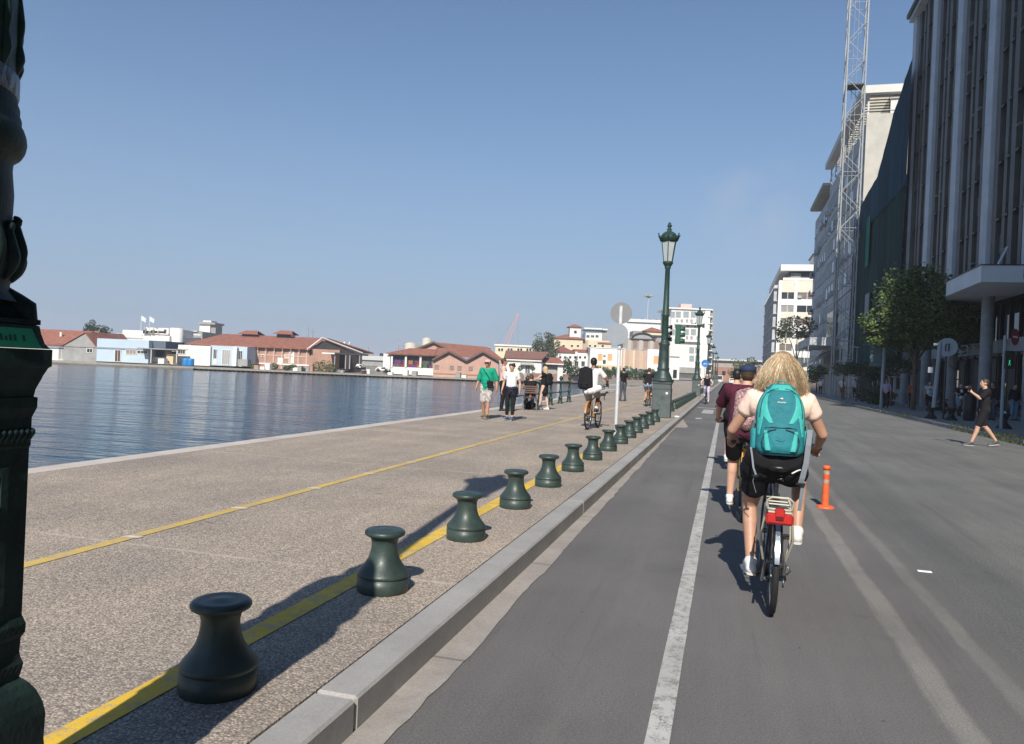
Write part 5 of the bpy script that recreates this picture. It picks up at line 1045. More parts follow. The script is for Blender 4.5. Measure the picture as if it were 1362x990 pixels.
# -- customs house
s = Site('customs_house', 'large cream customs house with red roofs and a small square lookout tower', 'building', 735, 505, 235)
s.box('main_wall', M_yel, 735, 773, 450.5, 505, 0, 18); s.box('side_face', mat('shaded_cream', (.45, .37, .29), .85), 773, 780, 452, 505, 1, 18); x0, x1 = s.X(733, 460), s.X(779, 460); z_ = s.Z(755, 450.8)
hip_roof(s, x0+.8, x1-.8, 0, 18, z_, 1.7, inset=7); s.box('tower', M_white, 757.5, 772, 435.5, 452, 3, 9); hip_roof(s, s.X(757.5, 440, 3), s.X(772, 440, 3), 3, 9, s.Z(765, 435.5, 3), 1.0, name='tower_roof', inset=3); s.win(763.5, 767, 440, 443.5, y=3, pane=M_wdk, bars=0)
for px in (741, 748, 759, 767): s.win(px, px+3.2, 459, 461.5, pane=M_wdk, bars=0)
s = Site('customs_wing', 'long lower wing with dark red tiled roofs below the customs house', 'building', 733, 508, 222)
s.box('wall', M_white, 733, 785, 469, 508, 0, 12); z_ = s.Z(755, 469.2); hip_roof(s, s.X(734, 470), s.X(763, 470), 0, 14, z_, 2.0, inset=5, mt=mat('dark_red_tiles', (.26, .095, .075), .85, var=.2, scale=.8, detail=7)); s.box('right_roof', MATS['dark_red_tiles'], 764, 784, 465, 469, .5, 11)
for i in range(7): s.win(737+6.6*i, 740+6.6*i, 474, 477, bars=0)
for i in range(5): s.win(739+8.6*i, 743+8.6*i, 481, 487, bars=1, frame=M_greyw)
s.box('chimney', M_white, 765, 768, 468, 474, -1.5, -.5)
# lamp-like white boxes on the rail side
# -- white block with orange windows, ochre fence wall
s = Site('white_house', 'plain white building with two orange shuttered windows', 'building', 783, 492, 215)
s.box('wall', M_white, 784, 832, 463.5, 492, 0, 10); M_orng = mat('orange_shutter', (.64, .37, .17), .7, var=.08)
s.win(795, 801, 471, 479.5, pane=M_orng, bars=0); s.win(808, 814, 471, 479.5, pane=M_orng, bars=0); s.box('ac_box', M_frame_dk, 802, 805.5, 479, 483, -.4, -.002); s.box('ac_box', M_greyw, 802.5, 805.5, 472, 474, -.3, -.002); s.box('base_course', M_ochre, 792, 832, 486, 492, -.1, -.002); s.box('roof_edge', M_trim, 783, 832.5, 462.5, 463.4, -.2, 10)
s = Site('plank_wall', 'faded pink and ochre streaked boundary wall left of the tall lamp', 'wall', 827, 490, 205); mps = [mat('streaked_ochre', (.56, .42, .30), .85, var=.12, scale=2), mat('streaked_pink', (.52, .36, .28), .85, var=.1, scale=2), mat('streaked_cream', (.66, .55, .42), .85, var=.08)]
rnd = random.Random(3); x = s.X(827, 480); xe = s.X(860, 480); zt = s.Z(845, 466); i = 0
while x < xe: w = rnd.uniform(.25, .6); part('board', MB().box(x, x+w-.02, 0, .2+.02*(i % 2), 0, zt+rnd.uniform(-.06, .06)), mps[rnd.choice((0, 0, 1, 1, 2))], s.t); x += w; i += 1
s = Site('white_house', 'white wall with an orange shutter just behind the lamp pole', 'building', 860, 492, 208); s.box('wall', M_white, 860, 889, 465, 494, 0, 8); s.win(869, 881, 474, 484, pane=M_orng, bars=0)
s = Site('glass_block', 'white block with glassy upper storey behind the customs house', 'building', 778, 470, 262); s.box('wall', M_white, 778, 800, 443, 470, 0, 14); s.box('glass_storey', mat('sky_glass', (.20, .26, .31), .15, spec=.6), 780, 801, 438.5, 442.8, 1, 13); s.box('roof_slab', M_white, 777, 801, 436.3, 438.3, 0, 13); s.box('side_fins', M_greyw, 800.5, 807, 440, 468, 3, 12); s.box('side_fins', M_white, 801.5, 809, 437.5, 439.5, 2, 12)
for px in (780, 786, 792): s.win(px, px+4, 446, 449, bars=1)
s = Site('cream_block', 'cream low block below the glass storey building', 'building', 779, 475, 245); s.box('wall', M_yel, 779, 812, 453, 480, 0, 10); s.box('roof_edge', mat('pale_red_tiles', (.45, .22, .16), .85), 795, 815, 455, 457, -.5, 6)
for px in (783, 790, 800): s.win(px, px+3, 459, 462, bars=0)
# -- old arched grey building and long white roof behind
s = Site('arched_building', 'old grey building with a big arched pediment and brick windows', 'building', 830, 470, 240)
s.box('wall', M_greyw, 828, 884, 450.5, 475, 0, 12); M_win_r = mat('brick_infill', (.28, .17, .14), .85, var=.2)
x0, x1 = s.X(840.5, 455), s.X(868, 455); zc = s.Z(854, 451); hh_ = s.Z(854, 444)-zc; xm = (x0+x1)/2; rr = (x1-x0)/2; pts = []
for i in range(13): an = math.pi*i/12; pts.append((xm-rr*math.cos(an), zc+hh_*math.sin(an)))
part('pediment', MB().add([(x, -.1, z) for x, z in pts]+[(x, 6, z) for x, z in pts], [tuple(range(13))]+[(i, i+13, i+14, i+1) for i in range(12)]), M_greyw, s.t)
part('arch_moulding', MB().tube([(x, -.35, z+.15) for x, z in pts], .28, 5), M_frame_dk, s.t); s.box('cornice', M_frame_dk, 838, 872, 450.8, 452.3, -.5, -.002); s.box('cornice', M_frame_dk, 868.2, 874, 448.4, 450.2, -.4, 3)
for px in (841.5, 856, 870): s.win(px, px+6, 453.6, 463.5, pane=M_win_r, bars=0, frame=mat('pale_pilaster', (.45, .42, .38), .85))
for px in (834.5, 849.5, 863.5): s.box('pilaster', MATS['pale_pilaster'], px, px+5, 452.5, 466, -.3, -.002)
hip_roof(s, s.X(857, 440, 8), s.X(884, 440, 8), 8, 18, s.Z(870, 441.5, 8), 1.6, name='red_roof'); s.box('rear_storey', M_yel, 859, 884, 441, 446, 8, 17); s.box('rear_wall', M_greyw, 842, 883, 441, 451, 9, 17)
s = Site('long_white_building', 'long flat white building along the skyline left of the tall lamp', 'building', 830, 470, 300); s.box('wall', M_white, 826, 890, 429.5, 455, 0, 14); s.box('roof_slab', M_trim, 834, 890, 425.3, 429.2, -.8, 14)
for i in range(5): s.box('roof_unit', M_greyw, 838+9*i, 840.5+9*i, 423.4, 425.2, 3, 5)
# floodlight mast
s = Site('floodlight_mast', 'tall thin floodlight mast with a small ring of lamps above the skyline', 'mast', 860, 470, 330); x_ = s.X(860, 450); part('pole', MB().tube([(x_, 0, 0), (x_, 0, s.Z(860, 395))], [.3, .16], 6), mat('mast_pale', (.45, .48, .52), .6), s.t)
part('lamp_ring', MB().lathe([(.5, 0), (1.0, .2), (.9, .6), (.3, .7)], 12, (x_, 0, s.Z(860, 396))), M_frame_dk, s.t)
for i in range(4): part('floodlight', MB().bbox(-.6, .6, -.5, .5, -.5, .5, .1, M=Matrix.Translation((x_+(-1.3, 1.3, -.6, .7)[i], (0, 0, .8, -.8)[i], s.Z(860, 394.5)+.4))), M_greyw, s.t)
# -- big white block with balconies
s = Site('white_apartment_block', 'tall white seven-storey block with rows of windows beyond the lamps', 'building', 888, 500, 262)
s.box('wall', M_white, 889, 934, 411.5, 503, 0, 18); s.box('end_wall', M_wh, 934.2, 941, 411.5, 503, -.3, 18); s.box('side_wall', M_greyw, 941.2, 946, 412, 503, .4, 18); s.box('roof_slab', M_trim, 887.5, 948.5, 410, 411.8, -.6, 18); s.box('roof_house', mat('salmon_render', (.68, .45, .40), .85), 905.5, 920, 404.5, 410, 3, 8)
for i, y_ in enumerate((415, 438.5, 462.5, 473.5)):
    for px in ((892, 897), (899, 905), (909, 915.5), (919, 925)) if i < 2 else ((917, 922.5), (925, 930)):
        s.win(px[0], px[1], y_, y_+7, bars=2, pane=mat('pale_pane', (.30, .36, .38), .3), frame=M_greyw)
for i, y_ in enumerate((427, 449.5)):
    s.box('balcony', M_trim, 898, 932, y_+3.5, y_+5.2, -1.2, -.002)
    for px in (899, 905, 912, 918, 926): s.win(px, px+3.2, y_-2, y_+2.5, bars=0, pane=M_greyw, frame=M_trim)
for i in range(9): px = 941.8; s.box('side_window', M_frame_dk, 941.8, 945.5, 416+9*i, 420.5+9*i, .32, .398); s.box('side_balcony', M_trim, 941.5, 948, 421+9*i, 422.2+9*i, -.6, .39)
# block lettering too small to read on its wall: dark marks
g = MB(); zq = s.Z(917, 432.8)
for i, w in enumerate((.7, 1.2, .5, 1.4, .9, 1.1)): x_ = s.X(913.5, 430)+1.35*i; g.box(x_, x_+w, -.2, -.05, zq-.6+(i % 2)*.3, zq+.5+(i % 3)*.25)
part('wall_sign', g, M_frame_dk, s.t, kind='stuff')
s.box('shop_front', M_greyw, 902, 932, 489, 497, -3, -.01); s.box('shop_opening', M_frame_dk, 903, 931, 496.5, 498, -3.1, -3.001)
s = Site('white_kiosk_wall', 'low white wall and kiosk just right of the tall lamp base', 'building', 888, 505, 150); s.box('wall', M_white, 886, 903, 474, 505, 0, 5); s.box('door', M_wdk, 895, 900, 492, 503, -.1, -.002); s.box('roof_edge', M_trim, 885.5, 904, 473, 474.2, -.3, 5)
# -- hedge and pink wall at the basin end
s = Site('basin_wall', 'low pink-red harbour wall running along the end of the basin', 'wall', 745, 509, 186)
a_ = [Vector((*P2(700, 507, 163), 0)), Vector((*P2(783, 508, 182.2), 0)), Vector((*P2(870, 509, 215), 0))]; g = MB(); o_ = s.t.location
for p_, q_ in zip(a_[:-1], a_[1:]):
    n_ = (q_-p_).cross(Vector((0, 0, 1))).normalized(); n_ = -n_ if n_.y > 0 else n_
    g.prism([(v.x, v.y) for v in (p_, q_, q_-n_*.6, p_-n_*.6)], -1.0, .78)
part('wall', g, mat('pink_render', (.50, .31, .26), .85, var=.15, scale=.6, detail=7), s.t, world=False); s.t.location = (0, 0, 0); s.t.rotation_euler = (0, 0, 0)
rnd = random.Random(77)
lbs = ['left end clump of the hedge on the basin wall', 'second hedge clump from the left', 'hedge clump below the orange windows', 'rounded hedge clump left of the sign pole', 'hedge clump behind the sign pole', 'hedge clump behind the man with the dog', 'taller hedge clump before the streaked wall', 'hedge clump before the streaked wall right part', 'hedge clump left of the tall lamp base', 'last hedge clump hidden behind the lamp base']
for i in range(10):
    px = 797+9.3*i; D = 188+2.9*i; a, _ = shore(px, 500, D); z_ = shore(px, 500, D)[1]; g = MB(); hh_ = rnd.uniform(1.1, 1.7)
    for j in range(5): canopy_leaves(g, (rnd.uniform(-1, 1), rnd.uniform(-.3, .3), rnd.uniform(.1, hh_)), (.8, .8, .6), 150, .2, rnd)
    for j in range(4): canopy_leaves(g, (rnd.uniform(-1, 1), 0, hh_+.5), (.25, .25, .4), 26, .18, rnd)
    single('hedge_bush', g, L_bush, lbs[i], 'hedge', 'hedge along the basin wall', loc=shore_xyz(a, D, z_))
# grounds behind so that the low parts meet land
# moored grey boat near the corner
s = Site('small_boat', 'small grey covered boat moored at the basin corner beyond the dog walker', 'boat', 804, 517, 120); 
L_ = s.X(838, 517); hl = MB(); vs = []; fs = []
for i in range(9):
    u = i/8; x = L_*u; w = .75*math.sin(math.pi*min(1, .25+u*.75))**.6; 
    for yy_, zz in ((-w, .75+.25*abs(u-.5)), (-w*.7, .1), (0, -.1), (w*.7, .1), (w, .75+.25*abs(u-.5))): vs.append((x, yy_, zz))
for i in range(8):
    for j in range(4): fs.append((i*5+j, (i+1)*5+j, (i+1)*5+j+1, i*5+j+1))
    fs.append((i*5+4, (i+1)*5+4, (i+1)*5, i*5))
fs += [(0, 1, 2, 3, 4), tuple(40+k for k in range(5))[::-1]]
part('hull', MB().add(vs, fs), M_greyw, s.t); s.t.location.z = -1.25; part('cover', MB().ball((L_*.5, 0, .85), (L_*.4, .65, .28), 14), mat('boat_cover', (.25, .27, .28), .8), s.t)
# ================================================================== PEOPLE AND BICYCLES
SKIN = mat('skin_fair', (.56, .33, .235), .55, var=.10, scale=9, spec=.4); SKIN_T = mat('skin_tanned', (.42, .225, .14), .55, var=.1, scale=9); SKIN_D = mat('skin_brown', (.22, .11, .065), .55, var=.1, scale=9); SKIN_P = mat('skin_pale', (.66, .43, .34), .55, var=.08, scale=9)
HAIR_BK = mat('hair_black', (.012, .010, .009), .5, var=.4, scale=30); HAIR_BR = mat('hair_brown', (.06, .035, .02), .55, var=.4, scale=30); HAIR_BL = mat('hair_blonde', (.52, .38, .22), .5, var=.3, scale=25); HAIR_GR = mat('hair_grey', (.25, .23, .21), .6, var=.3, scale=25)
def cloth(name, c, var=.18, sc=7): return mat(name, c, .88, var=var, scale=sc, bump=.35, bscale=22, spec=.2)
C_BLACK = cloth('black_cotton', (.014, .014, .017)); C_WHITE = cloth('white_cotton', (.70, .70, .70), .06); C_GREEN = cloth('emerald_polo', (.012, .30, .19)); C_MAROON = cloth('maroon_cotton', (.085, .018, .035)); C_PEACH = cloth('peach_cotton', (.86, .64, .53), .05)
C_DENIM = cloth('light_denim', (.16, .26, .40)); C_GREY = cloth('grey_cloth', (.32, .32, .33)); C_NAVY = cloth('navy_cloth', (.018, .028, .06)); C_PINK = cloth('pale_pink_shirt', (.66, .46, .40), .1); C_DKGREY = cloth('dark_grey_trousers', (.07, .08, .10)); C_LILAC = cloth('lilac_leggings', (.48, .44, .58), .35, 14)
C_CAMO = mat('camouflage_shorts', (.20, .18, .17), .9, col2=(.62, .58, .55), scale=16, detail=2, bump=.2, bscale=30)
C_ORANGE = cloth('faded_orange_shirt', (.45, .12, .06)); C_MAUVE = cloth('mauve_shirt', (.30, .28, .42)); C_RED = cloth('red_shirt', (.60, .06, .06))
SHOE_W = mat('white_shoe', (.70, .68, .66), .6, var=.08, scale=20); SHOE_B = mat('dark_shoe', (.02, .02, .025), .6, var=.2); SHOE_N = mat('blue_trainer', (.05, .12, .24), .6, var=.3, scale=30); SOLE = mat('rubber_sole', (.55, .55, .53), .7, var=.05)

STAND = dict(pelvis=(0, 0, .95), belly=(0, .01, 1.10), chest=(0, .0, 1.28), neck=(0, -.01, 1.46), head=(0, .02, 1.60), shL=(-.175, 0, 1.41), shR=(.175, 0, 1.41), elL=(-.24, -.02, 1.13), elR=(.24, -.02, 1.13), wrL=(-.26, .04, .88), wrR=(.26, .04, .88),
             hipL=(-.09, 0, .93), hipR=(.09, 0, .93), knL=(-.10, .02, .50), knR=(.10, .02, .50), anL=(-.10, -.02, .09), anR=(.10, -.02, .09), toeL=(-.12, .15, .035), toeR=(.12, .15, .035))
def walk(step=.28, swing=.2, **k):
    p = dict(STAND); p.update(knL=(-.09, .18*step/.28, .51), anL=(-.09, step, .11), toeL=(-.10, step+.16, .07), knR=(.09, .02, .50), anR=(.09, -step, .14), toeR=(.10, -step+.13, .035), elL=(-.24, -.10, 1.14), wrL=(-.25, -.1-swing*.4, .90), elR=(.24, .04, 1.13), wrR=(.25, swing, .93)); p.update(k); return p
def hand_(g, w, d, n, k, side, curl=.5, r=.0105):
    w, d, n = Vector(w), Vector(d).normalized(), Vector(n).normalized(); s_ = d.cross(n).normalized(); n = s_.cross(d).normalized()
    for i in range(4):
        o = s_*(-.027+.018*i)*k; a = w+d*.015*k+o*.6; b = w+d*.085*k+o; g.capsule(a, .014*k, b, .0125*k, 8)
        c = curl*1.1; e = b+(d*math.cos(c)+n*math.sin(c))*(.038, .043, .041, .033)[i]*k; c2 = curl*2.3; f_ = e+(d*math.cos(c2)+n*math.sin(c2))*(.034, .038, .036, .028)[i]*k
        g.capsule(b, r*k, e, r*.95*k, 8); g.capsule(e, r*.95*k, f_, r*.8*k, 8)
    t0 = w+d*.03*k-s_*side*.022*k; t1 = t0+(d*.7-s_*side*.75+n*.35).normalized()*.04*k; t2 = t1+(d*1.0-s_*side*.1+n*.6*curl).normalized()*.032*k
    g.capsule(t0, .013*k, t1, .0115*k, 8); g.capsule(t1, .0115*k, t2, .009*k, 8)
def person(label, loc, rz, pose=STAND, h=1.72, skin=SKIN, top=C_WHITE, sleeve=.5, bottom=C_BLACK, leg=.45, shoes=SHOE_W, hair=HAIR_BR, hairstyle='short', voxel=.014, group=None, build=1.0, handdir=None, face=True, yaw=0., dress=None, socks=None, hands_curl=(.5, .5), palm=None, belly=0., shoulder=1., nod=0., untucked=.0):
    k = h/1.72; P_ = {a: Vector(b)*k for a, b in pose.items()}; t = thing('person', label, 'person', loc, rz, group); b = build*k
    g = MB(); hd = P_['head']; M = Matrix.Translation(hd) @ Matrix.Rotation(yaw, 4, 'Z') @ Matrix.Rotation(nod, 4, 'X') @ Matrix.Scale(k, 4)
    seg = 14
    g.ball((0, -.008, .02), (.075, .093, .098), 16, M=M); g.ball((0, .030, -.055), (.054, .058, .058), 12, M=M); g.ball((0, .045, -.02), (.056, .05, .07), 12, M=M)
    g.capsule(M @ Vector((0, .086, .012)), .010*k, M @ Vector((0, .101, -.018)), .012*k, 8); g.ball((0, .082, -.052), (.022, .010, .010), 8, M=M)
    for s_ in (-1, 1): g.ball((s_*.076, -.004, -.008), (.012, .02, .03), 8, M=M); g.ball((s_*.034, .074, .024), (.018, .016, .010), 8, M=M)
    g.capsule(P_['neck']+Vector((0, 0, -.04*k)), .062*b, hd+Vector((0, -.012*k, -.05*k)), .052*b, seg)
    up = (P_['neck']-P_['chest']).normalized()
    g.capsule(P_['shL'].lerp(P_['chest'], .35), .085*b, P_['shR'].lerp(P_['chest'], .35), .085*b, seg); g.capsule(P_['chest'], .115*b, P_['belly'], (.108+belly*.6)*b, seg); g.capsule(P_['belly'], (.108+belly)*b, P_['pelvis'], .115*b, seg)
    for s_ in (-1, 1): g.capsule(P_['chest']+Vector((s_*.055*b, 0, 0)), .095*b, P_['pelvis']+Vector((s_*.06*b, 0, .02)), .100*b, seg)
    g.capsule(P_['neck']+Vector((0, 0, -.02)), .055*b, P_['shL'], .05*b, seg); g.capsule(P_['neck']+Vector((0, 0, -.02)), .055*b, P_['shR'], .05*b, seg)
    for S_ in 'LR':
        sg = -1 if S_ == 'L' else 1
        g.capsule(P_['sh'+S_], .054*b, P_['el'+S_], .040*b, seg); m_ = P_['el'+S_].lerp(P_['wr'+S_], .3); g.capsule(P_['el'+S_], .039*b, m_, .040*b, seg); g.capsule(m_, .040*b, P_['wr'+S_], .026*b, seg)
        d = (P_['wr'+S_]-P_['el'+S_]).normalized(); dd = Vector(handdir[S_]) if handdir and S_ in handdir else d
        hand_(g, P_['wr'+S_], dd, (palm or {}).get(S_, (-sg*1., 0, 0) if abs(dd.z) > .6 else (0, 0, -1)), k, sg*(1 if abs(dd.z) > .6 else -1), hands_curl[0 if S_ == 'L' else 1], r=max(.0105, voxel*.72))
        g.capsule(P_['hip'+S_], .098*b, P_['kn'+S_], .060*b, seg); g.capsule(P_['hip'+S_].lerp(P_['kn'+S_], .35)+Vector((0, -.01, 0)), .082*b, P_['kn'+S_], .056*b, seg)
        kn, an = P_['kn'+S_], P_['an'+S_]; cf = kn.lerp(an, .3)+Vector((0, -.012*k, 0)); g.capsule(kn, .055*b, cf, .056*b, seg); g.capsule(cf, .056*b, an, .036*b, seg)
        g.capsule(an, .036*b, P_['toe'+S_], .026*b, seg)
    remesh('body', g, skin, t, voxel)
    # clothing shells follow the limbs
    if top:
        g = MB(); e = .017*k; rr = (.108+belly)*b+e
        g.capsule(P_['shL'].lerp(P_['chest'], .35), .088*b+e, P_['shR'].lerp(P_['chest'], .35), .088*b+e, seg)
        g.capsule(P_['neck']+Vector((0, 0, -.045*k)), .054*b+e*.6, P_['shL']+Vector((0, 0, -.005)), .05*b+e, seg); g.capsule(P_['neck']+Vector((0, 0, -.045*k)), .054*b+e*.6, P_['shR']+Vector((0, 0, -.005)), .05*b+e, seg)
        low = P_['pelvis'].lerp(P_['belly'], .15-untucked)
        for s_ in (-1, 1): g.capsule(P_['chest']+Vector((s_*.055*b, 0, 0)), .098*b+e, low+Vector((s_*.058*b, 0, 0)), .100*b+e*1.3, seg)
        g.capsule(P_['chest'], .118*b+e, P_['belly'], rr, seg); g.capsule(P_['belly'], rr, P_['pelvis'].lerp(P_['belly'], .35), rr*.93, seg)
        for S_ in 'LR':
            a, c, w = P_['sh'+S_], P_['el'+S_], P_['wr'+S_]
            if sleeve > 0: g.capsule(a, .056*b+e, a.lerp(c, min(1, sleeve)), (.052 if sleeve < 1 else .042)*b+e*1.2, seg)
            if sleeve > 1: g.capsule(c, .042*b+e, c.lerp(w, sleeve-1), .034*b+e, seg)
        remesh('shirt', g, top, t, voxel)
    if bottom:
        g = MB(); e = .018*k; lo = .3 if leg < 1 else 0
        for s_ in (-1, 1): g.capsule(P_['pelvis'].lerp(P_['belly'], .25)+Vector((s_*.05*b, 0, 0)), .100*b+e*.6, P_['hip'+('L' if s_ < 0 else 'R')], .104*b+e, seg)
        for S_ in 'LR':
            a, c, w = P_['hip'+S_], P_['kn'+S_], P_['an'+S_]; l1 = min(1, leg/1.0)
            g.capsule(a, .102*b+e, a.lerp(c, l1), (.095-.035*l1)*b+e*(1.15 if leg < 1 else .8), seg)
            if leg > 1: g.capsule(c, .06*b+e*.7, c.lerp(w, leg-1), .046*b+e*.7, seg)
        remesh('trousers' if leg > 1 else 'shorts', g, bottom, t, voxel)
    if dress:
        g = MB(); e = .02*k
        g.capsule(P_['chest'], .12*b+e, P_['pelvis'], .135*b+e, seg); mid = (P_['knL']+P_['knR'])/2
        g.capsule(P_['pelvis'], .135*b+e, P_['pelvis'].lerp(mid, .5), .165*b+e, seg); remesh('dress', g, dress, t, voxel)
    for S_ in 'LR':
        an, to = P_['an'+S_], P_['toe'+S_]; d = (to-an); dn = Vector((d.x, d.y, 0)).normalized(); low = to.z
        g = MB(); heel = an-dn*.035*k; heel.z = an.z-.045*k; g.capsule(heel, .040*k, to+Vector((0, 0, .012*k))+dn*.02*k, .036*k, seg); g.capsule(an+Vector((0, 0, -.005)), .048*k, an.lerp(to, .45), .044*k, seg)
        sh_ = remesh('shoe', g, shoes, t, max(.009, voxel*.8))
        g = MB(); q = (to-heel); g.tube([heel+Vector((0, 0, -.034*k))-dn*.03*k, heel+Vector((0, 0, -.034*k)), to+Vector((0, 0, -.018*k)), to+dn*.045*k+Vector((0, 0, -.012*k))], [.03*k, .038*k, .042*k, .026*k], 8, flat=.30); part('sole', g, SOLE, sh_)
    if socks:
        g = MB(); [g.capsule(P_['an'+S_], .044*b, P_['an'+S_].lerp(P_['kn'+S_], .12), .046*b, 10) for S_ in 'LR']; part('sock', g, socks, t)
    if hair:
        g = MB(); g.ball((0, -.020, .038), (.083, .096, .088), 16, M=M); g.ball((0, -.045, .0), (.074, .065, .075), 14, M=M)
        if hairstyle == 'long': g.capsule(M @ Vector((0, -.06, .02)), .075*k, M @ Vector((0, -.085, -.16)), .055*k, 12); [g.capsule(M @ Vector((s_*.065, -.03, 0)), .03*k, M @ Vector((s_*.07, -.05, -.15)), .03*k, 10) for s_ in (-1, 1)]
        if hairstyle == 'bun': g.ball((0, -.11, .03), (.045, .045, .045), 10, M=M)
        if hairstyle == 'curly': [g.ball((.07*math.cos(q), -.02+.07*math.sin(q), .07+.03*math.sin(q*3)), .042, 8, M=M) for q in [i*.9 for i in range(7)]]
        if hairstyle == 'tail': g.capsule(M @ Vector((0, -.10, .03)), .03*k, M @ Vector((0, -.14, -.14)), .022*k, 10)
        remesh('hair', g, hair, t, max(.009, voxel*.8), 2)
    if face:
        for s_ in (-1, 1): part('eye', MB().ball((s_*.034, .0855, .010), (.013, .007, .007), 8, M=M), mat('eye_dark', (.03, .02, .02), .2, var=0), t)
        part('mouth', MB().ball((0, .090, -.055), (.020, .005, .006), 8, M=M), mat('lip', (.38, .13, .11), .5, var=0), t)
    t['_h'] = 0; del t['_h']; return t, P_, M

# ---------------- bicycles. local origin: rear wheel contact, forward +y
M_tyre = mat('tyre_rubber', (.018, .018, .019), .8, var=.3, scale=30); M_rim = mat('rim_alloy', (.45, .46, .47), .3, metal=.8, var=.1); M_chrome = mat('chain_steel', (.20, .20, .20), .35, metal=.8, var=.3, scale=40)
def bicycle(label, loc, rz, frame, detail=2, fork=None, wr=.335, crank=(-.11, -.12), fender=None, rack=False, lean=0., bar='flat', group=None, wb=1.06, rearw=None, steer=0., up=0.):
    t = thing('bicycle', label, 'bicycle', loc, rz, group); t.rotation_euler[1] = lean; fork = fork or frame; f_ = wb
    sg = 40 if detail > 1 else 22
    def wheel(y, st=0.):
        w = part('wheel', MB().ring((0, 0, 0), wr-.019, .021, 'x', sg, 10 if detail > 1 else 6), M_tyre, t); w.location = (0, y, wr); w.rotation_euler[2] = st
        part('rim', MB().ring((0, 0, 0), wr-.045, .011, 'x', sg, 6), M_rim, w)
        n_ = 28 if detail > 1 else 12; g = MB()
        for i in range(n_):
            a = 2*math.pi*i/n_; b_ = a+(.35 if i % 2 else -.35); hx = .03 if i % 4 < 2 else -.03; g.tube([(hx, .02*math.cos(b_), .02*math.sin(b_)), (0, (wr-.05)*math.cos(a), (wr-.05)*math.sin(a))], .0014 if detail > 1 else .003, 3)
        part('spokes', g, M_chrome, w, kind='stuff'); part('hub', MB().tube([(-.05, 0, 0), (.05, 0, 0)], .02, 10), M_chrome, w); return w
    wheel(0); wheel(f_, steer)
    BBp, ST, HT, HB = Vector((0, .45, .28)), Vector((0, .27, .80)), Vector((0, f_-.17, .84)), Vector((0, f_-.12, .64))
    SEG = 10 if detail > 1 else 6
    def tb(name, pts, r, m_=frame): return part(name, MB().tube(pts, r, SEG), m_, t)
    tb('seat_tube', [BBp, ST], .016); tb('top_tube', [Vector((0, .31, .70)), HT-Vector((0, 0, .02))], .016); tb('down_tube', [BBp, HB+Vector((0, 0, .03))], .021); tb('head_tube', [HB, HT+Vector((0, 0, .03))], .02)
    for s_ in (-1, 1): tb('chain_stay', [(s_*.02, .45, .28), (s_*.055, 0, wr)], .010); tb('seat_stay', [(s_*.018, .29, .74), (s_*.055, 0, wr)], .008)
    for s_ in (-1, 1): tb('fork_blade', [HB+Vector((s_*.045, .0, -.01)), (s_*.052, f_-.02, .5), (s_*.052, f_, wr)], .012, fork)
    tb('fork_crown', [HB+Vector((-.05, 0, -.01)), HB+Vector((.05, 0, -.01))], .016, fork)
    tb('seat_post', [ST, (0, .235, .90+up)], .0135, M_chrome)
    sd = MB(); sd.ball((0, .19, .935+up), (.095, .11, .035), 14); sd.capsule((0, .24, .935+up), .055, (0, .40, .94+up), .022, 10); remesh('saddle', sd, M_black, t, .010 if detail > 1 else .018)
    tb('stem', [HT, HT+Vector((0, .02, .10)), HT+Vector((0, .05, .13))], .013, M_black); hb = HT+Vector((0, .05, .15))
    bpts = {'flat': [(-.31, hb.y-.06, hb.z+.03), (-.18, hb.y-.01, hb.z+.02), (0, hb.y, hb.z), (.18, hb.y-.01, hb.z+.02), (.31, hb.y-.06, hb.z+.03)], 'city': [(-.30, hb.y-.20, hb.z+.05), (-.27, hb.y-.08, hb.z+.06), (-.12, hb.y+.01, hb.z+.03), (0, hb.y, hb.z), (.12, hb.y+.01, hb.z+.03), (.27, hb.y-.08, hb.z+.06), (.30, hb.y-.20, hb.z+.05)]}[bar]
    tb('handlebar', bpts, .0115, M_black)
    for s_ in (0, -1):
        a = Vector(bpts[s_]); b_ = Vector(bpts[1 if s_ == 0 else -2]); tb('grip', [a+(a-b_).normalized()*.02, a.lerp(b_, .8)], .0175, M_black); tb('brake_lever', [a.lerp(b_, .9)+Vector((0, .03, -.01)), a+Vector((0, .07, -.035))], .006, M_black)
    cv = Vector((0, crank[0], crank[1])); part('chainring', MB().ring(BBp+Vector((.05, 0, 0)), .08, .006, 'x', 24, 5).tube([BBp-Vector((.06, 0, 0)), BBp+Vector((.06, 0, 0))], .018, 8), M_chrome, t)
    for s_ in (-1, 1):
        e = BBp+Vector((s_*.075, 0, 0))+(cv if s_ < 0 else -cv); tb('crank', [BBp+Vector((s_*.065, 0, 0)), e], .012, M_chrome)
        pd = part('pedal', MB().bbox(min(e.x, e.x+s_*.10), max(e.x, e.x+s_*.10), e.y-.045, e.y+.045, e.z-.012, e.z+.012, .004), M_black, t)
        if detail > 1: part('pedal_reflector', MB().box(min(e.x+s_*.02, e.x+s_*.085), max(e.x+s_*.02, e.x+s_*.085), e.y-.050, e.y-.0455, e.z-.008, e.z+.008), mat('amber_reflector', (.75, .38, .03), .3, var=.05), pd)
    ch = MB(); ch.tube([(.05, .45, .36), (.05, .02, wr+.035)], .005, 4).tube([(.05, .45, .20), (.05, .04, wr-.10), (.05, 0, wr-.03)], .005, 4); part('chain', ch, M_chrome, t)
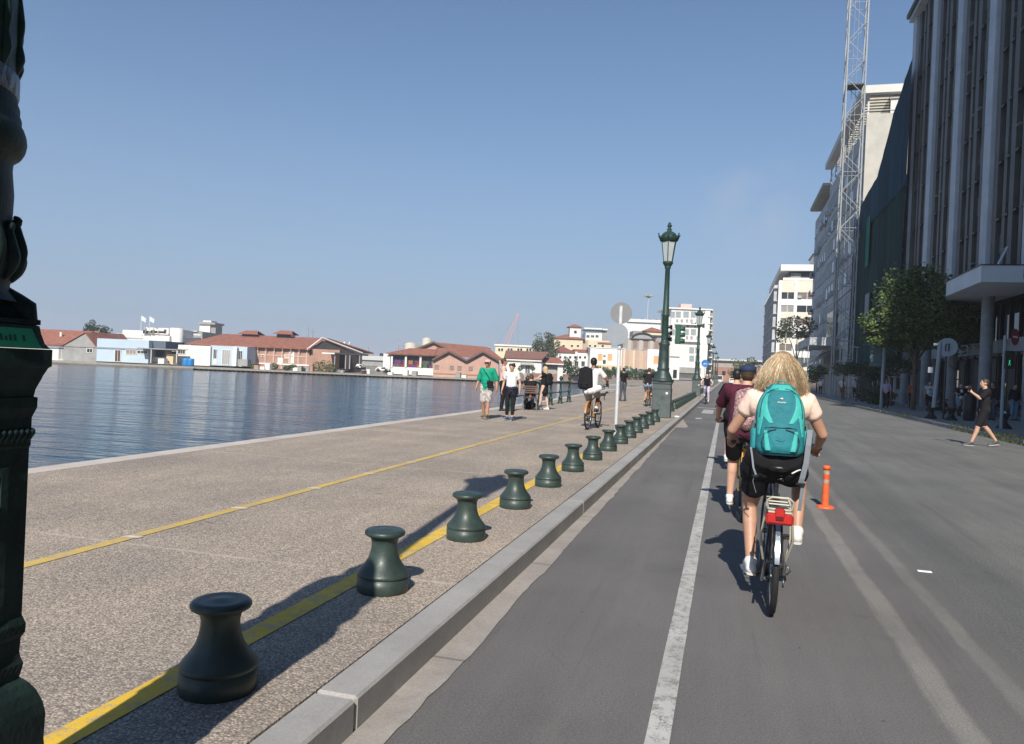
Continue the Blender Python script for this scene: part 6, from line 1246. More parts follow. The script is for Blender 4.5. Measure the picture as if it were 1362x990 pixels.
    if fender:
        for yc, a0_, a1_ in ((0, 15, 175), (f_, 40, 170)):
            g = MB(); pts = [Vector((0, yc+(wr+.022)*math.cos(R(a)), wr+(wr+.022)*math.sin(R(a)))) for a in range(a0_, a1_+1, 9)]
            vs = []; fs = []
            for p_ in pts:
                rd = (p_-Vector((0, yc, wr))).normalized()
                for q in (-1, -.6, 0, .6, 1): vs.append(p_+Vector((q*.029, 0, 0))-rd*(.012*q*q))
            for i in range(len(pts)-1):
                for j in range(4): fs.append((i*5+j, i*5+j+1, (i+1)*5+j+1, (i+1)*5+j))
            g.add(vs, fs, 0, True); part('mudguard', g, fender, t)
    return t, BBp, cv

# ---------------- hero rider and her bicycle
HX, HY = .345, 5.20
M_cream = mat('cream_frame_paint', (.50, .47, .38), .35, var=.06); M_dkbike = mat('dark_bike_paint', (.03, .035, .04), .35, var=.1); M_fend = mat('silver_black_mudguard', (.30, .34, .40), .25, metal=.7, var=.2, scale=6)
bk, BBp, cv = bicycle('silver and black city bicycle with rear rack and red reflector, ridden by the blonde woman', (HX, HY+.33, 0), R(-1), M_dkbike, crank=(-.10, -.12), fender=M_black, rack=True, lean=R(1.0), bar='city')
bk.location = (HX, HY+.10, 0)
# mudguard highlight strip, rack, reflector, stays
part('mudguard_strip', MB().add([v for a in range(128, 176, 6) for v in (Vector((-.014, .362*math.cos(R(a)), .335+.362*math.sin(R(a)))), Vector((.014, .362*math.cos(R(a)), .335+.362*math.sin(R(a)))))], [(2*i, 2*i+1, 2*i+3, 2*i+2) for i in range(7)], 0, True), M_fend, bk)
part('rack', MB().tube([(-.075, -.25, .72), (-.06, -.30, .725), (0, -.31, .725), (.06, -.30, .725), (.075, -.25, .72), (.07, .12, .74), (-.07, .12, .74)], .007, 8, closed=True), M_cream, bk)
for y_ in (-.22, -.1, .02): part('rack_bar', MB().tube([(-.07, y_, .725), (.07, y_, .725)], .006, 6), M_cream, bk)
part('rack_loop', MB().tube([(-.07, -.28, .725), (-.075, -.31, .78), (-.05, -.32, .80), (.05, -.32, .80), (.075, -.31, .78), (.07, -.28, .725)], .007, 8), M_cream, bk)
for s_ in (-1, 1):
    part('rack_stay', MB().tube([(s_*.075, -.22, .72), (s_*.10, -.12, .50), (s_*.07, -.0, .345)], .0075, 8), M_cream, bk); part('rack_stay', MB().tube([(s_*.075, -.05, .72), (s_*.09, -.02, .50), (s_*.07, .0, .345)], .006, 8), M_cream, bk)
M_red = mat('red_reflector', (.46, .02, .016), .25, var=.15, scale=60, coat=.5)
rl = part('rear_lamp', MB().bbox(-.082, .082, -.345, -.315, .635, .705, .014), M_red, bk); part('lamp_housing', MB().bbox(-.03, .03, -.35, -.30, .665, .735, .008), M_red, rl); part('lamp_lens', MB().bbox(-.022, .022, -.353, -.3505, .665, .69, .001), mat('dark_red', (.12, .01, .01), .3), rl)
part('lamp_cap', MB().bbox(-.07, .07, -.34, -.29, .706, .716, .003), M_cream, bk)
part('derailleur', MB().bbox(.055, .075, -.03, .03, .25, .335, .008).ring((.065, .01, .20), .028, .006, 'x', 12, 5).ring((.065, .04, .27), .022, .006, 'x', 12, 5).tube([(.075, -.03, .33), (.10, -.07, .30), (.085, .0, .26)], .006, 5), M_chrome, bk, kind='stuff')
part('cassette', MB().lathe([(.02, -.015), (.055, -.015), (.045, 0), (.035, .015), (.02, .02)], 18, M=Matrix.Translation((.045, 0, .335)) @ Matrix.Rotation(R(90), 4, 'Y')), M_chrome, bk)
part('kickstand', MB().tube([(-.05, .12, .29), (-.075, -.14, .24)], .009, 6), M_chrome, bk)
part('cable', MB().tube([(.25, .82, 1.02), (.27, .98, 1.10), (.12, 1.02, 1.0), (.03, .9, .8)], .0045, 5), M_black, bk); part('cable', MB().tube([(-.25, .82, 1.02), (-.27, .98, 1.08), (-.12, 1.02, .98), (-.03, .9, .8)], .0045, 5), M_black, bk)
part('spring', MB().tube([(.02+.018*math.cos(i), .20+.018*math.sin(i), .84+i*.0032) for i in range(22)], .004, 5), M_chrome, bk); part('bell', MB().ball((.16, .93, 1.06), .025, 10), M_chrome, bk)
# rider: coordinates local to (HX, HY)
hp = dict(pelvis=(0, .36, .985), belly=(.005, .41, 1.12), chest=(.02, .47, 1.27), neck=(.035, .55, 1.435), head=(.035, .60, 1.585), shL=(-.15, .50, 1.385), shR=(.205, .50, 1.375), elL=(-.285, .60, 1.15), elR=(.32, .58, 1.155), wrL=(-.295, .76, 1.08), wrR=(.315, .76, 1.05),
          hipL=(-.10, .38, .93), hipR=(.095, .38, .93), knL=(-.145, .70, .60), knR=(.155, .80, .73), anL=(-.135, .66, .26), anR=(.13, .84, .455), toeL=(-.14, .82, .19), toeR=(.135, 1.0, .42))
cx_, cz_ = .45+.32, .28
hp['anL'] = (-.128, .41, .255); hp['toeL'] = (-.14, .57, .185); hp['anR'] = (.178, .52, .475); hp['toeR'] = (.185, .68, .425)
hp['knL'] = (-.145, .60, .62); hp['knR'] = (.195, .73, .83)
wm_, Pm, Mh = person('blonde woman in peach top and black shorts cycling away with a teal rucksack', (HX, HY, 0), 0, hp, 1.72, mat('skin_sun_tanned', (.46, .26, .175), .5, var=.14, scale=7), C_PEACH, .30, C_BLACK, .50, SHOE_W, None, voxel=.0085, handdir={'L': (.1, 1, -.15), 'R': (-.1, 1, -.15)}, hands_curl=(1.0, 1.0), face=True, build=.98)
# fuller seat of the shorts
g = MB()
for s_ in (-1, 1): g.capsule((s_*.085, .33, .985), .125, (s_*.115, .42, .90), .118, 16)
g.capsule((-.05, .36, 1.04), .12, (.05, .36, 1.04), .12, 14); g.capsule((-.03, .40, .90), .105, (.03, .40, .90), .105, 14); g.capsule((0, .30, .97), .10, (0, .36, .92), .10, 12); remesh('shorts_seat', g, C_BLACK, wm_, .011)
part('shorts_logo', MB().tube([(.10, .205, .905), (.135, .222, .925), (.155, .24, .93)], .009, 6, flat=.5), mat('logo_white', (.7, .7, .7), .5, var=0), wm_)
# hair: a soft mass under many fine strands blown to both sides
M_hair_base = mat('dark_blonde_underhair', (.24, .165, .09), .6, var=.35, scale=30); hs = [mat('hair_honey', (.40, .29, .165), .45, var=.25, scale=40), mat('hair_pale', (.60, .48, .32), .45, var=.2, scale=40), mat('hair_deep', (.22, .15, .085), .5, var=.25, scale=40)]
hc = Vector((.035, .60, 1.61)); g = MB(); g.ball(hc+Vector((0, -.012, .018)), (.090, .108, .104), 16); g.capsule(hc+Vector((-.03, -.05, -.02)), .075, hc+Vector((-.075, -.13, -.13)), .06, 12); g.capsule(hc+Vector((.03, -.05, -.02)), .075, hc+Vector((.065, -.12, -.13)), .06, 12); g.capsule(hc+Vector((0, -.06, 0)), .08, hc+Vector((0, -.15, -.12)), .06, 12)
g.capsule(hc+Vector((.05, -.08, -.05)), .05, hc+Vector((.12, -.14, -.17)), .03, 10); g.capsule(hc+Vector((-.06, -.06, -.03)), .05, hc+Vector((-.16, -.10, -.13)), .025, 10)
hm = remesh('hair', g, M_hair_base, wm_, .010); rnd = random.Random(6); g = MB()
locks = []
for i in range(90):
    sd_ = -1.25+2.5*i/89; ab = abs(sd_); l_ = rnd.triangular(.10, .205, .165) if ab < .45 else rnd.triangular(.11, .25 if sd_ > .4 else .205, .19)
    locks.append((sd_, Vector((sd_*.125+(.018 if sd_ > 0 else -.032)*rnd.random(), -.13-rnd.uniform(-.03, .045)-.02*(1-min(1, ab)), -l_+.01)), rnd.uniform(-.02, .02), rnd.choice((0, 0, 1, 2))))
for i in range(5200):
    az = rnd.uniform(-math.pi*.98, 0.) if rnd.random() < .93 else rnd.uniform(0, math.pi); el = rnd.uniform(.0, 1.45); d = Vector((math.cos(az)*math.cos(el), math.sin(az)*math.cos(el), math.sin(el)))
    p0 = hc+Vector((d.x*.088, -.012+d.y*.106, .018+d.z*.103)); side = d.x+rnd.uniform(-.45, .45)
    ex = side*.128+(.02 if side > 0 else -.045)*rnd.random(); ln = rnd.triangular(.07, .22, .15) if abs(side) < .45 else rnd.triangular(.09, .245 if side > .5 else .20, .17)
    lk = locks[max(0, min(89, int((side+1.25)/2.5*89+rnd.gauss(0, 1.5))))]; ex = lk[1].x
    p3_ = hc+Vector((ex, -.13-rnd.uniform(-.03, .05)-.02*(1-abs(side)), -ln+.01)); wv = rnd.uniform(-.02, .02)
    p3 = hc+lk[1]+Vector((rnd.gauss(0, .0075), rnd.gauss(0, .008), rnd.uniform(-.015, .035))); wv = lk[2]+rnd.uniform(-.004, .004); ln = -lk[1].z
    p1 = p0+Vector((d.x*.030+.022*side, d.y*.04-.012, -.035+.02*d.z)); p2 = p3+Vector((-ex*.05+wv, .01+rnd.uniform(-.015, .02), ln*.42)); pts = []
    if rnd.random() < .05: p3 += Vector((rnd.uniform(-.05, .05), -.02, rnd.uniform(0, .05)))
    for j in range(8): u = j/7; pts.append(p0*(1-u)**3+p1*3*u*(1-u)**2+p2*3*u*u*(1-u)+p3*u**3+Vector((.003*math.sin(u*6+lk[2]*300), .002*math.sin(u*5+i*2), 0))*u)
    w0 = rnd.uniform(.0008, .0018); vs = []; tw = Vector((1, rnd.uniform(-.5, .5), 0)).normalized()
    for j, p_ in enumerate(pts): w_ = w0*(1-.75*(j/7)**2); vs += [p_-tw*w_, p_+tw*w_+Vector((0, -.0008, 0))]
    # ribbons
    g.add(vs, [(2*j, 2*j+1, 2*j+3, 2*j+2) for j in range(7)], (rnd.choice((0, 2, 2, 2)) if el > .95 else rnd.choice((lk[3], lk[3], 0, 1)) if side < .1 else rnd.choice((lk[3], lk[3], 0, 2))), True)
part('hair_strands', g, hs, wm_, kind='stuff')
# rucksack: lofted body with panels that follow its surface
PX = .018
def pk_w(z): u = (z-1.02)/.475; return .158*(1-max(0, (u-.55)/.45)**2.2*.62)*(1-max(0, (.10-u)/.10)**2*.18) if u < 1 else .06
def pk_y(x, z, off=0.):
    u = max(0., min(1., (z-1.02)/.475)); w = pk_w(z); d = .115*(1-.55*max(0, (u-.8)/.2)**2)*(1-.25*max(0, (.12-u)/.12)**2); yc = .26+.10*u
    q = min(1., abs(x-PX)/w); return yc-d*(1-q**3.2)**(1/2.4)-off
T_D = mat('rucksack_petrol', (.012, .175, .21), .75, var=.14, scale=14, bump=.5, bscale=28); T_L = mat('rucksack_turquoise', (.05, .43, .39), .7, var=.10, scale=14, bump=.35, bscale=30); T_M = mat('rucksack_teal', (.02, .26, .28), .75, var=.12, scale=14, bump=.4, bscale=28); T_K = mat('rucksack_navy_piping', (.01, .05, .075), .7, var=.1)
pk = thing('rucksack', 'teal and turquoise hiking rucksack with small white logo worn by the blonde woman', 'rucksack', (HX, HY, 0))
g = MB(); n1, n2 = 30, 28; vs = []; fs = []
for i in range(n1+1):
    z = 1.02+.475*i/n1; w = pk_w(z)
    for j in range(n2+1): x = PX-w*math.cos(math.pi*j/n2); vs.append((x, pk_y(x, z), z))
    vs.append((PX+w*.8, .40+.08*i/n1, z)); vs.append((PX-w*.8, .40+.08*i/n1, z))
m_ = n2+3
for i in range(n1):
    for j in range(m_): k_ = (j+1) % m_; fs.append((i*m_+j, i*m_+k_, (i+1)*m_+k_, (i+1)*m_+j))
fs += [tuple(range(m_))[::-1], tuple(n1*m_+j for j in range(m_))]; g.add(vs, fs, 0, True); part('main_bag', g, T_D, pk)
def patch(name, m__, rows, off=.004, nx=8, label=None):   # rows of (z, x_left, x_right) relative to the bag's middle
    g = MB(); vs = []; fs = []
    for z, a, c in rows:
        for j in range(nx+1): x = PX+a+(c-a)*j/nx; vs.append((x, pk_y(x, z, off*(1 if 0 < j < nx else .2)), z))
    for i in range(len(rows)-1):
        for j in range(nx): o = i*(nx+1)+j; fs.append((o, o+1, o+nx+2, o+nx+1))
    g.add(vs, fs, 0, True); return part(name, g, m__, pk, label=label)
def seam(name, m__, pts, r=.0035, off=.004): return part(name, MB().tube([(PX+x, pk_y(PX+x, z, off), z) for x, z in pts], r, 5), m__, pk)
def frange(a, b, n): return [a+(b-a)*i/n for i in range(n+1)]
for s_ in (-1, 1):
    rows = []
    for z in frange(1.235, 1.43, 12):
        u = (z-1.235)/.195; c0 = .055+.040*math.sin(math.pi*min(1, u*.9)); wd = .050*math.sin(math.pi*(.06+.9*u))**.7
        a, c = c0-wd*.35+.02*u, c0+wd*.65+.012*(1-u); rows.append((z, min(s_*a, s_*c), max(s_*a, s_*c)))
    patch('side_stripe', T_L, rows, label='turquoise side stripe')
    rows = [(z, min(s_*q0, s_*q1), max(s_*q0, s_*q1)) for z, q0, q1 in [(z, .108+.028*(1.30-z)/.16, min(pk_w(z)*.985, .150)) for z in frange(1.15, 1.30, 8)]]; patch('flank_panel', T_L, rows)
    rows = []
    for z in frange(1.055, 1.185, 10): u = (z-1.055)/.13; a = .058+.028*(u); c = .112-.02*(1-u)*.6; rows.append((z, min(s_*a, s_*c), max(s_*a, s_*c)))
    patch('pocket_stripe', T_L, rows, off=.022)
    g = MB(); g.capsule((PX+s_*.150, .285, 1.07), .042, (PX+s_*.150, .30, 1.16), .042, 12); remesh('side_pocket', g, T_M, pk, .010)
    g = MB(); g.capsule((PX+s_*.105, .23, 1.055), .032, (PX+s_*.125, .25, 1.07), .03, 10); remesh('lower_pleat', g, T_L, pk, .010)
    seam('zip', T_K, [(s_*x, z) for x, z in ((.02, 1.462), (.06, 1.455), (.095, 1.43), (.118, 1.39), (.130, 1.33), (.135, 1.27))], .004, .006)
    seam('piping', T_K, [(s_*x, z) for x, z in ((.03, 1.195), (.07, 1.185), (.105, 1.16), (.118, 1.12), (.112, 1.08), (.09, 1.05))], .004, .020)
    part('shoulder_strap', MB().tube([(PX+s_*.06, .36, 1.46), (PX+s_*.085, .45, 1.475), (PX+s_*.10, .56, 1.44), (PX+s_*.11, .62, 1.32), (PX+s_*.14, .55, 1.16), (PX+s_*.14, .40, 1.08)], .020, 8, flat=.4), T_M, pk)
    part('hip_wing', MB().tube([(PX+s_*.12, .33, 1.05), (PX+s_*.18, .38, 1.04), (PX+s_*.20, .46, 1.04)], .03, 8, flat=.4), C_BLACK, pk)
    part('webbing', MB().tube([(PX+s_*.16, .27, 1.22), (PX+s_*.17, .30, 1.12), (PX+s_*.165, .30, 1.03)], .007, 5, flat=.4), C_BLACK, pk)
    part('mesh_pocket', MB().tube([(PX+s_*.162, .29, 1.24), (PX+s_*.172, .31, 1.16), (PX+s_*.165, .31, 1.06)], .020, 8), mat('grey_mesh', (.12, .15, .16), .8, var=.3, scale=30), pk)
g = MB(); vs = []; rows = [(z, -.105+.1*max(0, z-1.15), .105-.1*max(0, z-1.15)) for z in frange(1.04, 1.20, 10)]
def pkb(x, z, off): return pk_y(x, z, off)
nx = 12; fs = []
for z, a, c in rows:
    for j in range(nx+1): x = PX+a+(c-a)*j/nx; b_ = math.sin(math.pi*j/nx)**.5*math.sin(math.pi*min(1, max(0, (z-1.03)/.18)))**.5; vs.append((x, pk_y(x, z, .003+.020*b_), z))
for i in range(len(rows)-1):
    for j in range(nx): o = i*(nx+1)+j; fs.append((o, o+1, o+nx+2, o+nx+1))
part('front_pocket', g.add(vs, fs, 0, True), T_D, pk)
patch('top_lid', T_L, [(z, -pk_w(z)*.80, pk_w(z)*.80) for z in frange(1.452, 1.49, 5)], .006)
for s_ in (-1, 1): patch('lid_edge', T_L, [(z, min(s_*pk_w(z)*.78, s_*pk_w(z)*.97), max(s_*pk_w(z)*.78, s_*pk_w(z)*.97)) for z in frange(1.30, 1.455, 8)], .005)
patch('base_panel', mat('rucksack_deep_base', (.008, .075, .10), .8, var=.1), [(z, -pk_w(z)*.9, pk_w(z)*.9) for z in frange(1.022, 1.045, 3)], .004)
seam('crease', T_K, [(-.10, 1.20), (-.05, 1.207), (0, 1.203), (.05, 1.208), (.10, 1.20)], .004, .006)
seam('pocket_cord', T_M, [(-.03, 1.13), (0, 1.118), (.03, 1.135)], .003, .026)
part('grab_loop', MB().tube([(PX-.03, .335, 1.485), (PX-.02, .32, 1.515), (PX+.02, .32, 1.515), (PX+.03, .335, 1.485)], .006, 6), T_M, pk)
M_logo = mat('logo_white', (.7, .7, .7), .5, var=0)
def text_part(txt, size, loc, rot, mt, parent, name='lettering', ext=.0006, align='CENTER'):
    cu = bpy.data.curves.new(name, 'FONT'); cu.body = txt; cu.size = size; cu.extrude = ext; cu.align_x = align; cu.resolution_u = 2
    o = bpy.data.objects.new(name, cu); COL.objects.link(o); dg = bpy.context.evaluated_depsgraph_get(); dg.update(); me = bpy.data.meshes.new_from_object(o.evaluated_get(dg)); bpy.data.objects.remove(o); bpy.data.curves.remove(cu)
    me.materials.clear(); me.materials.append(mt); q = bpy.data.objects.new(name, me); COL.objects.link(q); q.parent = parent; q.location = loc; q.rotation_euler = rot; q['kind'] = 'stuff'; return q
text_part('deuter', .021, (PX, pk_y(PX, 1.375, .010), 1.368), (R(90-8), 0, 0), M_logo, pk)
part('logo_mark', MB().add([(PX+x, pk_y(PX, 1.40, .0095), z) for x, z in ((-.012, 1.402), (-.004, 1.394), (.006, 1.394), (.009, 1.402), (.003, 1.400), (.005, 1.410), (-.001, 1.402), (-.006, 1.404))], [(0, 1, 7), (1, 2, 3, 4), (1, 4, 5, 6), (1, 6, 7)]), M_logo, pk)
M_strapg = mat('pale_grey_webbing', (.17, .195, .225), .7, var=.1, scale=20)
def ribbon(name, pts, w, m__, parent):
    g = MB(); vs = []
    for p_ in pts: p_ = Vector(p_); vs += [p_+Vector((-w/2, 0, 0)), p_+Vector((w/2, 0, 0)), p_+Vector((w/2, .003, 0)), p_+Vector((-w/2, .003, 0))]
    fs = []
    for i in range(len(pts)-1):
        for j in range(4): k_ = (j+1) % 4; fs.append((4*i+j, 4*i+k_, 4*i+4+k_, 4*i+4+j))
    return part(name, g.add(vs, fs), m__, parent)
ribbon('hanging_strap', [(.205, .24, 1.20), (.195, .20, 1.10), (.185, .19, .98), (.165, .19, .88), (.155, .20, .84)], .034, M_strapg, pk)
ribbon('hanging_strap', [(.175, .20, .86), (.165, .21, .74), (.158, .22, .66)], .024, M_strapg, pk)
ribbon('hanging_strap', [(-.165, .24, 1.06), (-.155, .20, 1.00), (-.145, .18, .93), (-.125, .17, .88)], .012, M_strapg, pk)
part('thin_cord', MB().tube([(-.135, .17, .885), (-.145, .18, .84), (-.13, .2, .79), (-.12, .21, .76)], .003, 5), M_strapg, pk)
part('buckle', MB().bbox(-.15, -.11, .155, .17, .87, .885, .003), M_black, pk); part('buckle', MB().bbox(.125, .185, .175, .19, .835, .85, .003), M_black, pk)

# ---------------- generic helpers for riders
def rider_pose(kind='away', crank=(-.11, -.12), handy=.86, handz=1.08, handx=.29, lean=.10, up=0.):
    BB_ = Vector((0, .45, .28)); L_ = BB_+Vector((-.12, crank[0], crank[1])); R_ = BB_+Vector((.12, -crank[0], -crank[1]))
    p = dict(pelvis=(0, .14, 1.0+up), belly=(0, .18+lean*.4, 1.14+up), chest=(0, .20+lean, 1.31+up), neck=(0, .25+lean*1.4, 1.475+up), head=(0, .29+lean*1.5, 1.62+up), shL=(-.175, .24+lean*1.1, 1.42+up), shR=(.175, .24+lean*1.1, 1.42+up), hipL=(-.09, .16, .95+up), hipR=(.09, .16, .95+up))
    p['wrL'] = (-handx, handy-.07, handz); p['wrR'] = (handx, handy-.07, handz)
    for S_, pd in (('L', L_), ('R', R_)):
        an = pd+Vector((0, -.07, .085)); p['an'+S_] = tuple(an); p['toe'+S_] = tuple(pd+Vector((0, .07, .035)))
        hp_ = Vector(p['hip'+S_]); d = an-hp_; L2 = d.length; l1, l2 = .43, .42
        if L2 > l1+l2-.005: an = hp_+d*((l1+l2-.005)/L2); p['an'+S_] = tuple(an); d = an-hp_; L2 = d.length
        a = (l1*l1-l2*l2+L2*L2)/(2*L2); hgt = math.sqrt(max(0, l1*l1-a*a)); dn = d.normalized(); fw = (Vector((0, 1, 0))-dn*dn.y).normalized(); p['kn'+S_] = tuple(hp_+dn*a+fw*hgt)
        sh, wr_ = Vector(p['sh'+S_]), Vector(p['wr'+S_]); d = wr_-sh; L2 = d.length; l1, l2 = .29, .27
        if L2 > l1+l2-.004: wr_ = sh+d*((l1+l2-.004)/L2); p['wr'+S_] = tuple(wr_); d = wr_-sh; L2 = d.length
        a = (l1*l1-l2*l2+L2*L2)/(2*L2); hgt = math.sqrt(max(0, l1*l1-a*a)); dn = d.normalized(); ow = Vector((-.8 if S_ == 'L' else .8, -.3, -.6)); ow = (ow-dn*ow.dot(dn)).normalized(); p['el'+S_] = tuple(sh+dn*a+ow*hgt)
    return p
GRIP = {'L': (.1, 1, -.15), 'R': (-.1, 1, -.15)}
def daypack(label, parent_pos, rz, mt, w=.15, h=.42, d=.10, z=1.25, y=-.16, strapmt=None, lean=0.):
    t = thing('rucksack', label, 'rucksack', parent_pos, rz); g = MB(); g.capsule((-w*.55, y, z-h*.32), d*.85, (-w*.5, y+lean, z+h*.3), d*.7, 12); g.capsule((w*.55, y, z-h*.32), d*.85, (w*.5, y+lean, z+h*.3), d*.7, 12); g.capsule((0, y-.02, z-h*.3), d, (0, y+lean-.01, z+h*.33), d*.8, 12); remesh('bag', g, mt, t, .014)
    g = MB(); g.capsule((-w*.4, y-d*.75, z-h*.25), .045, (w*.4, y-d*.75, z-h*.25), .045, 10); remesh('pocket', g, mt, t, .012)
    for s_ in (-1, 1): part('strap', MB().tube([(s_*w*.6, y+d*.5+lean, z+h*.38), (s_*w*.75, y+d*1.3+lean, z+h*.44), (s_*w*.8, y+d*2.6+lean, z+h*.2), (s_*w*.85, y+d*2.2, z-h*.2), (s_*w*.8, y+d*.4, z-h*.36)], .016, 6, flat=.4), strapmt or mt, t)
    return t
# ---------------- rider ahead in maroon
MX, MY = .21, 8.55
M_yel_f = mat('golden_frame', (.62, .36, .07), .4, var=.12, scale=6)
b2, _, _ = bicycle('golden yellow framed bicycle ridden by the man in the maroon shirt', (MX+.02, MY, 0), 0, M_yel_f, crank=(.02, -.16), fender=M_black, bar='flat')
part('frame_board', MB().tube([(.03, -.07, .36), (.045, -.04, .55), (.05, -.0, .72)], .030, 8, flat=.5), M_yel_f, b2)
mp = rider_pose(crank=(.02, -.16), lean=.12); mp['head'] = (.02, .46, 1.59); mp['neck'] = (.01, .40, 1.45)
m2, _, Mc = person('man in maroon shirt, black shorts and navy cap cycling ahead', (MX, MY, 0), 0, mp, 1.69, SKIN, C_MAROON, .75, C_BLACK, .78, SHOE_W, HAIR_BR, voxel=.011, handdir=GRIP, hands_curl=(1, 1), build=1.05, untucked=.3)
g = MB(); g.ball((0, -.012, .065), (.096, .115, .062), 18, M=Mc); g.ball((0, .04, .035), (.09, .10, .03), 16, M=Mc); cp_ = remesh('cap', g, mat('navy_cap', (.018, .035, .085), .85, var=.2, scale=20, bump=.4, bscale=50), None, .008); cp_.location = (MX, MY, 0); tag(cp_, 'navy cloth cap on the head of the maroon-shirted cyclist', 'cap')
M_pat = mat('pink_patterned_cloth', (.06, .02, .03), .85, col2=(.62, .40, .38), scale=45, detail=2, bump=.3)
daypack('pink and dark patterned rucksack on the back of the maroon-shirted cyclist', (MX+.03, MY+.10, 0), R(-4), M_pat, w=.15, h=.46, z=1.20, y=-.06, lean=.07, strapmt=C_BLACK)
# third rider further ahead: mostly hidden
b3, _, _ = bicycle('dark bicycle mostly hidden ahead of the maroon-shirted cyclist', (.17, 12.9, 0), 0, M_dkbike, detail=1)
person('dark-haired cyclist in black, only the head showing left of the navy cap', (.17, 12.9, 0), 0, rider_pose(lean=.12), 1.66, SKIN, C_BLACK, .6, C_BLACK, .9, SHOE_W, HAIR_BK, voxel=.016, handdir=GRIP, hands_curl=(1, 1))
# ---------------- promenade cyclist with black rucksack
QX, QY = -3.15, 18.2; M_bronze = mat('bronze_bike_paint', (.42, .22, .09), .4, var=.12)
b4, _, _ = bicycle('bronze brown hire bicycle ridden by the man with the black rucksack', (QX, QY, .137), R(-4), M_bronze, detail=1, crank=(-.10, .10), fender=M_bronze, bar='city')
rp_ = rider_pose(crank=(.10, -.12), lean=.05, handy=.72, handz=1.12); 
person('man in white tee and grey shorts cycling away on the promenade', (QX, QY, .137), R(-4), rp_, 1.72, SKIN_D, C_WHITE, .55, C_GREY, .75, SHOE_B, HAIR_BK, voxel=.013, handdir=GRIP, hands_curl=(1, 1), untucked=.4, socks=C_WHITE)
bp1 = daypack('large black rucksack on the cyclist in the white tee', (QX-.09, QY+.14, .137), R(-4), C_BLACK, w=.17, h=.56, d=.12, z=1.24, y=-.13, strapmt=C_WHITE)
g = MB(); g.capsule((-.02, -.14, .93), .08, (.16, -.02, 1.0), .09, 10); g.capsule((-.12, -.1, .90), .06, (.05, -.1, .93), .07, 10); sx_ = remesh('tied_shirt', g, C_WHITE, None, .014); sx_.location = (QX+.05, QY+.12, .137); tag(sx_, 'white shirt bunched at the waist of the cyclist with the black rucksack', 'shirt')
# second promenade cyclist
b5, _, _ = bicycle('brown bicycle ridden by the cyclist in denim shorts beside the lamp pedestal', (-3.28, 33.6, .137), R(-2), M_bronze, detail=1, fender=M_bronze, bar='city')
person('cyclist in dark tee and pale denim shorts riding away by the pedestal', (-3.28, 33.6, .137), R(-2), rider_pose(lean=.1), 1.66, SKIN, C_BLACK, .5, C_DENIM, .4, SHOE_B, HAIR_BR, voxel=.018, handdir=GRIP, hands_curl=(1, 1), face=False)
# oncoming woman
b6, _, _ = bicycle('dark bicycle of the oncoming woman on the cycle lane', (-1.05, 45.3, 0), R(180), M_dkbike, detail=1, fender=M_black, bar='city')
person('oncoming woman cyclist with black hair, dark top and lilac leggings', (-1.05, 45.3, 0), R(180), rider_pose(crank=(.02, -.16), lean=.06, handy=.75, handz=1.12), 1.72, SKIN_P, C_BLACK, 0, C_LILAC, 1.85, SHOE_W, HAIR_BK, 'tail', voxel=.016, handdir=GRIP, hands_curl=(1, 1))

# ---------------- walkers on the promenade
Z = .137
gm_, Pg, Mg = person('man in emerald polo and camouflage shorts walking with a pink cap and sunglasses', (-6.20, 19.75, Z), R(176), walk(.16, .10, knR=(.10, .06, .50), anR=(.10, -.10, .10), toeR=(.12, .05, .04), wrL=(-.31, .02, .90), elL=(-.27, -.05, 1.14), elR=(.28, -.04, 1.13), wrR=(.32, .03, .90)), 1.60, SKIN_T, C_GREEN, .95, C_CAMO, .92, mat('brown_sandal', (.16, .12, .07), .7), HAIR_GR, voxel=.012, build=1.14, belly=.03, untucked=.45)
g = MB(); g.ball((0, -.008, .062), (.092, .108, .062), 16, M=Mg); g.capsule(Mg @ Vector((-.04, .10, .055)), .012, Mg @ Vector((.04, .10, .055)), .012, 8); g.ball((0, .12, .052), (.06, .05, .010), 12, M=Mg); q = remesh('cap', g, mat('pink_cap', (.74, .42, .42), .85, var=.1, bump=.3), None, .008); q.location, q.rotation_euler = gm_.location, gm_.rotation_euler; tag(q, 'faded pink cap on the man in the emerald polo', 'cap')
q = single('sunglasses', MB().bbox(-.068, -.008, .093, .108, -.004, .030, .006, M=Mg).bbox(.008, .068, .093, .108, -.004, .030, .006, M=Mg).box(-.01, .01, .098, .104, .012, .022, M=Mg).box(-.084, -.078, -.01, .10, .01, .02, M=Mg).box(.078, .084, -.01, .10, .01, .02, M=Mg), M_black, 'dark sunglasses on the man in the emerald polo', 'sunglasses'); q.location, q.rotation_euler = gm_.location, gm_.rotation_euler
bg_ = thing('shoulder_bag', 'small black crossbody bag hanging at the hip of the man in green', 'bag', gm_.location, R(176)); part('pouch', MB().bbox(-.235, -.075, .155, .215, .84, 1.03, .02), C_BLACK, bg_); part('flap', MB().bbox(-.24, -.07, .205, .225, .94, 1.035, .01), C_BLACK, bg_)
part('strap', MB().tube([(-.16, .20, 1.03), (-.10, .19, 1.15), (.0, .165, 1.26), (.10, .08, 1.34), (.11, -.02, 1.36), (.0, -.14, 1.22), (-.16, -.12, 1.03), (-.23, .05, .96)], .010, 6, flat=.5), C_BLACK, bg_)
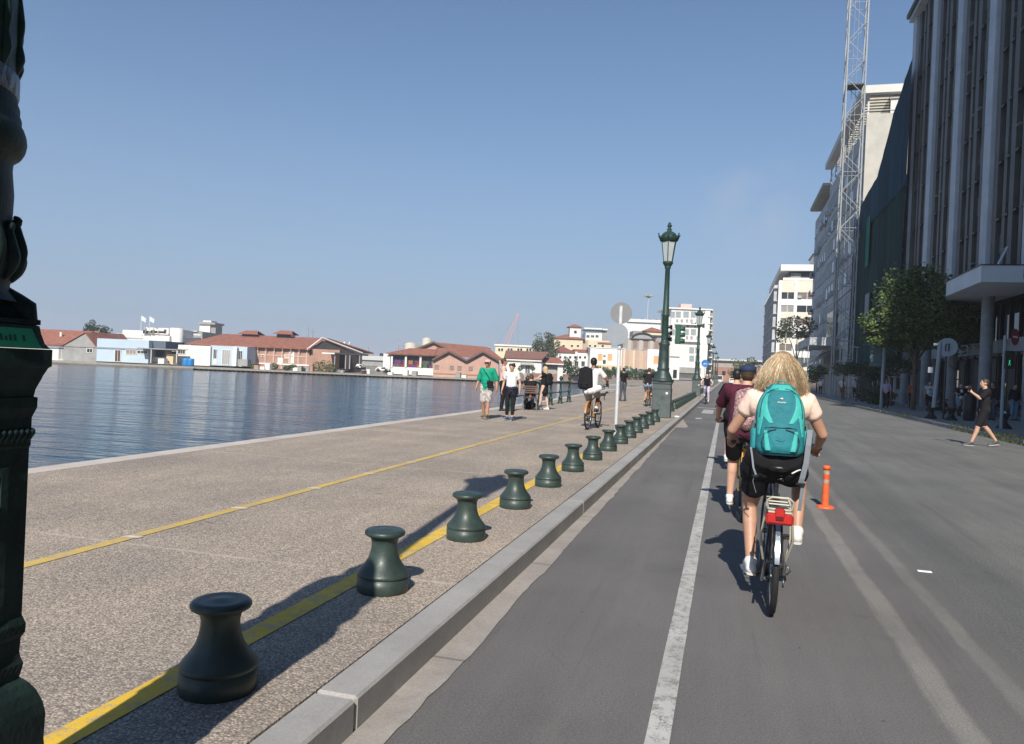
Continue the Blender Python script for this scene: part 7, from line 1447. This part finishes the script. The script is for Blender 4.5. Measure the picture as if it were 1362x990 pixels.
fw_, Pf, Mf = person('woman in white tee and black leggings walking with a jacket round her waist', (-5.52, 19.75, Z), R(183), walk(.10, .10, knR=(.10, .05, .50), anR=(.10, .0, .09), toeR=(.13, .14, .035), anL=(-.08, .10, .09), toeL=(-.09, .25, .04), elL=(-.25, -.05, 1.14), wrL=(-.27, .03, .90), elR=(.25, -.05, 1.14), wrR=(.28, .04, .90)), 1.52, SKIN, C_WHITE, .45, C_BLACK, 1.72, SHOE_N, HAIR_BK, 'curly', voxel=.011, build=.96)
g = MB()
for i in range(16):
    a = 2*math.pi*i/16; g.ball((.15*math.cos(a), .0+.13*math.sin(a), .93+.012*math.sin(3*a)), (.045, .045, .05), 8)
g.capsule((-.06, .15, .92), .032, (-.10, .16, .74), .024, 10); g.capsule((.05, .15, .92), .032, (.02, .16, .76), .024, 10); g.capsule((-.15, -.02, .92), .05, (-.17, -.03, .72), .05, 10); g.capsule((.14, -.05, .92), .06, (.15, -.06, .70), .05, 10)
jk = remesh('tied_jacket', g, C_NAVY, None, .012); jk.location, jk.rotation_euler = fw_.location, fw_.rotation_euler; jk.scale = (.93,)*3; tag(jk, 'navy jacket tied round the waist of the woman in the white tee', 'jacket')
person('tall man in pale pink shirt and black trousers standing behind the walking couple', (-6.80, 23.3, Z), R(-70), dict(STAND, wrR=(.24, .22, 1.02), elR=(.24, .02, 1.14), wrL=(-.2, .2, 1.0)), 1.70, SKIN_T, C_PINK, .9, C_BLACK, 1.9, SHOE_B, HAIR_BR, voxel=.014)
# folding chair with seated person, blonde woman behind
ch = thing('folding_chair', 'folding chair with a brown slatted back under the seated person', 'chair', (-6.35, 25.1, Z), R(20))
part('seat', MB().bbox(-.22, .22, -.2, .2, .42, .45, .01), mat('brown_chair', (.12, .07, .055), .6, var=.2), ch)
bs = MB().bbox(-.22, .22, -.22, -.20, 0, .05, .005).mesh('back_slat', MATS['brown_chair']); repeat('back_slat', bs, ch, [(0, -.02*i, .58+.07*i) for i in range(4)])
for s_ in (-1, 1): part('leg', MB().tube([(s_*.22, -.30, .85), (s_*.22, -.18, .44), (s_*.23, .24, 0)], .011, 6), M_galv, ch); part('leg', MB().tube([(s_*.215, .18, .44), (s_*.225, -.26, 0)], .011, 6), M_galv, ch)
sit = dict(STAND, pelvis=(0, -.02, .55), belly=(0, .02, .68), chest=(0, .06, .85), neck=(.02, .12, 1.02), head=(.04, .20, 1.13), shL=(-.17, .10, .98), shR=(.17, .10, .98), elL=(-.24, .26, .76), elR=(.24, .26, .76), wrL=(-.12, .42, .72), wrR=(.12, .42, .72), hipL=(-.09, .0, .54), hipR=(.09, .0, .54), knL=(-.13, .42, .50), knR=(.13, .42, .50), anL=(-.14, .40, .10), anR=(.14, .40, .10), toeL=(-.15, .56, .04), toeR=(.15, .56, .04))
person('person in black sleeveless top sitting bent forward on the folding chair', (-6.35, 25.1, Z), R(20), sit, 1.68, SKIN, C_BLACK, 0, C_DKGREY, 1.8, SHOE_B, HAIR_BR, voxel=.013, nod=R(-25))
pb, _, _ = person('blonde woman in black sleeveless outfit reaching toward the seated person', (-6.05, 25.9, Z), R(75), dict(STAND, elL=(-.20, .22, 1.22), wrL=(-.12, .42, 1.22), elR=(.20, .22, 1.22), wrR=(.10, .42, 1.18), anL=(-.14, .12, .09), toeL=(-.15, .27, .035), knL=(-.12, .08, .5), anR=(.12, -.12, .09), toeR=(.14, .03, .035), knR=(.11, -.04, .5)), 1.52, SKIN_P, C_BLACK, 0, None, .3, SHOE_W, HAIR_BL, 'long', voxel=.013, dress=C_BLACK)
daypack('black backpack worn by the blonde woman in black', (-6.05, 25.9, Z), R(75), C_BLACK, w=.14, h=.40, z=1.08, y=-.18)
bgf = MB(); bgf.capsule((0, 0, .12), .12, (.12, .05, .16), .12, 12); bgf.capsule((-.08, .02, .1), .09, (.1, 0, .3), .07, 10); q = remesh('holdall', bgf, C_BLACK, None, .02); q.location = (-6.5, 25.6, Z); tag(q, 'black holdall lying under the folding chair', 'bag')
# dog walker
person('man in black tee and grey trousers standing with a small dog', (-4.90, 38.1, Z), R(40), dict(STAND, wrL=(-.12, .28, 1.05), elL=(-.24, .06, 1.13), wrR=(.10, .28, 1.05), elR=(.24, .06, 1.13), anL=(-.12, .04, .09), anR=(.12, -.06, .09)), 1.68, SKIN_T, C_BLACK, .5, C_DKGREY, 1.95, SHOE_B, HAIR_BK, voxel=.018)
dg = MB(); dg.capsule((-.13, 0, .26), .075, (.10, 0, .28), .09, 10); dg.capsule((.12, 0, .30), .055, (.20, 0, .38), .045, 10); dg.ball((.23, 0, .40), (.06, .048, .05), 10); dg.capsule((.26, 0, .39), .028, (.32, 0, .375), .018, 8)
for x, s_ in ((.11, -1), (.11, 1)): dg.capsule((x, s_*.05, .24), .028, (x-.01, s_*.05, .12), .02, 8); dg.capsule((x-.01, s_*.05, .12), .02, (x+.01, s_*.05, .02), .018, 8)
for s_ in (-1, 1): dg.capsule((-.14, s_*.05, .24), .04, (-.10, s_*.055, .16), .026, 8); dg.capsule((-.10, s_*.055, .16), .022, (-.17, s_*.055, .11), .018, 8); dg.capsule((-.17, s_*.055, .11), .018, (-.15, s_*.055, .02), .018, 8); dg.capsule((.22, s_*.04, .43), .018, (.20, s_*.06, .39), .014, 8)
dg.capsule((-.18, 0, .30), .02, (-.27, 0, .36), .012, 8); dt = thing('dog', 'small black dog standing on the promenade beside the man in grey trousers', 'dog', (-6.0, 38.6, Z), R(15)); remesh('body', dg, mat('black_fur', (.015, .013, .013), .8, var=.4, scale=30, bump=.6), dt, .011)
for s_ in (-1, 1): part('eye', MB().ball((.275, s_*.025, .415), .007, 6), M_black, dt)
part('muzzle', MB().ball((.30, 0, .382), (.03, .02, .018), 8), mat('tan_fur', (.2, .11, .06), .8), dt)
single('leash', MB().tube([(-4.88, 38.3, 1.15), (-5.4, 38.5, .55), (-5.85, 38.6, .46)], .006, 4), M_black, 'thin dark leash from the man in grey trousers to the small dog', 'leash')
# far figures beyond the second lamp
person('distant person in red beyond the lamp pedestals near the kiosk', (-12.4, 136, .1), R(150), walk(.2), 1.7, SKIN, C_RED, .8, C_RED, 1.6, SHOE_W, HAIR_BK, voxel=.035, face=False)
# ---------------- right side: man in black filming
bm_, Pb, Mb = person('man in black tee and shorts stepping along the road holding up a camera', (6.62, 23.0, 0), R(96), walk(.30, .1, anL=(-.09, .30, .09), toeL=(-.10, .45, .035), knL=(-.09, .16, .50), knR=(.09, -.06, .52), anR=(.09, -.36, .14), toeR=(.10, -.22, .04), elL=(-.20, .18, 1.22), wrL=(-.16, .36, 1.36), elR=(.24, -.06, 1.14), wrR=(.24, .02, .90)), 1.80, SKIN, C_BLACK, .75, C_BLACK, .85, mat('black_white_trainer', (.06, .06, .065), .5, var=.4), HAIR_BR, voxel=.010, build=1.05, handdir={'L': (.2, .6, .9)}, hands_curl=(.9, .5), untucked=.4)
cm_ = thing('camera', 'black camera held up in front of the man in the black tee', 'camera', bm_.location, R(96)); part('camera_body', MB().bbox(-.22, -.10, .40, .47, 1.50, 1.60, .012), M_black, cm_); part('lens', MB().lathe([(.035, 0), (.038, .07), (.03, .08)], 14, M=Matrix.Translation((-.16, .47, 1.55)) @ Matrix.Rotation(R(-90), 4, 'X')), M_black, cm_); part('handle', MB().tube([(-.16, .44, 1.50), (-.16, .43, 1.42)], .015, 8), M_black, cm_)
single('wristwatch', MB().ring((0, 0, 0), .036, .009, 'z', 16, 6), M_black, 'black wristwatch on the lowered arm of the man in the black tee', 'watch', loc=(bm_.location.x+.0, bm_.location.y+.255, .965))
# people in the shade and by the hoarding
person('man in white shirt and cap standing with a bicycle, left of the pair', (9.95, 73.6, .13), R(170), dict(STAND, wrL=(-.25, .3, 1.0), wrR=(.25, .3, 1.0), elL=(-.24, .06, 1.14), elR=(.24, .06, 1.14)), 1.85, SKIN, C_WHITE, .7, C_ORANGE, .9, SHOE_W, HAIR_GR, voxel=.022, face=False)
person('man in white shirt and dark trousers standing with a bicycle, right of the pair', (11.05, 73.9, .13), R(20), dict(STAND, wrL=(-.25, .25, 1.0)), 1.85, SKIN, C_WHITE, .7, C_NAVY, 1.9, SHOE_W, HAIR_BR, voxel=.022, face=False)
bicycle('bicycle held by the left man in white before the hoarding', (9.8, 72.6, .13), R(-15), M_dkbike, detail=1); bicycle('bicycle held by the right man in white before the hoarding', (10.7, 72.4, .13), R(30), mat('red_bike', (.4, .05, .04), .4), detail=1)
person('man in black tee with a white print and pale denim shorts in the shade', (12.0, 45.6, .13), R(175), dict(STAND, wrR=(.15, .22, 1.12), elR=(.24, .05, 1.14)), 1.66, SKIN, C_BLACK, .6, C_DENIM, .95, SHOE_W, HAIR_BK, voxel=.018, face=False)
single('shirt_print', MB().bbox(-.06, .06, -.004, .004, -.08, .08, .002), C_WHITE, 'white print on the chest of the black tee in the shade', 'print', loc=(12.0, 45.46, 1.38))
person('person in mauve shirt standing behind the pavement tree trunk', (9.3, 50.5, .13), R(150), STAND, 1.72, SKIN_T, C_MAUVE, .8, C_BLACK, 1.9, SHOE_B, HAIR_BK, voxel=.02, face=False)
person('person in faded orange shirt just right of the tree trunk', (10.9, 51.5, .13), R(190), STAND, 1.68, SKIN_T, C_ORANGE, .8, C_BLACK, 1.9, SHOE_B, HAIR_BK, voxel=.02, face=False)
person('woman in pale grey top and black trousers left of the leaning sign pole', (10.95, 47.5, .13), R(180), STAND, 1.70, SKIN_T, cloth('pale_grey_top', (.42, .46, .50)), .3, C_BLACK, 1.9, SHOE_B, HAIR_BK, 'long', voxel=.02, face=False)
person('dark-clothed person carrying a bag behind the man in the black tee', (11.5, 38.8, .13), R(120), dict(STAND, wrR=(.15, .3, 1.3), elR=(.24, .1, 1.18)), 1.72, SKIN_T, C_BLACK, 1.7, C_DKGREY, 1.9, SHOE_B, HAIR_BK, voxel=.02, face=False)
person('person in blue jeans standing behind the camera man', (12.6, 39.6, .13), R(200), STAND, 1.70, SKIN_T, C_BLACK, 1.6, C_DENIM, 1.9, SHOE_B, HAIR_BK, voxel=.02, face=False)
person('person in white top half hidden by the blonde hair near the hoarding', (10.2, 92, .13), R(170), STAND, 1.75, SKIN_T, C_WHITE, .6, C_BLACK, 1.9, SHOE_B, HAIR_BK, voxel=.03, face=False)

# ================================================================== RIGHT PAVEMENT FURNITURE AND PLANTS
tb_lobes = [((0, 0, 6.6), (2.1, 1.9, 1.9)), ((-1.1, .2, 5.3), (1.6, 1.6, 1.3)), ((-2.0, .3, 4.9), (1.3, 1.4, 1.2)), ((1.3, 0, 5.4), (1.8, 1.8, 1.7)), ((2.3, .2, 4.9), (1.5, 1.5, 1.3)), ((.3, -.3, 4.7), (2.0, 1.7, 1.1)), ((.4, .4, 7.4), (1.0, 1.0, 1.1)), ((3.2, 0, 4.5), (.9, 1.0, .9)), ((-1.7, 0, 4.1), (1.2, 1.2, .7)), ((-.3, .5, 4.1), (1.9, 1.6, .7)), ((1.8, .3, 4.2), (1.6, 1.5, .8)), ((-2.4, .2, 4.6), (.8, 1, .6))]
tb_lobes = [((c[0]*.92, c[1]*.92, (c[2]-4.5)*.92+4.6), tuple(q*.92 for q in r)) for c, r in tb_lobes]
tree('street_tree', 'large leafy street tree before the netting, its left side in sun', (10.55, 49.5, .13), 8.5, tb_lobes, L_mid, .13, 23000, .105, seed=5, trunk_to=3.6)
for i, (x, y, h_, r_) in enumerate(((10.0, 66, 3.4, 1.1), (10.3, 60.5, 3.1, 1.0), (10.6, 56, 3.6, 1.2), (9.7, 71.2, 3.4, .95), (10.5, 63.2, 1.3, .9), (10.3, 58, 1.2, .9))):
    tree(['small_tree', 'small_tree', 'small_tree', 'small_tree', 'shrub', 'shrub'][i], ['dark small tree second from the sunlit round one', 'dark small tree third from the sunlit round one', 'small tree just left of the street tree trunk', 'small round-crowned tree beside the men in white shirts', 'low dark shrub between the small trees', 'low dark shrub nearest the street tree trunk'][i], (x, y, .13), h_, [((0, 0, h_-r_*.7), (r_, r_, r_*.65)), ((r_*.4, .2, h_-r_*.9), (r_*.7, r_*.7, r_*.5))], L_olive if i == 3 else L_dark, .06, 1900, .09, seed=60+i, group='small trees along the hoarding' if i < 4 else 'low shrubs by the kerb', cat='tree' if i < 4 else 'shrub')
tree('street_tree', 'thin airy tree before the cream block at the far end', (9.6, 118, .13), 10.5, [((0, 0, 9), (2.4, 1.6, 1.5)), ((-1.5, 0, 7.8), (1.6, 1.2, 1.1)), ((1.3, 0, 7.6), (1.5, 1.2, 1.0))], L_olive, .16, 1500, .2, seed=71, trunk_to=5.5)
tree('hedge_tree', 'green bushy tree behind the blonde hair left of the far tower', (5.5, 240, 0), 8, [((0, 0, 4.5), (4.5, 3, 3.2)), ((-3.5, 0, 3.5), (3.0, 2.5, 2.6))], L_mid, .2, 2200, .3, seed=72)
tree('pavement_shrub', 'green shrub beside the hoarding at the far pavement', (10.4, 98, .13), 3.6, [((0, 0, 2.4), (1.1, 1.1, 1.2))], L_mid, .08, 1300, .14, seed=73)
M_bk_iron = mat('black_cast_iron', (.012, .013, .014), .5, var=.3, scale=8)
HG = MB().lathe([(.0, 0), (.30, 0), (.30, .08), (.24, .12), (.15, .24), (.13, .32), (.15, .42), (.23, .54), (.25, .58), (.25, .63), (.2, .65), (0, .65)], 20); hgm = HG.mesh('planter_bollard', M_bk_iron)
for (x, y, lb) in ((8.75, 37.6, 'black hourglass bollard under the leaning grey pole'), (9.35, 36.8, 'black hourglass bollard under the round sign'), (9.75, 31.6, 'black hourglass bollard right of the man in the black tee')):
    o = link('bollard', hgm); o.location = (x, y, .13); o.scale = (.85, .85, .85); tag(o, lb, 'bollard', 'black hourglass bollards on the far pavement')
t = thing('traffic_sign', 'round pale sign back on a dark post over the far pavement', 'traffic sign', (9.33, 37.9, .13)); part('pole', MB().lathe([(.04, 0), (.04, 3.5)], 10), M_frame_dk, t); o = part('sign_disc', disc(.41), mat('sign_back_blue', (.36, .43, .50), .45, var=.08), t); o.location = (.03, -.04, 3.18); part('bracket', MB().tube([(-.05, -.06, 3.0), (-.05, -.06, 3.30), (.08, -.06, 3.34), (.08, -.06, 3.0)], .03, 6).ring((.45, 0, 2.55), .33, .012, 'y', 22, 5), M_frame_dk, t, kind='stuff')
t = thing('pole', 'tall pale grey pole slightly leaning at the far kerb', 'pole', (8.72, 37.0, .13)); part('shaft', MB().tube([(0, 0, .5), (.14, 0, 3.35)], .085, 10), mat('pale_pole_blue', (.26, .31, .36), .5, var=.1), t); part('top_clamp', MB().box(-.12, .30, -.05, .05, 3.2, 3.3), M_galv_w, t); part('small_plate', MB().bbox(-.30, -.10, -.02, .0, 2.0, 2.25, .005), mat('plate_white', (.6, .62, .65), .5), t)
t = thing('street_pole', 'light grey post seen left of the street tree trunk', 'pole', (9.1, 50.8, .13)); part('shaft', MB().tube([(0, 0, 0), (.05, 0, 4.3)], .10, 10), mat('pale_pole_blue', (.26, .31, .36), .5), t); part('banner', MB().bbox(-.75, -.12, -.02, .02, 2.5, 4.2, .005), mat('teal_grey_banner', (.10, .17, .19), .8, var=.1), t)
t = thing('no_entry_sign', 'red no entry sign with green pedestrian light on a grey post at the right edge', 'traffic sign', (9.55, 31.2, .13)); part('pole', MB().lathe([(.055, 0), (.055, 3.35)], 12), MATS['pale_pole_blue'], t)
o = part('sign_disc', disc(.30), mat('sign_red', (.30, .02, .03), .4, var=.05), t); o.location = (.30, -.03, 3.30); o.rotation_euler = (0, 0, R(48)); part('white_bar', MB().bbox(-.17, .17, -.012, -.006, -.04, .04, .002), mat('sign_white', (.8, .8, .8), .5), o)
part('signal_head', MB().bbox(-.02, .30, -.12, .10, 2.15, 2.80, .03), M_black, t); gr = part('green_figure', MB().ball((.13, -.135, 2.45), (.022, .006, .022), 8).capsule((.13, -.135, 2.42), .018, (.13, -.135, 2.36), .018, 6).capsule((.12, -.135, 2.36), .009, (.10, -.135, 2.28), .008, 6).capsule((.14, -.135, 2.36), .009, (.155, -.135, 2.28), .008, 6), mat('signal_green_lit', (.02, .3, .15), .4, emit=((.05, 1, .45), .35), var=0), t)
t = thing('poster_column', 'tall blue and white glass display at the right edge of the pavement', 'display', (11.9, 32.5, .13)); part('frame', MB().bbox(-.5, .5, -.12, .12, 0, 3.3, .02), M_galv, t); part('display_panel', MB().bbox(-.42, .42, -.14, -.121, .5, 3.1, .005), mat('display_blue', (.22, .30, .38), .3, col2=(.45, .52, .58), scale=3), t)
def scooter(label, loc, rz):
    t = thing('motor_scooter', label, 'scooter', loc, rz); g = MB(); g.capsule((0, .05, .55), .16, (0, .55, .60), .14, 12); g.capsule((0, .55, .35), .12, (0, -.05, .45), .17, 12); g.capsule((0, 1.15, .45), .10, (0, 1.02, .85), .09, 12); g.capsule((0, .55, .28), .12, (0, 1.0, .28), .10, 12); remesh('fairing', g, mat('dark_grey_fairing', (.03, .035, .04), .3, var=.2, coat=.4), t, .022)
    for y in (.0, 1.30): w = part('wheel', MB().ring((0, 0, 0), .20, .055, 'x', 22, 8), M_tyre, t); w.location = (0, y, .25); part('rim', MB().lathe([(.03, -.04), (.15, -.03), (.15, .03), (.03, .04)], 14, M=Matrix.Rotation(R(90), 4, 'Y')), M_rim, w)
    part('seat', MB().bbox(-.13, .13, -.15, .55, .70, .80, .04), M_black, t); part('handlebar', MB().tube([(-.33, .95, 1.05), (0, 1.0, 1.02), (.33, .95, 1.05)], .018, 6), M_black, t); part('headlight', MB().ball((0, 1.10, .92), (.09, .06, .08), 10), mat('headlight_glass', (.5, .5, .5), .1), t)
    for s_ in (-1, 1): part('mirror', MB().tube([(s_*.2, .97, 1.05), (s_*.28, .95, 1.22)], .007, 5).ball((s_*.29, .95, 1.26), (.06, .015, .04), 8), M_black, t)
    return t
scooter('dark scooter parked in the shade left of the round sign post', (11.0, 44.6, .13), R(140)); scooter('dark scooter parked in the shade behind the round sign post', (11.9, 44.0, .13), R(150)); scooter('third dark scooter in the shade near the column', (12.6, 43.4, .13), R(200))
t = thing('helmet_rack', 'dark waste bin standing between the hourglass bollards', 'bin', (10.2, 37.4, .13)); part('bin', MB().lathe([(.20, 0), (.24, .1), (.26, .95), (.22, 1.0)], 16), M_bk_iron, t); part('lid', MB().lathe([(.25, 1.0), (.25, 1.06), (.1, 1.12), (0, 1.12)], 16), M_bk_iron, t)
# distant traffic on the road
def car(label, loc, rz, body, van=False):
    t = thing('parked_car' if not van else 'van', label, 'car' if not van else 'van', loc, rz); L_, H_ = (4.2, 1.45) if not van else (5.2, 2.2)
    prof = [(-L_/2, .35), (-L_/2, .85), (-L_/2+.35, .95), (-L_/2+.8, H_), (L_/2-1.6, H_), (L_/2-.9, .95), (L_/2-.1, .82), (L_/2, .35)] if not van else [(-L_/2, .4), (-L_/2, H_-.1), (-L_/2+.2, H_), (L_/2-1.2, H_), (L_/2-.5, 1.2), (L_/2, 1.0), (L_/2, .4)]
    n_ = len(prof); g = MB(); vs = [(x*1., y, z) for x in (-.85, .85) for y, z in prof]; g.add(vs, [tuple(range(n_)), tuple(range(n_, 2*n_))[::-1]]+[(i, n_+i, n_+(i+1) % n_, (i+1) % n_) for i in range(n_)]); part('body', g, body, t)
    part('rear_window', MB().box(-.7, .7, -L_/2+(.40 if not van else -.02), -L_/2+(.5 if not van else -.001), 1.0, H_-.15), M_wdk, t)
    for s_ in (-1, 1):
        part('side_window', MB().box(s_*.86-.01, s_*.86+.01, -L_/2+1.0, L_/2-1.6, 1.0, H_-.15), M_wdk, t); part('tail_light', MB().box(s_*.62-.12, s_*.62+.12, -L_/2-.03, -L_/2-.001, .7, .9), M_red, t)
        for y in (-L_/2+.8, L_/2-.8): part('wheel', MB().lathe([(0, -.1), (.3, -.1), (.32, 0), (.3, .1), (0, .1)], 14, M=Matrix.Translation((s_*.78, y, .32)) @ Matrix.Rotation(R(90), 4, 'Y')), M_tyre, t)
    return t
car('distant white car at the end of the cycle lane, right of the van', (1.6, 215, 0), 0, M_white); car('distant white van at the end of the cycle lane', (-1.9, 238, 0), 0, M_white, True); car('distant grey car left of the white van', (-4.4, 225, .0), 0, mat('car_grey', (.12, .13, .15), .3)); 
# ================================================================== THIN SEA HAZE (far things fade a little)
hz_ = MB().box(-4200, 1000, -300, 5100, -4.2, 52); hm_ = bpy.data.materials.new('haze_air'); hm_.use_nodes = True; q_ = hm_.node_tree; q_.nodes.clear()
pv_ = q_.nodes.new('ShaderNodeVolumePrincipled'); pv_.inputs['Color'].default_value = (.86, .91, 1, 1); pv_.inputs['Density'].default_value = .00045
ou_ = q_.nodes.new('ShaderNodeOutputMaterial'); q_.links.new(pv_.outputs[0], ou_.inputs['Volume'])
o = link('haze', hz_.mesh('haze', hm_)); o['kind'] = 'stuff'
